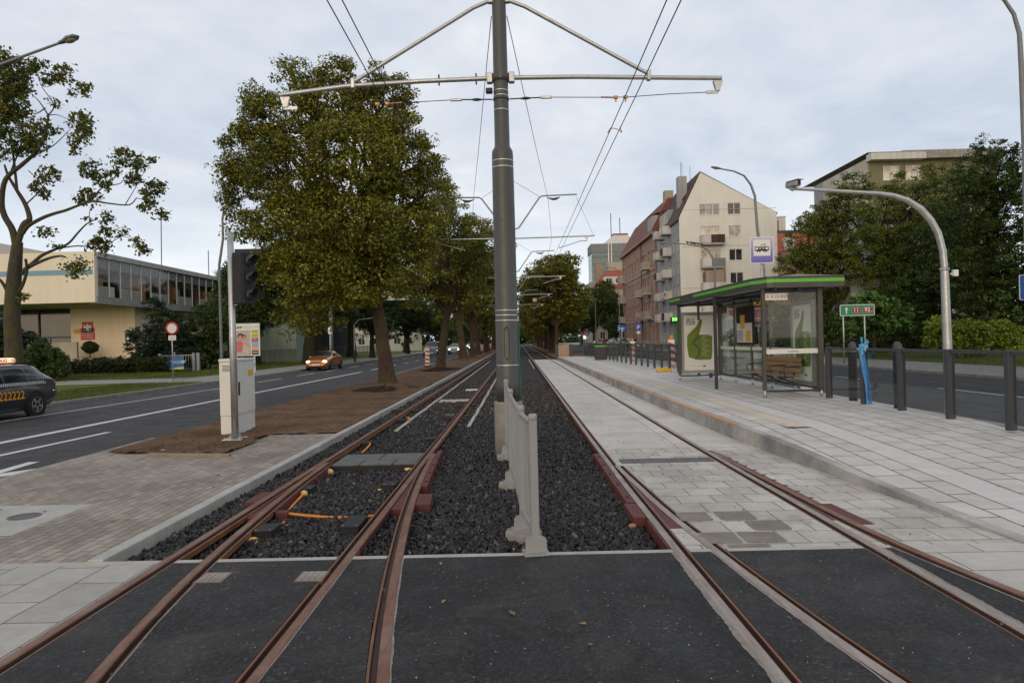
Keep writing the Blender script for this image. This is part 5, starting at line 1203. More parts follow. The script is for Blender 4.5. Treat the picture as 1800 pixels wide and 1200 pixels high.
# low fences on the lawn side
M['mesh'] = None
def meshmat():
    mt, nt, b = newmat('wire_mesh'); v = coords(nt); mp = N(nt, 'Mapping'); mp.inputs['Rotation'].default_value = (0, radians(45), 0); 
    w1 = N(nt, 'TexWave', Scale=5.0); w1.bands_direction = 'Z'; L(nt, v, w1.inputs['Vector']); w2 = N(nt, 'TexWave', Scale=5.0); w2.bands_direction = 'Y'; L(nt, v, w2.inputs['Vector'])
    mx = math_(nt, 'MAXIMUM', w1.outputs['Fac'], w2.outputs['Fac']); L(nt, ramp(nt, mx, [(.80, 0), (.9, .75)]), b.inputs['Alpha']); b.inputs['Base Color'].default_value = (.10,.11,.10,1); b.inputs['Roughness'].default_value = .6; return mt
M['mesh'] = meshmat()
t = thing('wire_fence', 'low wire mesh fence with pale posts along the lawn towards the distance', 'fence', (-24.8, 49, 0))
for k in range(26): mb = MB(); mb.box(-.04,.04,3.0*k-.04,3.0*k+.04,-.1,1.42); mb.build('post', M['grey_paint'], t)
mb = MB(); mb.box(-.006,.006,0,75,.05,1.35); mb.build('mesh', M['mesh'], t); mb = MB(); mb.box(-.02,.02,0,75,1.36,1.39); mb.build('rail', M['grey_paint'], t)
t = thing('gate', 'metal gate between two grey posts beside the blue banner', 'gate', (-24.8, 49, 0)); a = P(345, 640, 49).x+24.8
for x in (a-.16, a+.16, a-2.6): mb = MB(); mb.box(x-.09,x+.09,-.09,.09,-.1,1.35); mb.build('post', M['grey_paint'], t)
mb = MB()
for z in (.2, 1.2): mb.bar((a-2.5,0,z),(a-.26,0,z),.04)
for k in range(12): mb.bar((a-2.45+.19*k,0,.2),(a-2.45+.19*k,0,1.2),.018)
mb.build('gate_frame', M['steel'], t)
c = P(304, 638, 47.9); t = thing('banner', 'blue banner with white lettering and a yellow wave hung on the fence', 'banner', (c.x, 47.9, c.z))
mb = MB(); mb.box(-.78,.78,-.01,.01,-.46,.46); mb.build('cloth', pm('banner_blue', (.03,.16,.42), .6, var=.15), t)
mb = MB(); text_mb(mb, 'REKRUTACJA', .235, Tm((-.16,-.012,.06)) @ RX, bold=.004); text_mb(mb, 'AW', .3, Tm((.58,-.012,.06)) @ RX, shear=.4, bold=.012); mb.build('lettering', M['white'], t, fixn=False)
mb = MB(); mb.poly([(-.76,-.0125,-.44),(.76,-.0125,-.44),(.76,-.0125,-.28),(.3,-.0125,-.30),(-.2,-.0125,-.40)]); mb.build('wave_print', pm('banner_yellow', (.70,.58,.06), .6, var=.1), t, fixn=False)
# ================================================================== vehicles
def carpaint(name, c, metal=.55, rough=.28):
    mt, nt, b = newmat(name); v = coords(nt); col = mix(nt, ramp(nt, noise(nt, v, 2.0, 4), [(.3, 0), (.7, .5)]), c, tuple(x*.7 for x in c))
    sp = N(nt, 'SeparateXYZ'); L(nt, v, sp.inputs[0])
    L(nt, mix(nt, ramp(nt, math_(nt, 'ADD', math_(nt, 'MULTIPLY', sp.outputs['Z'], 1.6), math_(nt, 'MULTIPLY', noise(nt, v, 6, 4), .5)), [(.45, .55), (.95, 0)]), col, (.10,.09,.08)), b.inputs['Base Color'])
    b.inputs['Metallic'].default_value = metal; b.inputs['Roughness'].default_value = rough; b.inputs['Coat Weight'].default_value = .6; return mt
M['carglass'] = pm('car_glass', (.012,.015,.018), .08, var=.1, spec=.7); M['rim'] = pm('alloy_rim', (.42,.42,.41), .32, .7, var=.15); M['tail'] = pm('tail_lamp_red', (.35,.02,.02), .2, var=.1)
M['head'] = emis('headlamp_glow', (1, .80, .50), 14); M['headoff'] = pm('lamp_clear', (.5,.5,.48), .15, .4, var=.1); M['amber'] = emis('lit_lamp_amber', (1,.55,.2), 3)
WAGON = [(-2.36,.5,.36,.62,.5,.56,.60,.4,.64,.66),(-2.2,.70,.22,.80,.5,.72,.70,.55,.76,.79),(-1.3,.78,.2,.87,.55,.80,.87,.6,.93,.96),(-.95,.78,.2,.88,.55,.82,.93,.66,.98,1.02),(-.1,.79,.2,.885,.55,.84,.96,.62,1.37,1.43),(.9,.79,.2,.885,.55,.84,.985,.61,1.41,1.47),(1.65,.78,.22,.88,.55,.82,1.01,.58,1.39,1.44),(2.2,.74,.30,.85,.55,.79,1.0,.60,1.06,1.10),(2.36,.62,.36,.78,.55,.72,.84,.55,.90,.92)]
COUPE = [(-2.13,.45,.34,.60,.48,.56,.56,.4,.60,.62),(-1.98,.68,.2,.78,.48,.72,.66,.52,.72,.75),(-1.2,.76,.18,.84,.52,.78,.80,.56,.86,.89),(-.85,.76,.18,.85,.52,.80,.86,.64,.92,.96),(.05,.76,.18,.855,.52,.80,.90,.56,1.28,1.33),(.7,.76,.18,.855,.52,.80,.93,.54,1.32,1.37),(1.55,.75,.2,.85,.52,.78,.95,.58,1.02,1.06),(2.0,.72,.28,.82,.52,.74,.92,.58,.96,.98),(2.13,.60,.34,.74,.52,.68,.78,.5,.82,.84)]
HATCH = [(-1.98,.5,.38,.62,.52,.56,.66,.4,.72,.74),(-1.85,.68,.22,.80,.52,.72,.78,.55,.84,.88),(-1.2,.76,.2,.85,.56,.80,.92,.62,.98,1.02),(-.95,.76,.2,.86,.56,.80,.98,.66,1.04,1.08),(-.2,.77,.2,.865,.56,.80,1.0,.60,1.42,1.48),(.8,.77,.2,.865,.56,.80,1.02,.60,1.44,1.50),(1.45,.76,.22,.86,.56,.79,1.04,.57,1.42,1.47),(1.85,.72,.30,.82,.56,.76,1.0,.60,1.05,1.08),(1.98,.60,.36,.76,.56,.70,.84,.55,.88,.90)]
VAN = [(-2.2,.55,.40,.70,.58,.66,.80,.5,.86,.88),(-2.05,.76,.25,.86,.58,.80,.95,.62,1.02,1.05),(-1.6,.82,.24,.90,.6,.86,1.10,.70,1.16,1.20),(-1.35,.82,.24,.92,.6,.87,1.14,.74,1.22,1.26),(-.7,.82,.24,.925,.6,.88,1.16,.68,1.80,1.88),(.8,.82,.24,.925,.6,.88,1.18,.68,1.83,1.92),(1.95,.82,.26,.92,.6,.87,1.18,.66,1.82,1.90),(2.15,.80,.30,.91,.6,.86,1.15,.70,1.25,1.30),(2.2,.74,.36,.88,.6,.82,.9,.62,.95,.97)]
def car(label, st, paint, loc, rz=0, win=(), wheel_y=(-1.4, 1.35), R=.315, wsb=None, rear=None, lights=True, wheel_x=None, group=None, rails=False, plate=True):
    t = thing('car', label, 'car', loc, rz, group)
    ny = 56; y0, y1 = st[0][0], st[-1][0]; rows = []
    ysd = sorted(set([y0+(y1-y0)*i/ny for i in range(ny+1)]+[s[0] for s in st]+[w_ for a in win for w_ in a]))
    def at(y):
        for a, b in zip(st, st[1:]):
            if y <= b[0]+1e-9:
                u = (y-a[0])/(b[0]-a[0]); return [p+(q-p)*u for p, q in zip(a, b)]
        return list(st[-1])
    def smooth(y):
        vals = [at(min(max(y+d, y0), y1)) for d in (-.06, 0, .06)]; return [sum(c)/3 for c in zip(*vals)]
    for y in ysd:
        _, ws, zs, wm, zm, wb, zb, we, ze, zt = smooth(y)
        sec = [(0, zs), (ws*.98, zs), (ws+.02, zs+.05), ((ws+wm)/2+.025, (zs+.05+zm)/2), (wm, zm), (wm*.6+wb*.4+.012, zm*.6+zb*.4), (wb+.008, zb-.03), (wb, zb)]
        k = 5
        for q in range(1, k): u = q/k; sec.append((wb+(we-wb)*u+.02*sin(pi*u), zb+(ze-zb)*u))
        sec.append((we, ze))
        for q in range(1, 5): u = q/4; sec.append((we*(1-u), ze+(zt-ze)*sin(u*pi/2)))
        rows.append((y, sec))
    ns = len(rows[0][1]); IB, IE = 7, 12
    groups = {'body': [], 'side_window': [], 'windscreen': [], 'rear_window': []}
    def side_win(y, z): return any(a <= y <= b for a, b in win)
    for i in range(len(rows)-1):
        ym = (rows[i][0]+rows[i+1][0])/2
        for j in range(ns-1):
            g = 'body'
            if IB <= j < IE-1 and side_win(ym, 0) : g = 'side_window'
            if j >= IE-1+1 and st[3][0]+.06 < ym < st[4][0]-.05: g = 'windscreen'
            if j >= IE and rear and rear[0] < ym < rear[1]: g = 'rear_window'
            groups[g].append((i, j))
    for s in (-1, 1): pass
    for g, cells in groups.items():
        if not cells: continue
        sides = (-1, 1) if g == 'side_window' else (0,)
        for sd_ in sides:
            mb = MB()
            for (i, j) in cells:
                for s in ((-1, 1) if sd_ == 0 else (sd_,)):
                    pts = []
                    for (a, b) in ((i, j), (i, j+1), (i+1, j+1), (i+1, j)):
                        y, sec = rows[a]; pts.append((s*sec[b][0]*(1.0 if g == 'body' else .993), y, sec[b][1]))
                    mb.add(pts, [(0,1,2,3)], None, 0, True)
            if g == 'body':
                for a in (0, -1):
                    y, sec = rows[a]; mb.add([(x, y, z) for x, z in sec]+[(-x, y, z) for x, z in sec[::-1]], [tuple(range(2*ns))])
            me = mb.mesh(g); bm = bmesh.new(); bm.from_mesh(me); bmesh.ops.remove_doubles(bm, verts=bm.verts, dist=.0015); bmesh.ops.recalc_face_normals(bm, faces=bm.faces); bm.to_mesh(me); bm.free()
            me.materials.append(paint if g == 'body' else M['carglass']); o = bpy.data.objects.new(g, me); COL.objects.link(o); o.parent = t
    wmx = max(s[3] for s in st)
    for y in wheel_y:
        for s in (-1, 1):
            x = s*(wmx-.005); Ry = Tm((x, y, R), 0, 0, s*pi/2)
            mb = MB(); mb.lathe([(R*1.15,-.10),(R*1.15,.012),(R*1.08,.014),(R*1.02,.0),(.0001,-.02)], n=26, M=Ry, smooth=False); mb.build('wheel_arch', M['black'], t)
            mb = MB(); mb.lathe([(R*.66,-.16),(R*.93,-.17),(R,-.12),(R,.0),(R*.95,.022),(R*.70,.028),(R*.66,.02)], n=28, M=Ry); wl = mb.build('wheel', M['rubber'], t)
            mb = MB(); mb.lathe([(R*.67,.018),(R*.63,.030),(R*.60,.012),(R*.60,-.05),(.0001,-.052)], n=28, M=Ry)
            for k in range(5):
                a = 2*pi*k/5; mb.prism([(R*.12*cos(a+1.5),R*.12*sin(a+1.5)),(R*.12*cos(a-1.5),R*.12*sin(a-1.5)),(R*.63*cos(a-.17),R*.63*sin(a-.17)),(R*.63*cos(a+.17),R*.63*sin(a+.17))], -.03, .022, Ry)
            mb.build('rim', M['rim'], wl)
    f = at(y0+.13)
    for s in (-1, 1):
        mb = MB(); mb.sphere((s*(f[3]*.72), y0+.14, (f[4]+f[6])/2+.06), 1, 14, 8, (.17,.14,.075)); mb.build('headlight', M['head'] if lights else M['headoff'], t)
        r_ = at(y1-.1); mb = MB(); mb.sphere((s*(r_[5]*.90), y1-.12, r_[6]-.10), 1, 12, 8, (.12,.13,.13)); mb.build('tail_light', M['tail'], t)
        mb = MB(); mb.sphere((s*(wmx+.05), st[3][0]+.45, st[3][6]+.06), 1, 12, 8, (.10,.07,.07)); mb.bar((s*(wmx-.08),st[3][0]+.45,st[3][6]+.02),(s*(wmx+.02),st[3][0]+.45,st[3][6]+.05),.04); mb.build('mirror', paint, t)
        for yy_ in ((win[0][0]+win[0][1])/2+.25,): mb = MB(); mb.box(s*wmx-.012, s*wmx+.018, yy_, yy_+.18, st[4][6]-.14, st[4][6]-.11); mb.build('door_handle', paint, t)
    mb = MB(); mb.box(-.36,.36,y0-.012,y0+.12,f[4]+.05,f[4]+.12,bev=.01); mb.build('grille', M['black'], t)
    mb = MB(); mb.box(-.62,.62,y0-.008,y0+.15,f[2]+.02,f[2]+.12,bev=.01); mb.build('lower_grille', M['black'], t)
    if plate: mb = MB(); mb.box(-.26,.26,y0-.03,y0-.014,f[4]-.10,f[4]+.01); mb.build('number_plate', M['white'], t)
    if rails:
        for s in (-1, 1): mb = MB(); mb.tube([(s*.60,-.05,1.40),(s*.60,.1,1.47),(s*.60,1.4,1.475),(s*.58,1.65,1.42)], .017, 8); mb.build('roof_rail', M['black'], t)
    return t
tx = car('dark grey estate taxi with orange phone number and checkered stripe, half out of view', WAGON, carpaint('taxi_grey', (.055,.06,.07), .5, .3), (-14.18, 17.30, -.08), 0, win=((-.62,.22),(.32,1.10),(1.18,1.86)), wheel_y=(-1.42, 1.38), R=.325, rear=(1.72, 2.15), rails=True)
SX = Matrix(((0,0,1,0),(1,0,0,0),(0,1,0,0),(0,0,0,1)))      # x -> +y, y -> +z, z -> +x
mb = MB(); text_mb(mb, '618', .23, Tm((.889, -.35, .60), 0, 0, radians(-2)) @ SX, bold=.003); text_mb(mb, '222222', .31, Tm((.889, .46, .62), 0, 0, radians(-2)) @ SX, bold=.004)
mb.build('lettering', pm('taxi_orange', (.78,.33,.02), .5, var=.1), tx, fixn=False)
mb = MB(); T = Tm((.862, 0, .90)) @ SX
mb.poly([(-1.0,.0,.0),(1.75,.0,.0),(1.75,.075,-.024),(-1.0,.075,-.024)], Tm((.884,0,.885), 0, 0, 0) @ SX); ck = mb.build('checker_band', M['white'], tx, fixn=False)
mb = MB()
for k in range(37):
    for r in range(2): x = -1.0+k*.0743+(.037 if r else 0); mb.poly([(x,.005+.036*r,.003-.0125*r),(x+.037,.005+.036*r,.003-.0125*r),(x+.037,.041+.036*r,-.0085-.0125*r),(x,.041+.036*r,-.0085-.0125*r)], Tm((.884,0,.885), 0, 0, 0) @ SX)
mb.build('checker_pattern', M['ink'], ck, fixn=False)
mb = MB(); mb.box(-.30,.30,1.30,1.46,1.46,1.62,bev=.05); rs = mb.build('roof_sign', emis('taxi_sign_glow', (1,.66,.45), .55), tx)
mb = MB(); text_mb(mb, 'TAXI', .11, Tm((.303,1.38,1.54)) @ SX, bold=.003); text_mb(mb, 'TAXI', .13, Tm((0,1.297,1.54)) @ RX, bold=.003); mb.build('lettering', M['red'], rs, fixn=False)
mb = MB(); mb.sphere((.80,2.12,.66), 1, 10, 7, (.05,.06,.03)); mb.build('side_lamp', M['amber'], tx)
car('copper orange coupe with lit headlights driving towards the camera on the far lane', COUPE, carpaint('copper_orange', (.48,.17,.035), .5, .28), (-13.92, 48.85, -.08), 0, win=((-.55,.38),(.48,1.15)), wheel_y=(-1.27, 1.33), R=.30, rear=(.80, 1.48))
car('dark blue van with lit headlights partly hidden by the second linden trunk', VAN, carpaint('van_dark', (.05,.07,.10)), (-10.4, 83, -.08), 0, win=((-1.0,-.1),(.0,.9),(1.0,1.8)), wheel_y=(-1.4,1.4), R=.33, rear=None)
car('pale car with lit headlights just behind the dark blue van', HATCH, carpaint('pale_silver', (.35,.36,.37)), (-9.2, 99, -.08), 0, win=((-.6,.2),(.3,1.2)), wheel_y=(-1.2,1.2), rear=(1.5,1.8))
car('dark car with lit headlights between the distant linden trunks', HATCH, carpaint('night_grey', (.04,.04,.045)), (-8.1, 124, -.08), 0, win=((-.6,.2),(.3,1.2)), wheel_y=(-1.2,1.2), rear=(1.5,1.8))
car('white car far down the road by the striped barriers', HATCH, carpaint('far_white', (.6,.6,.6), .1), (-11.5, 165, -.08), 0, win=((-.6,.2),(.3,1.2)), wheel_y=(-1.2,1.2), rear=(1.5,1.8))
for i, (px, Y, st, c, lab) in enumerate(((1108, 113, HATCH, (.30,.33,.37), 'silver blue car parked closest to the brick tenement sign'), (1091, 124, HATCH, (.50,.51,.50), 'pale car parked just beside the blue U-turn sign'), (1075, 135, WAGON, (.32,.34,.36), 'grey estate parked between the red car and the pale car'), (1061, 147, HATCH, (.42,.03,.035), 'bright red car parked in the row beyond the platform bin'), (1051, 158, HATCH, (.55,.55,.53), 'small white car parked farthest along the row behind the red one'))):
    c0 = P(px, 600, Y)
    car(lab, st, carpaint('parked_paint', c, .4), (c0.x, Y, .03), pi+.12, win=((-.6,.2),(.3,1.2)), wheel_y=(-1.25,1.25), rear=(1.5,1.82), lights=False, group='cars parked beyond the platform')
# striped barriers far along the left road
for k, (x, Y) in enumerate(((-6.3, 47.0), (-6.2, 112), (-6.0, 124), (-6.1, 137), (-6.0, 150), (-5.9, 165))):
    warnboard(['striped warning board just beside the second linden trunk', 'first distant striped board among the far linden trunks', 'second distant striped board among the far linden trunks', 'third distant striped board among the far linden trunks', 'fourth distant striped board among the far linden trunks', 'farthest striped board at the end of the soil strip'][k], x, Y, -.02, 1.3 if k == 0 else 1.1, .3 if k == 0 else 1.0)
for k, Y in enumerate((118, 131, 146, 162, 180)):
    warnboard(['first','second','third','fourth','fifth'][k]+' distant striped board beyond the lindens on the platform side', 5.9, Y, -.02, 1.1, 1.0)

# ================================================================== buildings
def wallmat(name, c, c2=None, streak=.25, panel=None, rough=.85):
    mt, nt, b = newmat(name); v = coords(nt)
    col = mix(nt, ramp(nt, noise(nt, v, .35, 6, .6), [(.35, 0), (.7, 1)]), c, c2 or tuple(x*.86 for x in c))
    mp = N(nt, 'Mapping'); mp.inputs['Scale'].default_value = (1.6, 1.6, .12); L(nt, v, mp.inputs['Vector'])
    col = mix(nt, 1.0, col, ramp(nt, noise(nt, mp.outputs['Vector'], 1.2, 6, .65), [(.3, 1-streak), (.6, 1.03)]), 'MULTIPLY')
    col = mix(nt, 1.0, col, ramp(nt, noise(nt, v, 14, 4, .7), [(.3, .94), (.7, 1.05)]), 'MULTIPLY')
    if panel:
        w1 = N(nt, 'TexWave', Scale=panel); w1.bands_direction = 'X'; L(nt, v, w1.inputs['Vector']); col = mix(nt, 1.0, col, ramp(nt, w1.outputs['Fac'], [(0, .96), (.25, 1.0)]), 'MULTIPLY')
    L(nt, col, b.inputs['Base Color']); b.inputs['Roughness'].default_value = rough; b.inputs['Specular IOR Level'].default_value = .25
    bump(nt, b, noise(nt, v, 25, 4), .15, .01); return mt
def brickwall(name, c1, c2, cm, streak=.3):
    mt, nt, b = newmat(name); v = coords(nt); sp = N(nt, 'SeparateXYZ'); L(nt, v, sp.inputs[0]); cb = N(nt, 'CombineXYZ')
    L(nt, math_(nt, 'ADD', sp.outputs['X'], sp.outputs['Y']), cb.inputs[0]); L(nt, sp.outputs['Z'], cb.inputs[1])
    br = N(nt, 'TexBrick', Scale=1.0, Mortar_Size=.012, Brick_Width=.27, Row_Height=.08); L(nt, cb.outputs[0], br.inputs['Vector'])
    for k, c in (('Color1', c1), ('Color2', c2), ('Mortar', cm)): br.inputs[k].default_value = c+(1,)
    col = mix(nt, 1.0, br.outputs['Color'], ramp(nt, noise(nt, v, .4, 6, .65), [(.3, 1-streak), (.65, 1.12)]), 'MULTIPLY')
    L(nt, col, b.inputs['Base Color']); b.inputs['Roughness'].default_value = .9; return mt
def tilemat(name, c, c2):
    mt, nt, b = newmat(name); v = coords(nt); col = mix(nt, ramp(nt, noise(nt, v, 1.2, 6, .7), [(.3, 0), (.7, 1)]), c, c2)
    w1 = N(nt, 'TexWave', Scale=1.3); w1.bands_direction = 'Z'; L(nt, v, w1.inputs['Vector'])
    L(nt, mix(nt, 1.0, col, ramp(nt, w1.outputs['Fac'], [(0, .7), (.4, 1.05)]), 'MULTIPLY'), b.inputs['Base Color']); b.inputs['Roughness'].default_value = .85; bump(nt, b, w1.outputs['Fac'], .5, .05); return mt
def panemat(name, c=(.02,.022,.025), rough=.06, vary=True):
    mt, nt, b = newmat(name); v = coords(nt)
    L(nt, ramp(nt, noise(nt, v, 1.1, 4, .6), [(.38, c), (.5, tuple(x*1.4+.004 for x in c)), (.68, tuple(x*2.0+.012 for x in c))]), b.inputs['Base Color']); b.inputs['Roughness'].default_value = rough; b.inputs['Specular IOR Level'].default_value = .9; return mt
M['pane'] = panemat('window_pane'); M['curtain'] = panemat('curtained_pane', (.20,.19,.19), .12); M['pvc'] = pm('white_frame', (.66,.66,.64), .5, var=.06); M['wframe_brown'] = pm('brown_frame', (.10,.055,.035), .6, var=.2)
def facade(mb, T, W, H, ops, depth=.18, z0=0):
    """wall in the xz plane of T (facing -y) with rectangular openings and their reveals"""
    xs = sorted(set([0, W]+[v for o in ops for v in o[:2]])); zs = sorted(set([z0, H]+[v for o in ops for v in o[2:4]]))
    for a, b in zip(xs, xs[1:]):
        for c, d in zip(zs, zs[1:]):
            mx, mz = (a+b)/2, (c+d)/2
            if any(o[0] < mx < o[1] and o[2] < mz < o[3] for o in ops): continue
            mb.add([(a,0,c),(b,0,c),(b,0,d),(a,0,d)], [(0,1,2,3)], T)
    for o in ops:
        x0, x1, c, d = o[:4]; D = depth
        mb.add([(x0,0,c),(x1,0,c),(x1,0,d),(x0,0,d),(x0,D,c),(x1,D,c),(x1,D,d),(x0,D,d)], [(0,4,5,1),(1,5,6,2),(2,6,7,3),(3,7,4,0)], T)
def window(par, T, o, nm=2, depth=.14, fr='pvc', pane='pane', sill=True, fw=.07, transom=False):
    x0, x1, z0, z1 = o[:4]; mb = MB(); y0, y1 = depth-.05, depth
    for b in ((x0,x1,z0,z0+fw),(x0,x1,z1-fw,z1),(x0,x0+fw,z0+fw,z1-fw),(x1-fw,x1,z0+fw,z1-fw)): mb.box(b[0],b[1],y0,y1,b[2],b[3],T)
    for k in range(1, nm): x = x0+(x1-x0)*k/nm; mb.box(x-fw*.6,x+fw*.6,y0,y1,z0+fw,z1-fw,T)
    if transom: mb.box(x0+fw,x1-fw,y0+.002,y1-.002,z0+(z1-z0)*.68,z0+(z1-z0)*.68+fw,T)
    w_ = mb.build('window', M[fr], par); mb = MB(); mb.add([(x0,y1+.01,z0),(x1,y1+.01,z0),(x1,y1+.01,z1),(x0,y1+.01,z1)], [(0,1,2,3)], T); mb.build('pane', M[pane], w_, fixn=False)
    if sill: mb = MB(); mb.box(x0-.06,x1+.06,-.06,depth-.06,z0-.05,z0-.004,T); mb.build('sill', M['pvc'], w_)
    return w_
def balcony(par, T, x0, x1, z, d=1.1, h=1.0, side='bwhite', front='bwhite', slab=.18):
    mb = MB(); mb.box(x0,x1,-d,-.002,z-slab,z,T); b = mb.build('balcony', M['concrete'], par)
    mb = MB(); mb.box(x0,x0+.06,-d,-.004,z+.003,z+h,T); mb.build('side_panel', M[side], b)
    mb = MB(); mb.box(x1-.06,x1,-d,-.004,z+.003,z+h,T); mb.build('side_panel', M[side], b)
    mb = MB(); mb.box(x0+.062,x1-.062,-d,-d+.05,z+.06,z+h,T); mb.build('front_panel', M[front], b)
    return b
M['bwhite'] = wallmat('balcony_white', (.58,.57,.54)); M['bbrown'] = wallmat('balcony_brown', (.085,.045,.035), streak=.4, panel=3); M['bgrey'] = wallmat('balcony_grey', (.22,.23,.23), panel=4); M['tan'] = wallmat('tan_blind', (.36,.28,.23))
# pale gable block
YG = 94.0; A = P(1193.5, 383, YG); B = P(1365, 373, YG); AP = P(1231, 303, YG)
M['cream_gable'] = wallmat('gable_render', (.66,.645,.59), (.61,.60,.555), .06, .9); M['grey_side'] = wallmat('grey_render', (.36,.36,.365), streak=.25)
gb = thing('apartment_block', 'pale apartment block with a tall blank gable, balconies and a dark red steep roof', 'building', (A.x, YG, 0))
W = B.x-A.x; HE = A.z; T0 = Matrix.Identity(4); ox, oz = A.x, 0
def loc(px, py): p = P(px, py, YG); return p.x-ox, p.z
def orect(x0, x1, y0, y1): a = loc(x0, y1); b = loc(x1, y0); return [a[0], b[0], a[1], b[1]]
wins = [(orect(1229.5,1264.5,358,378.5),3,'curtain'),(orect(1279,1301.5,356,377),2,'pane'),(orect(1232,1265,397,416),3,'warm'),(orect(1281,1302.5,396,417.5),2,'warm'),(orect(1232.6,1267.5,438,457),3,'warm'),(orect(1282,1305,437,458),2,'pane'),(orect(1284,1307,478,498),2,'pane'),(orect(1235,1270,478,498),2,'tan'),(orect(1287,1309,518,538),2,'pane'),(orect(1238,1272,518,538),2,'pane')]
M['warm'] = panemat('painted_reflection_pane', (.36,.33,.28), .1)  # bright warm base colour paints the low sky's reflection into the glass
HB = min(o[0][2] for o in wins if 1); ops = [o for o, n, p in wins]; top = max(o[3] for o in ops)+.01
HE2 = max(HE, 0)
mb = MB(); facade(mb, T0, W, HE-.02, [o for o in ops if o[3] < HE-.05]); up_ops = [o for o in ops if o[3] >= HE-.05]
# gable wall above the eaves, cut around the top windows
apx, apz = AP.x-ox, AP.z; ze2 = B.z
def edge_l(z): return 0+(apx)*(z-HE)/(apz-HE)
def edge_r(z): return W+(apx-W)*(z-ze2)/(apz-ze2) if z > ze2 else W
zl = sorted(set([HE-.02, ze2, apz-.001]+[o[2] for o in up_ops]+[o[3] for o in up_ops]))
zl = [z for z in zl if z >= HE-.02]
for c, d in zip(zl, zl[1:]):
    holes = sorted([(o[0], o[1]) for o in up_ops if o[2] < (c+d)/2 < o[3]]); xa0, xa1 = max(0, edge_l(c)), max(0, edge_l(d)); cur = (xa0, xa1)
    for h in holes: mb.add([(cur[0],0,c),(h[0],0,c),(h[0],0,d),(cur[1],0,d)], [(0,1,2,3)]); cur = (h[1], h[1])
    mb.add([(cur[0],0,c),(edge_r(c),0,c),(edge_r(d),0,d),(cur[1],0,d)], [(0,1,2,3)])
for o in up_ops: mb.add([(o[0],0,o[2]),(o[1],0,o[2]),(o[1],0,o[3]),(o[0],0,o[3]),(o[0],.18,o[2]),(o[1],.18,o[2]),(o[1],.18,o[3]),(o[0],.18,o[3])], [(0,4,5,1),(1,5,6,2),(2,6,7,3),(3,7,4,0)])
mb.build('gable_wall', M['cream_gable'], gb, fixn=False)
for o, n, p in wins: window(gb, T0, o, n, pane=p, fw=.08)
for z in (loc(1230,369)[1], loc(1230,433)[1], loc(1230,506)[1]): mb = MB(); mb.box(.3,W-.05,-.012,-.002,z-.03,z+.03); mb.build('joint_line', M['grey_side'], gb)
bx0, bx1 = loc(1230,430)[0], loc(1271,430)[0]
for (y, fm) in ((429,'bbrown'),(470,'bgrey'),(512,'bwhite'),(553,'bbrown')):
    z = loc(1250,y)[1]; balcony(gb, T0, bx0, bx1, z, 1.2, 1.15, 'bwhite', fm); mb = MB(); mb.box(bx0+.062, bx0+1.25, -1.215, -1.202, z+.05, z+1.15); mb.build('balcony_panel', M['bwhite'], gb)
mb = MB(); z = loc(1250,512)[1]; mb.box(bx0+.3,bx1-.1,-1.0,-.9,z+1.16,z+2.9); mb.build('loggia_glazing', M['tan'], gb)
mb = MB()
for x in (bx0+.3, (bx0+bx1)/2, bx1-.18): mb.box(x,x+.1,-1.06,-1.002,z+1.16,z+2.9)
mb.box(bx0+.402,(bx0+bx1)/2-.002,-1.05,-1.004,z+2.8,z+2.9); mb.build('loggia_frame', M['wframe_brown'], gb)
DG = 15.2
TS = Tm((0, DG, 0), -pi/2)      # street side, facing -x ; local x runs towards the camera
sw = []
for r in range(6):
    zb = 1.0+3.15*r
    for c, wd in ((1.0,1.3),(3.6,1.2),(5.6,.9),(8.4,1.2),(11.0,1.1),(13.4,1.2)):
        if zb+1.5 < HE-.3: sw.append([c, c+wd, zb, zb+1.5])
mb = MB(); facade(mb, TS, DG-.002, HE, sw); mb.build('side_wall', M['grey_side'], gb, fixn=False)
for i, o in enumerate(sw): window(gb, TS, o, 2, pane='pane' if i % 3 else 'curtain')
for r in range(1, 6):
    for c in (3.2, 8.0): balcony(gb, TS, c, c+2.2, 1.0+3.15*r-.1, 1.25, 1.05, 'bwhite', 'bwhite' if (r+int(c)) % 3 else 'bbrown')
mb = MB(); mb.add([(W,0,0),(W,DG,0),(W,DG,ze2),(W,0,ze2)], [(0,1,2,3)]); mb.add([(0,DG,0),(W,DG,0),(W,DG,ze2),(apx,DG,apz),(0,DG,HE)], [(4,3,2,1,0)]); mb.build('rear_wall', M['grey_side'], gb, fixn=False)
M['roof_dark'] = tilemat('roof_dark_red', (.085,.04,.035), (.06,.032,.03)); M['roof_red'] = tilemat('roof_red', (.32,.085,.05), (.22,.06,.04)); M['roof_brick'] = tilemat('roof_brown_red', (.20,.07,.05), (.13,.05,.04))
mb = MB(); th = .18
for (xa, za, xb, zb) in ((-.25, HE-.4, apx, apz+.02), (W+.2, ze2-.2, apx, apz+.02)):
    vs = [(xa,.15,za),(xb,.15,zb),(xb,DG+.2,zb),(xa,DG+.2,za)]; mb.add(vs+[(x,y,z+th) for x,y,z in vs], [(0,1,2,3),(7,6,5,4),(0,4,5,1),(1,5,6,2),(2,6,7,3),(3,7,4,0)])
mb.build('roof', M['roof_dark'], gb)
mb = MB()
for y, s in ((2.5,.5),(4.5,.55),(8,.6)):
    u = s; mb.add([(apx*u-.35,y,HE+(apz-HE)*u+.05),(apx*u+.15,y,HE+(apz-HE)*(u+.08)+.2),(apx*u+.15,y+1,HE+(apz-HE)*(u+.08)+.2),(apx*u-.35,y+1,HE+(apz-HE)*u+.05)], [(0,1,2,3)])
mb.build('skylight_pane', M['pane'], gb, fixn=False)
TD = TS; dx0, dx1, dz = 1.2, 7.4, HE-.2
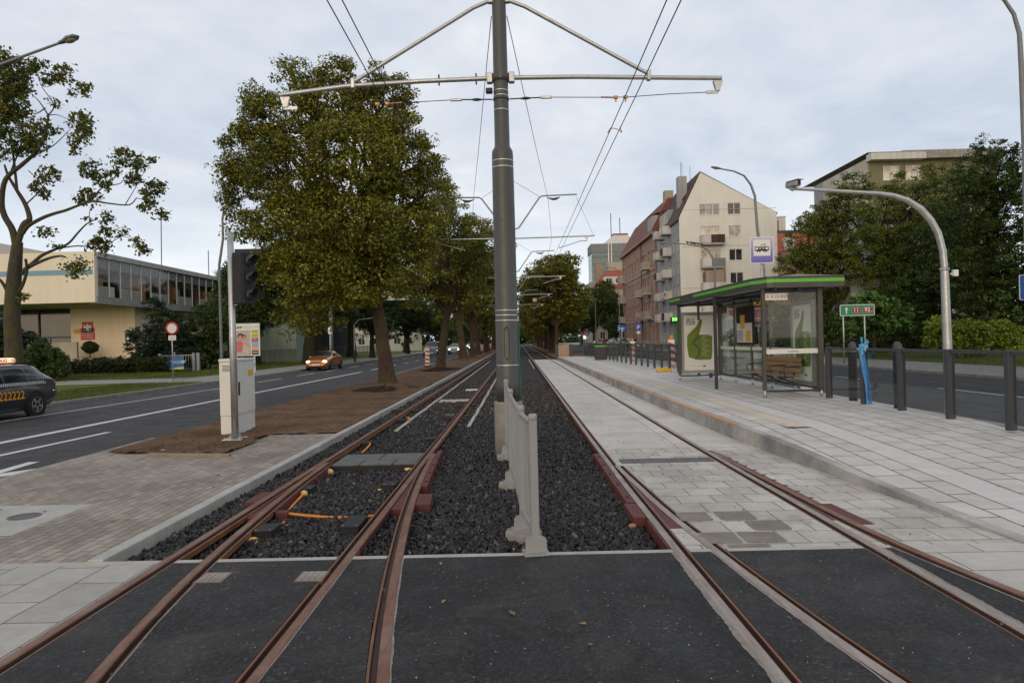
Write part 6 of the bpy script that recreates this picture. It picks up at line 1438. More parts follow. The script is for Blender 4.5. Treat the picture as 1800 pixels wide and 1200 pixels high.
mb = MB(); mb.box(dx0,dx1,.3,3.4,dz,dz+2.8,TS); dm = mb.build('dormer', M['grey_side'], gb)
for k in range(3): window(dm, Tm((0,DG,0),-pi/2) @ Tm((0,.14,0)), [dx0+.4+1.9*k, dx0+2.0+1.9*k, dz+.7, dz+2.5], 2, depth=.10, sill=False)
mb = MB(); mb.box(.8,2.0,3.2,4.6,HE+2,apz+.3); mb.build('chimney', M['grey_side'], gb)
for x, y in ((1.2,3.4),(1.6,4.2),(3.2,6)): mb = MB(); mb.tube([(x,y,apz-1),(x,y,apz+2.4)], .03, 5); mb.build('antenna', M['wire'], gb)
mb = MB(); mb.lathe([(.0001,0),(.3,.03),(.45,.12)], (0,0,0), 14, Tm((-1.1,4.6,8.0)) @ Matrix.Rotation(-pi/2,4,'Y')); mb.build('satellite_dish', M['bwhite'], gb)
# lit green shop sign and poster
t = thing('shop_sign', 'small glowing green shop sign on the grey house front above the fence', 'shop sign', (A.x-.25, YG+3.2, 4.1)); mb = MB(); mb.box(-.3,.1,-1.6,1.2,-.3,.3); mb.build('case', M['black'], t)
mb = MB(); mb.box(-.32,-.302,-1.4,-.2,-.22,.22); mb.box(-.25,0,-1.62,-1.602,-.22,.22); mb.build('lit_panel', emis('green_sign_glow', (.15,1,.1), 2.5), t)
t = thing('shop_poster', 'tall green poster beside the grey entrance under the glowing sign', 'poster', (A.x-.03, YG+2.6, 1.9)); mb = MB(); mb.box(-.06,0,-1.5,1.0,-1.2,1.4); mb.build('panel', pm('poster_green', (.02,.26,.03), .5, var=.2), t)
for y in (-.9, .3): mb = MB(); mb.box(-.08,-.062,y-.25,y+.25,-.9,1.1); mb.build('figure_print', M['green'], t)
# brick tenement
tn = thing('tenement', 'long red brick tenement with stone balconies and a red mansard roof', 'building', (22.15, 109.4, 0)); DT = 34.0; TB = Tm((0, DT, 0), -pi/2); HT = 18.6
M['tbrick'] = brickwall('tenement_brick', (.36,.205,.15), (.28,.15,.11), (.30,.23,.19)); M['stone_pale'] = wallmat('stone_trim', (.40,.34,.28), streak=.3)
ops = []; zz = [(1.3,3.6,1.1),(5.4,7.6,1.15),(9.4,11.7,1.15),(13.6,15.8,1.1)]
for zi, (a, b, wd) in enumerate(zz):
    for c in (1.3, 4.0, 7.2, 9.6, 12.0, 15.4, 18.0, 21.2, 23.4, 25.6, 28.6, 31.6): ops.append([c, c+wd, a, b])
mb = MB(); facade(mb, TB, DT, HT, ops, .25); mb.build('front_wall', M['tbrick'], tn, fixn=False)
for i, o in enumerate(ops):
    w_ = window(tn, TB, o, 2, depth=.22, fr='pvc' if i % 4 else 'wframe_brown', transom=True)
    mb = MB(); mb.box(o[0]-.18,o[1]+.18,-.07,-.002,o[3],o[3]+.28,TB); mb.build('lintel', M['stone_pale' if i % 2 else 'tbrick'], w_)
for z in (4.4, 12.6): mb = MB(); mb.box(0,DT,-.12,-.002,z,z+.3,TB); mb.build('string_course', M['stone_pale'], tn)
mb = MB(); mb.box(-.1,DT+.3,-.55,-.002,HT-.5,HT,TB); mb.build('cornice', M['tbrick'], tn)
mb = MB(); mb.box(0,DT,-.18,-.003,.0,1.1,TB); mb.build('plinth', M['stone_pale'], tn)
for c in (27.9, 1.0, 20.6):
    for z in (5.0, 9.0, 13.2):
        if c == 20.6 and z == 13.2: continue
        b_ = balcony(tn, TB, c, c+2.4, z, 1.2, 1.0, 'stone_pale', 'stone_pale', .3)
mb = MB(); mb.add([(0,0,0),(12,0,0),(12,0,HT),(0,0,HT)], [(0,1,2,3)]); mb.add([(0,DT,0),(12,DT,0),(12,DT,HT),(0,DT,HT)], [(3,2,1,0)]); mb.build('end_wall', M['tbrick'], tn, fixn=False)
mb = MB(); mb.add([(-.5,-.1,HT),(-.5,DT+.2,HT),(13,DT+.2,HT),(13,-.1,HT),(2.4,.6,HT+5.4),(2.4,DT-2.4,HT+5.4),(10,DT-2.4,HT+5.4),(10,.6,HT+5.4)], [(0,1,5,4),(1,2,6,5),(2,3,7,6),(3,0,4,7),(4,5,6,7)]); mb.build('roof', M['roof_brick'], tn)
mb = MB(); mb.box(2.0,3.4,.8,2.2,HT+3,HT+6.6); mb.build('chimney', M['stone_pale'], tn)
mb = MB(); mb.box(-.35,1.2,.3,3.6,HT+.01,HT+2.6); dm = mb.build('dormer', M['grey_side'], tn); mb = MB(); mb.add([(-.5,.1,HT+2.61),(-.5,3.8,HT+2.61),(2.6,3.8,HT+3.4),(2.6,.1,HT+3.4)], [(0,1,2,3)]); mb.build('dormer_roof', M['roof_dark'], dm)
mb = MB(); mb.tube([(-.2,11.0,.2),(-.2,11.0,HT-.5)], .07, 6); mb.build('downpipe', M['black'], tn)
# house with the red hipped roof, further off
hh = thing('house', 'cream house with bright red hipped roof, white dormer and brick chimneys in the distance', 'building', (21.3, 186, 0)); HR = 15.2
M['hcream'] = wallmat('house_cream', (.42,.37,.29)); mb = MB(); T = T0; ops = [[1+3*k,2.4+3*k,z,z+1.9] for k in range(4) for z in (1.5,5.5,9.5)]
facade(mb, T0, 14, HR, ops); TL = Tm((0,28,0),-pi/2); ops2 = [[1.5+3*k,3.2+3*k,z,z+1.9] for k in range(8) for z in (5.5,9.5,12.6)]; facade(mb, TL, 28, HR, ops2); mb.build('wall', M['hcream'], hh, fixn=False)
for o in ops: window(hh, T0, o, 2, sill=False)
for o in ops2: window(hh, TL, o, 2, sill=False)
mb = MB(); mb.add([(-.6,-.6,HR),(14.6,-.6,HR),(14.6,28.6,HR),(-.6,28.6,HR),(4,5,HR+5.4),(10,5,HR+5.4),(10,24,HR+5.4),(4,24,HR+5.4)], [(0,1,5,4),(1,2,6,5),(2,3,7,6),(3,0,4,7),(4,5,6,7)]); mb.build('roof', M['roof_red'], hh)
mb = MB(); mb.box(2.4,12,.2,4,HR+1.0,HR+3.2); dm = mb.build('dormer', M['bwhite'], hh)
for k in range(3): window(dm, Tm((0,.06,0)), [3.0+2.6*k,4.6+2.6*k,HR+1.4,HR+2.8], 2, depth=.10, sill=False)
mb = MB(); mb.box(-.4,2,9,22,HR+.6,HR+2.6); mb.build('dormer', M['grey_side'], hh)
for x, y in ((1.0,6),(2.5,20)): mb = MB(); mb.box(x,x+1.6,y,y+2.2,HR+1,HR+7.2); mb.build('chimney', M['tbrick'], hh)
mb = MB(); mb.box(5,9,10,13,HR+5,HR+8.2); mb.build('stair_tower', M['hcream'], hh)
# glass tower
tw = thing('office_tower', 'greenish glass office tower with grey top and a red roof crest far behind', 'building', (0, 420, 0)); xa, xb = P(1040,450,420).x, P(1112,450,420).x; zt = P(1070,428,420).z
M['tglass'] = pm('tower_glass', (.10,.21,.20), .25, c2=(.05,.12,.12), vs=.12, spec=.8); M['tgrey'] = wallmat('tower_grey', (.20,.22,.23), streak=.1)
mb = MB(); mb.box(xa,xb,0,20,0,zt-5.5); mb.build('glass_front', M['tglass'], tw); mb = MB(); mb.box(xa-.4,xb+.2,-.3,20,zt-5.4,zt); mb.build('top_storey', M['tgrey'], tw)
for k in range(9): z = zt-8.5-4.4*k; mb = MB(); mb.box(xa+.3,xb,-.35,-.002,z,z+1.2); mb.build('floor_band', M['tgrey'], tw)
for x in (xa+(xb-xa)*.40, xa+(xb-xa)*.47): mb = MB(); mb.box(x,x+.6,-.8,-.36,0,zt+.4); mb.build('fin', M['steel'], tw)
for k in range(16): x = xa+1+(xb-xa-1)*k/16; mb = MB(); mb.box(x,x+.25,-.5,-.36,zt-18,zt-5.6); mb.build('mullion', M['tgrey'], tw)
cx_ = P(1092,420,420).x; mb = MB(); mb.add([(cx_-11,3,zt),(cx_+9,3,zt),(cx_+9,17,zt),(cx_-11,17,zt),(cx_-4,6,zt+6),(cx_+5,6,zt+6),(cx_+5,14,zt+6),(cx_-4,14,zt+6)], [(0,1,5,4),(1,2,6,5),(2,3,7,6),(3,0,4,7),(4,5,6,7)]); mb.build('plant_room', M['bwhite'], tw)
mb = MB(); mb.box(cx_-4.2,cx_+5.2,5.8,14.2,zt+6.01,zt+6.9); mb.build('crest', pm('crest_red', (.30,.06,.06), .7), tw)
for x, h in ((cx_-5,20),(cx_+.5,17)): mb = MB(); mb.tube([(x,8,zt+2),(x,8,zt+h)], .25, 5); mb.build('antenna', M['wire'], tw)
# red brick house with white chimneys behind the block
hb = thing('house', 'red roofed brick house with white chimneys behind the pale block', 'building', (P(1362,440,128).x, 128, 0)); zr = P(1400,442,128).z; zt = P(1400,400,128).z
mb = MB(); ops = [[1.2+2.8*k,2.4+2.8*k,z,z+1.8] for k in range(3) for z in (3,7,11)]; facade(mb, T0, 9.6, zr, ops); mb.build('wall', M['tbrick'], hb, fixn=False)
for o in ops: window(hb, T0, o, 2)
mb = MB(); mb.add([(-.3,-.3,zr),(9.9,-.3,zr),(9.9,12,zr),(-.3,12,zr),(-.3,2.2,zt-.7),(9.9,2.2,zt-.7),(9.9,9,zt-.7),(-.3,9,zt-.7)], [(0,1,5,4),(1,2,6,5),(2,3,7,6),(3,0,4,7),(4,5,6,7)]); mb.build('roof', M['roof_red'], hb)
mb = MB(); mb.box(-.3,9.9,2.4,8.8,zt-.7,zt-.1); mb.build('flat_roof', M['anthracite'], hb)
mb = MB(); mb.box(1.8,3.6,-.2,2,zr+.4,zr+2.6); dm = mb.build('dormer', M['bwhite'], hb); window(dm, Tm((0,-.33,0)), [2.1,3.3,zr+.8,zr+2.2], 2, depth=.1, sill=False)
for x, h in ((.6,3.3),(2.2,3.9),(6.6,4.0),(8.2,3.2)): mb = MB(); mb.box(x,x+1.3,3.5,5.2,zt-.6,zt+h-1.3); mb.box(x-.08,x+1.38,3.4,5.3,zt+h-1.3,zt+h-1.1); mb.build('chimney', M['bwhite'], hb)
# olive block behind the trees
ob = thing('apartment_block', 'olive grey apartment block with a flat overhanging roof rising behind dark trees', 'building', (0, 70, 0)); q = lambda px, py: P(px, py, 70)
M['olive_wall'] = wallmat('olive_render', (.20,.19,.12)); a, b, c, d = q(1447,320), q(1526,278), q(1618,278), q(1700,262)
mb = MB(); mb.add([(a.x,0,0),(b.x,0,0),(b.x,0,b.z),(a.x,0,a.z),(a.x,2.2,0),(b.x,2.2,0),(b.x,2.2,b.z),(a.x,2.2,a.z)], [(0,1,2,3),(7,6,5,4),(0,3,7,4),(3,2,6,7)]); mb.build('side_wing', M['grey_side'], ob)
ops = [[q(1545,0).x-b.x, q(1575,0).x-b.x, z, z+1.5] for z in (b.z-2.3, b.z-5.3, b.z-8.3)]+[[q(1585,0).x-b.x, q(1612,0).x-b.x, z, z+1.5] for z in (b.z-2.3, b.z-5.3)]
mb = MB(); T = Tm((b.x,.003,0)); facade(mb, T, d.x-b.x+3, b.z+.6, ops); mb.add([(b.x,0.01,b.z+.6),(d.x+3,.01,b.z+.6),(d.x+3,16,b.z+.6),(b.x,16,b.z+.6)], [(0,1,2,3)]); mb.build('front_wall', M['olive_wall'], ob, fixn=False)
for o in ops: window(ob, T, o, 2, pane='warm')
mb = MB(); mb.box(b.x-.2,c.x,-1.0,-.002,b.z-.4,b.z+.25); mb.build('balcony_rail', M['bwhite'], ob)
mb = MB(); mb.box(q(1572,0).x,d.x+3,-.9,15,q(1600,282).z,q(1600,268).z); mb.build('roof', M['concrete_dark'], ob)
mb = MB(); mb.box(c.x-3,d.x+3,.4,14,b.z+.62,q(1600,283).z); mb.build('attic', M['olive_wall'], ob)
# low shop pavilion seen through the shelter
pv = thing('shop_pavilion', 'low shop with pinkish roof and banners over its front, seen through the shelter glass', 'building', (23.6, 72, 0))
mb = MB(); ops = [[.8,2.6,.6,2.6],[3.2,5.0,.6,2.6],[6.0,7.6,.1,2.5]]; facade(mb, T0, 9, 3.4, ops); mb.add([(0,0,0),(0,9,0),(0,9,3.4),(0,0,3.4)], [(0,1,2,3)]); mb.build('wall', M['bwhite'], pv, fixn=False)
for o in ops: window(pv, T0, o, 2)
mb = MB(); mb.add([(-.5,-.8,3.0),(9.5,-.8,3.0),(9.5,3,4.5),(-.5,3,4.5)], [(0,1,2,3)]); mb.add([(-.5,-.8,2.9),(9.5,-.8,2.9),(9.5,3,4.4),(-.5,3,4.4)], [(3,2,1,0)]); mb.build('roof', pm('pink_roof', (.30,.10,.10), .8, var=.3), pv)
mb = MB(); mb.box(-.6,9.2,2.9,3.1,4.6,5.5); bn = mb.build('sign_board', pm('banner_dark', (.05,.05,.04), .6), pv); mb = MB(); text_mb(mb, 'KAMIENIARZ', .8, Tm((4.5,2.88,5.05)) @ RX, bold=.01); mb.build('lettering', M['yellow'], bn, fixn=False)
mb = MB(); mb.box(-.6,9.2,2.8,2.88,3.75,4.55); bn = mb.build('sign_board', pm('banner_pink', (.55,.30,.30), .6), pv); mb = MB(); text_mb(mb, 'POMNIKI', .62, Tm((4.5,2.77,4.15)) @ RX, bold=.01); mb.build('lettering', M['white'], bn, fixn=False)
gw = thing('garage', 'plain pale grey low building half hidden behind trees near the green road sign', 'building', (29.2, 60, 0)); mb = MB(); facade(mb, T0, 9, 6.4, [[1,2.2,3.6,4.8],[4,5.2,3.6,4.8]]); mb.add([(0,0,0),(0,9,0),(0,9,6.4),(0,0,6.4)], [(0,1,2,3)]); mb.build('wall', M['bwhite'], gw, fixn=False)
for o in ([1,2.2,3.6,4.8],[4,5.2,3.6,4.8]): window(gw, T0, o, 2)
mb = MB(); mb.box(-.3,9.3,-.3,9,6.41,6.7); mb.build('roof', M['anthracite'], gw)
# modern cream building on the lawn side
YC, YL = 54.0, 61.5; cf = P(165, 442, YC); ct, cb_ = cf.z, P(167, 531, YC).z; XC = cf.x
cb = thing('office_building', 'cream modernist building with a blue stripe, long ribbon of windows and recessed entrance', 'building', (0, 0, 0))
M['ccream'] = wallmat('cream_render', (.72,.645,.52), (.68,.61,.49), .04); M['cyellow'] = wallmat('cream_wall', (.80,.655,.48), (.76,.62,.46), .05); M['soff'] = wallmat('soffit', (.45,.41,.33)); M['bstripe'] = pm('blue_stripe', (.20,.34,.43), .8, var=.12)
mb = MB(); mb.box(-62, XC, YC, YC+.3, cb_, ct); mb.build('front_wall', M['ccream'], cb)
za, zb = P(100,484,YC).z, P(100,475,YC).z; mb = MB(); mb.box(-62, XC-.12, YC-.012, YC-.002, za, zb); mb.build('stripe', M['bstripe'], cb)
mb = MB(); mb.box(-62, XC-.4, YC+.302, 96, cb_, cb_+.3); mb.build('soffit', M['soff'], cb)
mb = MB(); mb.box(-62, XC+.14, YC+.302, 96, ct-.4, ct+.03); mb.build('roof', M['concrete'], cb)
mb = MB(); mb.box(XC-.6, XC+.10, YC+.302, 96, cb_-.1, cb_+.5); mb.build('floor_edge', M['concrete_dark'], cb)
n = 26; st_ = (96-YC-.6)/n; TR = Tm((XC-.02, YC+.45, 0), pi/2)        # faces +x
zs0, zs1 = cb_+.5, ct-.4
mb = MB(); mb.box(XC-6, XC-1.7, YC+.31, 96, zs0, zs1); mb.build('inner_wall', M['cyellow'], cb)
for k in range(n+1): y = YC+.4+st_*k; mb = MB(); mb.box(XC-.11, XC+.0, y-.04, y+.04, zs0, zs1); mb.build('mullion', M['pvc'], cb)
M['ribbon_glass'] = glassmat('ribbon_glass', (.85,.86,.84), 1.0); M['blind'] = pm('blind_grey', (.17,.17,.165), .7, var=.2, vs=2); M['spand'] = pm('spandrel_panel', (.46,.44,.40), .5, var=.2, vs=1)
for k in range(n):
    y0, y1 = YC+.4+st_*k+.042, YC+.4+st_*(k+1)-.042; mb = MB(); mb.add([(XC-.05,y0,zs0),(XC-.05,y1,zs0),(XC-.05,y1,zs1),(XC-.05,y0,zs1)], [(0,1,2,3)]); w_ = mb.build('window', M['ribbon_glass'], cb, fixn=False)
    mb = MB(); mb.box(XC-.11,XC-.07,y0,y1,zs1-.85,zs1-.02); mb.build('blind', M['blind'], w_)
    if k % 3 != 1: mb = MB(); mb.box(XC-.12,XC-.07,y0,y1,zs0+.01,zs0+.85); mb.build('spandrel', M['spand'], w_)
    if random.random() < .55: mb = MB(); mb.box(XC-1.6,XC-.4,y0+.1,y1-.2,zs0+.02,zs0+random.uniform(.8,2.2)); mb.build('interior', [M['wood'], M['cyellow'], M['black'], M['grey_side']][k % 4], w_)
mb = MB(); lx = P(238,600,YL).x; dx = P(125,600,YL).x; mb.box(dx, lx, YL, YL+.3, -.1, cb_); mb.build('lower_wall', M['cyellow'], cb); mb = MB(); mb.box(lx-.3, lx, YL+.302, 92, -.1, cb_-.11); mb.build('lower_side_wall', M['cyellow'], cb)
mb = MB(); mb.add([(-62,YL+.5,-.1),(dx,YL+.5,-.1),(dx,YL+.5,cb_),(-62,YL+.5,cb_)], [(0,1,2,3)]); gl = mb.build('entrance_glazing', M['pane'], cb, fixn=False)
for x in (dx-.15, dx-3.2, dx-6.2, dx-9.2): mb = MB(); mb.box(x-.06,x+.06,YL+.38,YL+.49,-.1,cb_-.01); mb.build('frame_post', M['mast'], gl)
mb = MB(); mb.box(-62,dx-.2,YL+.36,YL+.375,2.9,3.05); mb.build('frame_transom', M['mast'], gl)
for x, z in ((dx-2.2,1.9),(dx-5.4,1.7),(dx-6.5,4.0)): mb = MB(); mb.box(x,x+.5,YL+.33,YL+.35,z,z+.35); mb.build('notice', M['poster'], gl)
mb = MB(); a, b = P(76,620,YL-3), P(138,601,YL-3); mb.prism([(a.x,.0),(b.x,.0),(b.x,b.z),(b.x-2.3,b.z),(a.x,b.z-1.2)], 0, .25, Tm((0,YL-3,0)) @ RX); mb.build('ramp_wall', M['soff'], cb)
mb = MB(); mb.box(XC-9, XC-4, 60, 66, ct+.06, ct+.9); mb.box(XC-30,XC-14,57,75,ct+.06,ct+1.5); mb.build('roof_room', M['soff'], cb)
mb = MB(); mb.box(-62,-45,YC+1,YC+12,ct+.06,P(30,412,YC+1).z); mb.build('upper_block', M['ccream'], cb)
for px, Y, top in ((283,75,363),(366,82,440)): a = P(px, 440, Y); b = P(px, top, Y); mb = MB(); mb.tube([(a.x,Y,ct),(b.x,Y,b.z)], .05, 5); mb.build('antenna', M['wire'], cb)
for i, (px, py, wd, hg, mat, nm, lab) in enumerate(((154.5,575.5,1.0,1.0,'red','emblem_plaque','red plaque with a white eagle emblem on the cream entrance wall'),(154.5,587,1.25,1.05,'red','name_plaque','red plaque with fine white lettering below the emblem plaque'),(231,592.5,1.1,.75,'sdark','info_plaque','dark blue plaque near the corner of the cream entrance wall'),(135.5,582,.6,.4,'yellow','notice_plaque','small yellow notice beside the dark entrance glazing'))):
    M.setdefault('sdark', pm('plaque_dark', (.03,.05,.08), .5)); c = P(px, py, YL); t = thing(nm, lab, 'plaque', (c.x, YL-.05, c.z)); mb = MB(); mb.box(-wd/2,wd/2,-.01,.045,-hg/2,hg/2,bev=.01); mb.build('plate', M[mat], t)
    mb = MB()
    if nm == 'emblem_plaque':
        mb.prism([(-.07,-.3),(.07,-.3),(.12,-.05),(.33,-.12),(.36,.25),(.15,.12),(.08,.3),(-.02,.33),(-.10,.12),(-.36,.25),(-.33,-.12),(-.12,-.05)], .011, .014, RX); mb.build('eagle_print', M['white'], t)
    elif nm == 'name_plaque':
        for k, s in enumerate(('AKADEMIA','WYCHOWANIA','FIZYCZNEGO','W POZNANIU')): text_mb(mb, s, .17, Tm((0,-.013,.33-.22*k)) @ RX)
        mb.build('lettering', M['white'], t, fixn=False)
    elif nm == 'info_plaque':
        for k in range(2): mb.box(-.4+.42*k,-.06+.42*k,-.014,-.011,-.22,.02)
        mb.build('pictogram_print', M['white'], t)
    else: text_mb(mb, 'WEJSCIE', .12, Tm((0,-.013,0)) @ RX); mb.build('lettering', M['ink'], t, fixn=False)
# far dark block and pale green wall behind the trees
t = thing('office_building', 'dark grey block showing above trees behind the traffic signal', 'building', (0, 86, 0)); a, b = P(412,438,86), P(560,438,86); mb = MB(); mb.box(a.x,b.x,0,14,0,a.z); mb.build('wall', wallmat('dark_block', (.045,.047,.05)), t)
for k in range(5): z = a.z-1.2-2.6*k; mb = MB(); mb.box(a.x+.5,b.x-.5,-.03,-.002,z-1.1,z); mb.build('window_band', M['pane'], t)
t = thing('outbuilding', 'pale green plain wall seen between the dark trunks across the road', 'building', (0, 76, 0)); a, b = P(452,566,76), P(520,566,76); mb = MB(); mb.box(a.x,b.x,0,8,-.1,a.z); mb.build('wall', wallmat('pale_green', (.36,.42,.36)), t); mb = MB(); mb.box(a.x-.3,b.x+.3,-.3,8.2,a.z+.002,a.z+.25); mb.build('roof', M['anthracite'], t)
t = thing('apartment_block', 'pale distant housing block glimpsed under the big linden crown', 'building', (0, 150, 0)); a, b = P(600,545,150), P(740,545,150); mb = MB(); ops = [[1+2.6*k,2.4+2.6*k,z,z+1.4] for k in range(6) for z in (1.5,4.5)]; facade(mb, Tm((a.x,0,0)), b.x-a.x, a.z, ops); mb.build('wall', M['bwhite'], t, fixn=False)
for o in ops: window(t, Tm((a.x,0,0)), o, 2)
# ================================================================== vegetation
def leafmat(name, stops, trans=.25):
    mt, nt, b = newmat(name); gi = N(nt, 'NewGeometry').outputs['Random Per Island']; v = coords(nt)
    r = ramp(nt, gi, stops); col = mix(nt, 1.0, r, ramp(nt, noise(nt, v, .55, 4, .6), [(.32, .62), (.68, 1.35)]), 'MULTIPLY')
    L(nt, col, b.inputs['Base Color']); b.inputs['Roughness'].default_value = .55; b.inputs['Specular IOR Level'].default_value = .3
    if trans:
        tl = N(nt, 'BsdfTranslucent'); L(nt, col, tl.inputs['Color']); ms = N(nt, 'MixShader'); ms.inputs[0].default_value = trans
        L(nt, b.outputs[0], ms.inputs[1]); L(nt, tl.outputs[0], ms.inputs[2]); L(nt, ms.outputs[0], nt.nodes['Material Output'].inputs['Surface'])
    return mt
LM = {
 'linden': leafmat('linden_leaves', [(0,(0.052,0.065,0.009)),(.45,(0.132,0.146,0.017)),(.85,(0.234,0.234,0.026)),(.985,(0.320,0.288,0.033)),(1,(0.381,0.120,0.022))]),
 'dark': leafmat('dark_leaves', [(0,(0.020,0.040,.009)),(.5,(0.044,0.074,.014)),(.95,(0.080,0.112,.020)),(1,(0.118,0.130,.02))]),
 'autumn': leafmat('turning_leaves', [(0,(0.063,0.096,0.012)),(.5,(0.137,0.168,0.020)),(.85,(0.228,0.210,0.028)),(1,(0.367,0.156,0.024))]),
 'maple': leafmat('maple_leaves', [(0,(0.046,0.067,0.014)),(.6,(0.114,0.144,0.026)),(.9,(0.194,0.198,0.035)),(1,(0.258,0.108,0.022))], .4),
 'fresh': leafmat('fresh_leaves', [(0,(0.067,0.110,.012)),(.5,(0.143,0.200,.022)),(1,(0.235,0.280,.03))]),
 'green': leafmat('mid_green_leaves', [(0,(0.046,0.074,0.011)),(.5,(0.103,0.138,0.018)),(.9,(0.177,0.198,0.026)),(1,(0.252,0.216,0.033))]),
 'catalpa': leafmat('broad_leaves', [(0,(0.034,0.085,.018)),(.6,(0.067,0.150,.03)),(1,(0.109,0.200,.045))]),
 'yew': leafmat('yew_needles', [(0,(0.010,0.022,.012)),(.6,(0.021,0.042,.02)),(1,(0.042,0.065,.025))]),
 'hedge': leafmat('hedge_leaves', [(0,(0.013,0.028,.008)),(.6,(0.029,0.050,.012)),(.9,(0.050,0.070,.016)),(1,(0.300,0.120,.03))]),
}
def barkmat(name, c, c2, moss=None):
    mt, nt, b = newmat(name); v = coords(nt); mp = N(nt, 'Mapping'); mp.inputs['Scale'].default_value = (1, 1, .18); L(nt, v, mp.inputs['Vector'])
    n = noise(nt, mp.outputs['Vector'], 22, 6, .7, .6); col = mix(nt, ramp(nt, n, [(.35, 0), (.65, 1)]), c2, c)
    if moss: col = mix(nt, ramp(nt, noise(nt, v, 1.4, 4), [(.42, 0), (.65, .8)]), col, moss)
    L(nt, col, b.inputs['Base Color']); b.inputs['Roughness'].default_value = .95; bump(nt, b, n, 1.0, .05); return mt
M['bark'] = barkmat('linden_bark', (.085,.050,.032), (.025,.016,.011), (.075,.060,.022)); M['bark_dark'] = barkmat('dark_bark', (.035,.026,.018), (.012,.009,.007), (.04,.04,.012)); M['bark_grey'] = barkmat('maple_bark', (.085,.072,.052), (.03,.024,.017), (.075,.068,.018))
def leaf_mesh(name, C, Rr, per, size, mat, seed=0, up=.8, squash=.6, aspect=.55):
    """C: (n,3) clump centres, Rr: (n,) clump radii; makes per leaves in each clump"""
    rng = np.random.default_rng(seed); n = len(C)*per
    cen = np.repeat(np.asarray(C, float), per, 0); rad = np.repeat(np.asarray(Rr, float), per)
    d = rng.normal(size=(n,3)); d /= np.linalg.norm(d, axis=1, keepdims=True); r = rad*rng.uniform(.15, 1, n)**.55
    p = cen+d*r[:,None]*np.array([1,1,squash])
    nrm = d*.7+rng.normal(size=(n,3))*.6; nrm[:,2] += up; nrm /= np.linalg.norm(nrm, axis=1, keepdims=True)
    t = rng.normal(size=(n,3)); t[:,2] -= .5; t -= nrm*(t*nrm).sum(1)[:,None]; t /= np.linalg.norm(t, axis=1, keepdims=True); q = np.cross(nrm, t)
    s = (size*rng.uniform(.55, 1.25, n))[:,None]
    a = p-t*s; b = p+q*s*aspect-t*s*.15+nrm*s*.15; c = p+t*s; e = p-q*s*aspect-t*s*.15+nrm*s*.15
    V = np.stack([a,b,c,e],1).reshape(-1,3); me = bpy.data.meshes.new(name)
    me.vertices.add(4*n); me.vertices.foreach_set('co', V.ravel()); me.loops.add(4*n); me.loops.foreach_set('vertex_index', np.arange(4*n, dtype=np.int32))
    me.polygons.add(n); me.polygons.foreach_set('loop_start', np.arange(0, 4*n, 4, dtype=np.int32)); me.update(); me.materials.append(mat); return me
def limb(mb, a, b, r0, r1, seg=5, wob=.12, rng=random, n=7):
    a = Vector(a); b = Vector(b); Ln = (b-a).length; pts = []; rs = []
    for i in range(seg+1):
        t = i/seg; p = a.lerp(b, t); w_ = sin(pi*t)*wob*Ln
        pts.append(p+Vector((rng.uniform(-1,1)*w_, rng.uniform(-1,1)*w_, Ln*.08*sin(pi*t)))); rs.append(r0+(r1-r0)*t)
    mb.tube(pts, rs, n); return pts
def tree(label, cat, loc, lobes, trunk_h, trunk_r, nclump, per, leaf, cr, mat, seed, bark='bark', lean=(0,0), group=None, limbs=True, shell=.55, name='tree', up=.8, base_flare=1.35):
    """lobes: (x,y,z,rx,ry,rz) of the crown in local metres"""
    rng = np.random.default_rng(seed); random.seed(seed); t = thing(name, label, cat, loc, 0, group)
    lb = np.array(lobes, float); vol = lb[:,3]*lb[:,4]*lb[:,5]; vol = vol**.75; pick = rng.choice(len(lb), nclump, p=vol/vol.sum())
    d = rng.normal(size=(nclump,3)); d /= np.linalg.norm(d, axis=1, keepdims=True); rad = shell+(1-shell)*rng.uniform(0,1,nclump)**.7
    C = lb[pick,:3]+d*rad[:,None]*lb[pick,3:]; Rr = cr*rng.uniform(.6, 1.3, nclump)
    me = leaf_mesh('crown', C, Rr, per, leaf, mat, seed+1, up); o = bpy.data.objects.new('crown', me); COL.objects.link(o); o.parent = t
    mb = MB(); tp = Vector((lean[0], lean[1], trunk_h)); pts = [(0,0,-.15)]; rs = [trunk_r*base_flare]
    for k in range(1, 8):
        u = k/7; pts.append((tp.x*u+random.uniform(-1,1)*trunk_r*.12, tp.y*u+random.uniform(-1,1)*trunk_r*.12, trunk_h*u)); rs.append(trunk_r*(1.0 if k > 1 else 1.08)*(1-.28*u))
    mb.tube(pts, rs, 14)
    if limbs:
        for l in lb:
            tgt = Vector(l[:3])+Vector((0,0,l[5]*.2)); q = limb(mb, (tp.x*.94, tp.y*.94, trunk_h*.95), tgt, trunk_r*.5, trunk_r*.10, 5, .10)
            for i in np.where((C-np.array(l[:3])[None]).__abs__().max(1) < max(l[3:]))[0][:10]: limb(mb, q[random.randint(2,4)], C[i], trunk_r*.16, trunk_r*.03, 3, .12, n=5)
    mb.build('trunk', M[bark], t); return t
def lobes_from_px(pl, Y, base, dy=1.0):
    out = []
    for (px, py, rp, *k) in pl:
        c = P(px, py, Y+(k[0] if k else 0)); r = rp*Y/F; out.append((c.x-base[0], c.y-base[1], c.z-base[2], r, r*dy, r*(k[1] if len(k) > 1 else .85)))
    return out
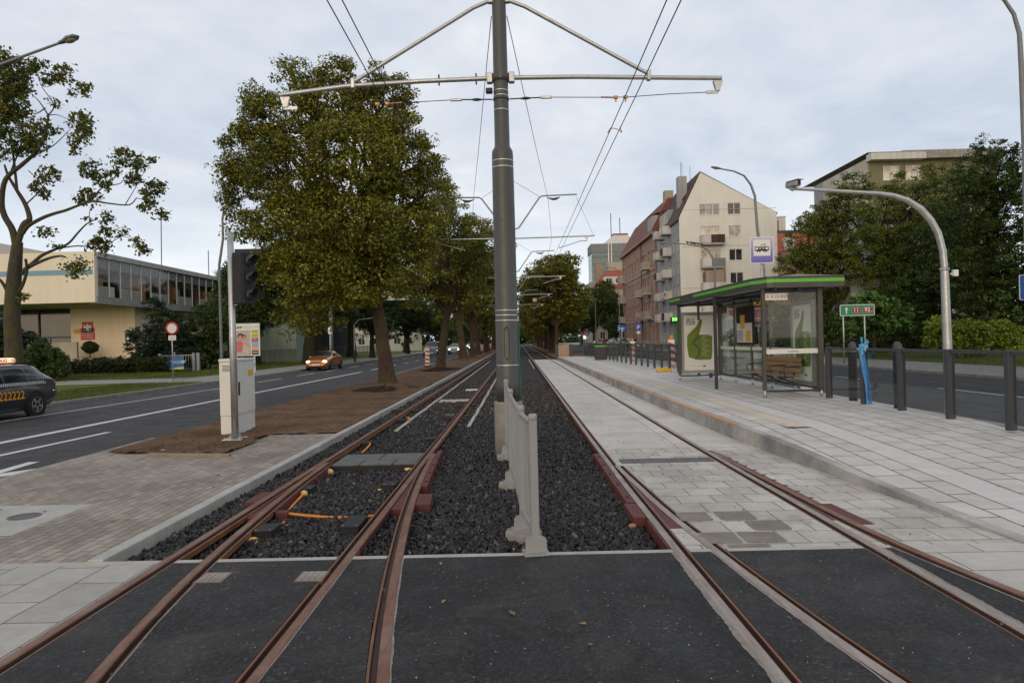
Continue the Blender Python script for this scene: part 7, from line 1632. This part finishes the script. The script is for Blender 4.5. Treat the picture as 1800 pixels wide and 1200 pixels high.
# the big linden
b0 = (-5.06, 26.4, .08); LB = lobes_from_px([(585,185,75,.5),(500,190,65,-.5),(655,190,60,.8),(450,270,62,.0),(520,300,85,-1.2),(620,290,90,-1.5),(700,290,75,.2),(735,330,55,.6),(440,350,52,.6),(425,395,36,.3),(530,400,80,-1.5),(620,400,85,-2.0),(700,390,72,-.8),(745,400,45,.6),(560,490,66,-1.4),(640,480,70,-1.8),(490,460,48,-.6),(560,540,50,-.2,1.0),(520,560,42,.4),(710,470,52,-.2),(695,235,52,.2),(690,165,36,.3),(470,225,50,.3),(425,300,40,.2),(600,130,32,.2),(520,128,28,0),(655,128,24,.4)], 26.4, b0, 1.15)
tree('big full linden with olive leaves on the soil strip, closest to the signal pole', 'tree', b0, LB, 3.6, .30, 1500, 80, .068, .46, LM['linden'], 21, lean=(-.45, .1), group=None, shell=.62)
# generic crowns
def gen_lobes(seed, w, h, n=11):
    rng = random.Random(seed); out = [(0,0,h*.5,w*.33,w*.33,h*.40)]
    for k in range(n): a = 2*pi*k/n*1.62; u = rng.uniform(.12,.92); rr = w*.5*sin(pi*(.18+.74*u))*.72; s = w*rng.uniform(.17,.27); out.append((rr*cos(a), rr*sin(a), h*u, s, s, s*.85))
    return out
def row_tree(label, loc, w, h, z0, tr, mat, seed, nclump=420, per=34, leaf=.14, cr=.6, group=None, bark='bark', lean=(0,0), name='tree', cat='tree'):
    return tree(label, cat, loc, [(x+lean[0],y+lean[1],z+z0,a,b,c) for x,y,z,a,b,c in gen_lobes(seed, w, h)], z0+.6, tr, nclump, per, leaf, cr, mat, seed, bark, lean, group, name=name)
l2 = row_tree('second linden of the soil strip, just behind the big one', (-4.85,42.2,.05), 6.6, 9.4, 2.9, .27, LM['linden'], 31, 560, 56, .09, .52, lean=(.5,0))
l3 = row_tree('third linden of the soil strip, with a trunk leaning to the road', (-5.15,63.8,.05), 7.6, 10.0, 3.2, .36, LM['linden'], 33, 420, 36, .15, .6, lean=(-.4,0))
l4 = row_tree('fourth linden of the soil strip, slimmer trunk just behind the third', (-4.9,72,.05), 7.4, 9.4, 3.0, .28, LM['autumn'], 35, 380, 34, .16, .62)
for k, (x, Y, s) in enumerate(((-5.2,88,1.0),(-4.9,101,.95),(-5.1,116,1.05),(-4.9,132,1.0),(-5.0,150,1.05),(-5.1,172,1.0),(-5.0,200,1.1))):
    dup((l3, l4, l2)[k % 3], loc=(x, Y, .05), rz=1.3*k+.7, scale=s, label='%s linden of the soil strip counted from the signal pole' % ['fifth','sixth','seventh','eighth','ninth','tenth','last'][k])
R1 = row_tree('first linden beyond the platform end, brownish green crown nearest the shelter', (4.8,86,.0), 8.6, 10.2, 2.8, .30, LM['autumn'], 41, 560, 40, .16, .62)
R2 = row_tree('second linden beyond the platform end, taller olive crown', (4.75,98.7,.0), 9.4, 11.2, 3.0, .30, LM['linden'], 43, 520, 40, .17, .68)
for k, (x, Y, s) in enumerate(((4.9,91.5,.9),(5.1,116,1.0),(5.0,125,1.05),(5.0,144,1.0),(5.0,163,1.05),(5.1,185,1.0),(5.0,215,1.1))):
    dup((R1, R2)[k % 2], loc=(x, Y, 0), rz=1.9*k+.4, scale=s, label='%s linden beyond the platform end counted from the platform' % ['slim in-between','third','fourth','fifth','sixth','seventh','last'][k])
# dark trees across the left road
D1 = row_tree('dark tree with a mossy trunk behind the orange coupe', (-18.6,60.5,0), 8.5, 10.5, 3.0, .55, LM['dark'], 51, 480, 52, .125, .65, bark='bark_dark')
D2 = row_tree('dark tree behind the wire fence near the billboard', (-23.0,60,0), 7.4, 7.6, 2.0, .32, LM['dark'], 53, 460, 52, .125, .62, bark='bark_dark')
DT = [(-20.4,69,1.0,'dark tree behind the gantry column'),(-29.5,70,.74,'lower dark tree in front of the dark grey block'),(-33,78,.72,'dark tree left of the pale green wall'),(-17.6,82,1.05,'dark tree across the road behind the big linden trunk'),(-22.5,92,1.1,'dark tree far across the road behind the gantry sign'),(-16.9,104,1.0,'dark roadside tree beyond the van'),(-20,122,1.1,'distant dark tree across the road beyond the van'),(-16.9,140,1.05,'distant roadside tree where the road narrows'),(-19,165,1.15,'most distant dark tree across the road'),(-13.8,190,1.2,'tree closing the view at the end of the road')]
for k, (x, Y, s, lab) in enumerate(DT): dup((D1, D2)[k % 2], loc=(x, Y, 0), rz=1.1*k, scale=s, label=lab)
# evergreen shrubs by the cream building, hedge, topiary
def shrub(label, loc, lobes, nclump, per, leaf, cr, mat, seed, name='shrub', cat='shrub', group=None, stem=.5):
    rng = np.random.default_rng(seed); random.seed(seed); t = thing(name, label, cat, loc, 0, group); lb = np.array(lobes, float); vol = (lb[:,3]*lb[:,4]*lb[:,5])**.7; pick = rng.choice(len(lb), nclump, p=vol/vol.sum())
    d = rng.normal(size=(nclump,3)); d /= np.linalg.norm(d, axis=1, keepdims=True); C = lb[pick,:3]+d*(.5+.5*rng.uniform(0,1,nclump)**.6)[:,None]*lb[pick,3:]; C[:,2] = np.maximum(C[:,2], .08)
    o = bpy.data.objects.new('foliage', leaf_mesh('foliage', C, cr*rng.uniform(.6,1.3,nclump), per, leaf, mat, seed)); COL.objects.link(o); o.parent = t
    mb = MB()
    for l in lb: limb(mb, (l[0]*.3,l[1]*.3,-.1), (l[0],l[1],l[2]), .05, .02, 3, .08, n=5)
    mb.build('stem', M['bark_dark'], t); return t
def plb(pl, Y, loc, dy=.8): return lobes_from_px(pl, Y, loc, dy)
c = P(285, 640, 50); shrub('big dark yew shrub against the cream entrance wall behind the round sign', (c.x,50,0), plb([(255,610,32),(290,570,34),(275,600,40),(250,640,28),(310,610,36),(285,640,34),(235,585,14),(270,540,20)], 50, (c.x,50,0)), 420, 44, .085, .34, LM['yew'], 61)
c = P(355, 640, 52); shrub('wide dark shrub below the ribbon windows beside the thin lamp post', (c.x,52,0), plb([(335,600,36),(370,580,36),(350,620,38),(390,610,34),(320,570,26),(360,550,22),(395,560,24)], 52, (c.x,52,0)), 420, 44, .09, .36, LM['dark'], 62)
c = P(30, 640, 40); shrub('dark evergreen shrub at the picture edge behind the taxi', (c.x,40,0), plb([(10,600,40),(50,610,34),(-20,610,44),(30,640,34),(75,640,24),(0,570,26)], 40, (c.x,40,0)), 380, 44, .085, .32, LM['yew'], 63)
c = P(82, 640, 38); shrub('rounded dark shrub just behind the maple trunk', (c.x,38,0), plb([(70,620,22),(90,630,24),(60,645,22),(100,650,20)], 38, (c.x,38,0)), 240, 44, .07, .25, LM['dark'], 64)
lob = []; hx0, hx1 = P(95,650,47.6).x, P(287,650,47.6).x
for k in range(26): lob.append((hx0+(hx1-hx0)*k/25-(hx0+hx1)/2, random.uniform(-.2,.2), .62+random.uniform(-.06,.10), .55, .55, .55))
shrub('low clipped hedge with orange berries along the lawn before the cream wall', ((hx0+hx1)/2,47.6,0), lob, 900, 30, .06, .22, LM['hedge'], 65, 'hedge', 'hedge')
c = P(159, 630, 52.5); t = thing('planter', 'pale square planter box below the clipped round bush', 'planter', (c.x,52.5,0)); mb = MB(); mb.box(-.72,.72,-.72,.72,0,1.1,bev=.03); mb.build('box', M['concrete'], t); mb = MB(); mb.box(-.66,.66,-.66,.66,1.101,1.12); mb.build('earth', M['soil'], t)
zc = P(157,610,52.5).z; shrub('clipped round bush standing in the pale planter box', (c.x,52.5,1.12), [(0,0,zc-1.12,.55,.55,.46)], 420, 26, .045, .12, LM['hedge'], 66, 'topiary_bush', 'bush')
# sparse maple by the taxi: traced limb by limb, spread in depth
def maple():
    Y = 27.0; b0 = P(25, 655, Y); b0.z = 0; t = thing('tree', 'old sparse maple with crooked bare limbs behind the taxi', 'tree', (b0.x, Y, 0)); mb = MB(); random.seed(5)
    def path(pl, r0, r1, dy0=0, dy1=0):
        pts = []; n = len(pl)
        for i, (px, py) in enumerate(pl): y = Y+dy0+(dy1-dy0)*i/max(1, n-1); p = P(px, py, y)-Vector((b0.x, Y, 0)); pts.append(p)
        out = []
        for i in range(n-1):
            p0, p1, p2, p3 = pts[max(i-1,0)], pts[i], pts[i+1], pts[min(i+2,n-1)]
            for k in range(4): q = k/4; out.append(.5*((2*p1)+(p2-p0)*q+(2*p0-5*p1+4*p2-p3)*q*q+(-p0+3*p1-3*p2+p3)*q**3))
        out.append(pts[-1]); m_ = len(out); r0 *= .62; r1 *= .6; mb.tube(out, [r0+(r1-r0)*i/(m_-1) for i in range(m_)], 9)
    mb.tube([(0,0,-.2),(-.02,0,.25)]+[P(px,py,Y)-Vector((b0.x,Y,0)) for px, py in ((24,610),(21,560),(23,510),(27,465),(31,425))], [.47,.36,.31,.285,.265,.235,.185], 14)
    path([(29,440),(22,405),(8,380),(3,355),(10,315),(38,290),(62,268),(78,240),(84,212),(85,200)], .22, .05, 0, -.6)
    path([(31,425),(42,395),(52,385),(45,360),(30,335),(15,310),(8,290)], .22, .06, 0, .7)
    path([(40,410),(50,397),(75,383),(97,375),(115,370),(133,363),(150,357),(167,354),(195,358),(227,360),(240,348)], .13, .03, 0, -.9)
    path([(147,358),(165,345),(180,330),(200,325),(213,321),(223,303)], .06, .015, -.5, -.2)
    path([(42,475),(58,462),(75,448),(100,437),(120,428),(138,408),(153,393),(170,385)], .13, .03, 0, .8)
    path([(40,480),(50,470),(83,455),(105,450),(115,452)], .13, .05, 0, -.8); path([(28,520),(40,500),(47,475),(45,455)], .11, .08, 0, -.4)
    path([(20,530),(12,510),(0,492),(-20,480)], .14, .06, 0, -.5); path([(100,437),(140,432),(180,436),(215,415),(250,432)], .05, .012, .4, .9); path([(157,390),(158,370),(166,362)], .03, .01, .5, .6)
    path([(85,203),(100,202),(120,210)], .035, .012, -.6, -.9); path([(85,203),(70,180),(55,165)], .05, .015, -.6, -.2); path([(82,205),(95,185),(72,150),(66,120)], .045, .01, -.6, -1.0); path([(80,190),(60,200),(45,180),(30,165)], .04, .012, -.5, .2); path([(20,300),(35,265),(55,250)], .06, .02, .2, .8); path([(45,360),(75,330),(80,312)], .05, .012, .4, .0); path([(58,275),(95,255),(125,225)], .05, .012, -.3, -.8); path([(30,335),(20,250),(5,200),(10,150)], .09, .02, .5, 1.2); path([(220,360),(238,330),(255,300)], .03, .01, -.8, -.3); path([(240,348),(262,355),(285,376)], .025, .008, -.9, -.6)
    path([(50,300),(70,320),(82,340)], .03, .01, 0, .3)
    cl = [(5,110,32),(35,150,30),(67,113,18),(110,130,24),(87,137,18),(147,157,17),(20,150,34),(20,185,36),(127,160,9),(97,180,11),(140,215,25),(143,240,22),(130,257,14),(57,230,32),(60,257,26),(93,227,12),(10,237,15),(13,205,20),(83,307,22),(63,330,14),(80,340,13),(160,297,23),(180,317,21),(217,277,23),(243,287,20),(267,283,9),(233,313,20),(267,333,23),(280,327,11),(257,360,18),(287,378,14),(157,347,22),(137,347,10),(187,387,14),(187,407,14),(213,412,12),(177,427,18),(243,423,13),(253,440,10),(83,413,13),(70,410,9),(140,467,18),(127,480,12),(187,437,13),(247,437,12),(38,520,12),(100,430,10),(35,255,26),(-15,170,40),(-20,230,35),(45,120,20),(0,270,18),(36,200,24),(118,470,10),(205,300,12),(150,385,8),(165,432,12),(0,75+35,20)]
    C = []; Rr = []
    for (px, py, r) in cl:
        tw = []
        for k in range(max(3, int(r*r/17))):
            a = random.uniform(0, 6.28); q = sqrt(random.random())*.85; dy = random.uniform(-1, 1)*r*Y/F*1.2; p = P(px+cos(a)*r*q, py+sin(a)*r*q*.9, Y+dy)-Vector((b0.x,Y,0)); C.append(tuple(p)); Rr.append(.12+.26*random.random()**2); tw.append(p)
        hub = P(px-r*.2, py+r*.5, Y)-Vector((b0.x,Y,0))
        for p in tw[::2]: limb(mb, hub, p, .016, .005, 3, .14, n=4)
    o = bpy.data.objects.new('crown', leaf_mesh('crown', C, Rr, 9, .075, LM['maple'], 9, .5, .8, .7)); COL.objects.link(o); o.parent = t
    mb.build('trunk', M['bark_grey'], t)
maple()
# trees and shrubs beyond the right road
def px_tree(label, px0, Y, pl, tr, nclump, per, leaf, cr, mat, seed, bark='bark_dark', name='tree', shell=.5):
    c = P(px0, 620, Y); loc = (c.x, Y, 0); lb = lobes_from_px(pl, Y, loc, 1.0); zt = min(l[2]-l[5] for l in lb)
    return tree(label, 'tree', loc, lb, max(1.6, zt+1.0), tr, nclump, per, leaf, cr, mat, seed, bark, name=name, shell=shell)
px_tree('green tree partly hiding the red roofed brick house, next to the pale block', 1445, 62, [(1400,470,44),(1440,420,56),(1490,370,52),(1460,480,60),(1510,440,60),(1500,330,34),(1460,380,38),(1478,345,26),(1425,395,26),(1420,520,40),(1480,540,50),(1395,530,28),(1382,485,24),(1376,545,22),(1385,590,24),(1410,450,26),(1530,520,50)], .32, 1050, 60, .10, .50, LM['green'], 71)
px_tree('yellowish green tree rising in front of the olive block', 1560, 57, [(1560,380,62),(1620,360,60),(1540,440,60),(1600,440,70),(1660,340,50),(1580,330,38),(1640,420,60),(1560,500,55),(1620,500,60),(1640,305,26)], .32, 980, 60, .092, .5, LM['green'], 72)
px_tree('tall very dark tree with the highest crown, behind the camera mast', 1735, 45, [(1740,310,66),(1700,380,70),(1770,380,72),(1720,450,75),(1790,300,55),(1800,450,70),(1680,470,55),(1740,520,70),(1690,320,40),(1740,262,32),(1810,520,60)], .36, 1100, 66, .08, .42, LM['dark'], 73)
px_tree('dark tree at the picture edge behind the blue road sign', 1850, 42, [(1830,330,70),(1860,420,80),(1820,480,70),(1790,540,60),(1870,520,70),(1880,300,60)], .34, 420, 46, .11, .46, LM['dark'], 74)
px_tree('dark tree between the yellowish tree and the tallest crown', 1650, 52, [(1650,430,60),(1640,490,60),(1690,500,50),(1600,520,50),(1670,400,40),(1620,560,40),(1680,560,40)], .30, 700, 50, .10, .44, LM['dark'], 75)
px_tree('umbrella shaped catalpa with broad leaves behind the green road sign', 1537, 42, [(1537,545,34,0,.7),(1500,560,28,0,.6),(1575,556,28,0,.6),(1520,530,26,0,.6),(1555,532,26,0,.6),(1537,570,36,0,.5),(1490,578,16),(1590,572,14)], .13, 260, 34, .15, .26, LM['catalpa'], 76, shell=.7)
c = P(1700, 620, 39); shrub('bright yellow green bush at the lawn behind the camera mast', (c.x,39,0), plb([(1650,575,22),(1665,600,26),(1690,580,26),(1720,590,30),(1755,585,28),(1770,600,24),(1640,600,16),(1780,580,16)], 39, (c.x,39,0)), 460, 40, .075, .24, LM['fresh'], 77, 'bush', 'bush')
c = P(1560, 610, 53); shrub('low dark undergrowth strip under the catalpa tree', (c.x,53,0), plb([(1480+18*k,604,13) for k in range(11)], 53, (c.x,53,0), 1.2), 420, 30, .09, .3, LM['hedge'], 78, 'hedge', 'hedge')
c = P(1640, 600, 58); shrub('tall dark shrub mass filling the gap beneath the right hand trees', (c.x,58,0), plb([(1400+42*k,575+8*(k % 2),36) for k in range(12)], 58, (c.x,58,0), 1.0), 900, 36, .12, .5, LM['dark'], 79)
c = P(1340, 590, 66); shrub('dark shrub row before the low shop, seen through the shelter', (c.x,66,0), plb([(1290+20*k,596,18) for k in range(7)], 66, (c.x,66,0), .7), 260, 34, .1, .35, LM['dark'], 80)
# dark trees before the red roofed house
K1 = row_tree('dark leafy tree in front of the red roofed house, beside the brick tenement', (20.2,152,0), 9.5, 11.5, 2.4, .35, LM['dark'], 91, 420, 38, .22, .8, bark='bark_dark')
dup(K1, loc=(18.4,166,0), rz=2, scale=.95, label='dark leafy tree just beyond the one beside the brick tenement'); dup(K1, loc=(17.0,182,0), rz=3, scale=.9, label='smaller dark tree above the parked cars, furthest from the tenement')
dup(K1, loc=(20.8,144,0), rz=4, scale=.5, label='small bright bushy tree right beside the tenement corner')
# background woods far off: one mass
def wood(name, pts_n, x0, x1, y0, y1, h, mat, seed, per=40, leaf=.5, cr=2.2):
    rng = np.random.default_rng(seed); C = np.stack([rng.uniform(x0,x1,pts_n), rng.uniform(y0,y1,pts_n), rng.uniform(.5,h,pts_n)*rng.uniform(.6,1,pts_n)], 1)
    o = bpy.data.objects.new(name, leaf_mesh(name, C, np.full(pts_n, cr), per, leaf, mat, seed)); COL.objects.link(o); return tag(o, kind='stuff')
wood('treeline', 300, -75, -20, 150, 175, 10, LM['dark'], 101); wood('treeline', 420, -40, 30, 330, 360, 14, LM['dark'], 102, 30, .9, 3.0); wood('treeline', 300, 45, 130, 110, 130, 11, LM['dark'], 103); wood('treeline', 200, -62, -38, 100, 112, 10, LM['dark'], 104)
# grass blades along the lawn edges
def blades(name, n, x0, x1, y0, y1, h, seed):
    rng = np.random.default_rng(seed); x = rng.uniform(x0,x1,n); y = rng.uniform(y0,y1,n); a = rng.uniform(0,2*pi,n); s = h*rng.uniform(.5,1.3,n); w_ = .012
    p = np.stack([x,y,np.zeros(n)],1); dx = np.stack([np.cos(a)*w_,np.sin(a)*w_,np.zeros(n)],1); tip = p+np.stack([rng.normal(0,.35,n)*s,rng.normal(0,.35,n)*s,s],1)
    V = np.stack([p-dx,p+dx,tip],1).reshape(-1,3); me = bpy.data.meshes.new(name); me.vertices.add(3*n); me.vertices.foreach_set('co',V.ravel()); me.loops.add(3*n); me.loops.foreach_set('vertex_index',np.arange(3*n,dtype=np.int32)); me.polygons.add(n); me.polygons.foreach_set('loop_start',np.arange(0,3*n,3,dtype=np.int32)); me.update()
    me.materials.append(GM); o = bpy.data.objects.new(name, me); COL.objects.link(o); tag(o, kind='stuff')
GM = leafmat('grass_blades', [(0,(.05,.085,.012)),(.6,(.09,.125,.02)),(1,(.17,.16,.04))], .2)
blades('grass', 40000, -34, -18.4, 38, 48, .12, 1); blades('grass', 26000, -19.2, -15.3, 20, 33, .09, 2); blades('grass', 30000, 21.3, 32, 30, 52, .14, 3); blades('grass', 14000, -24.7, -18.6, 48, 64, .16, 4)
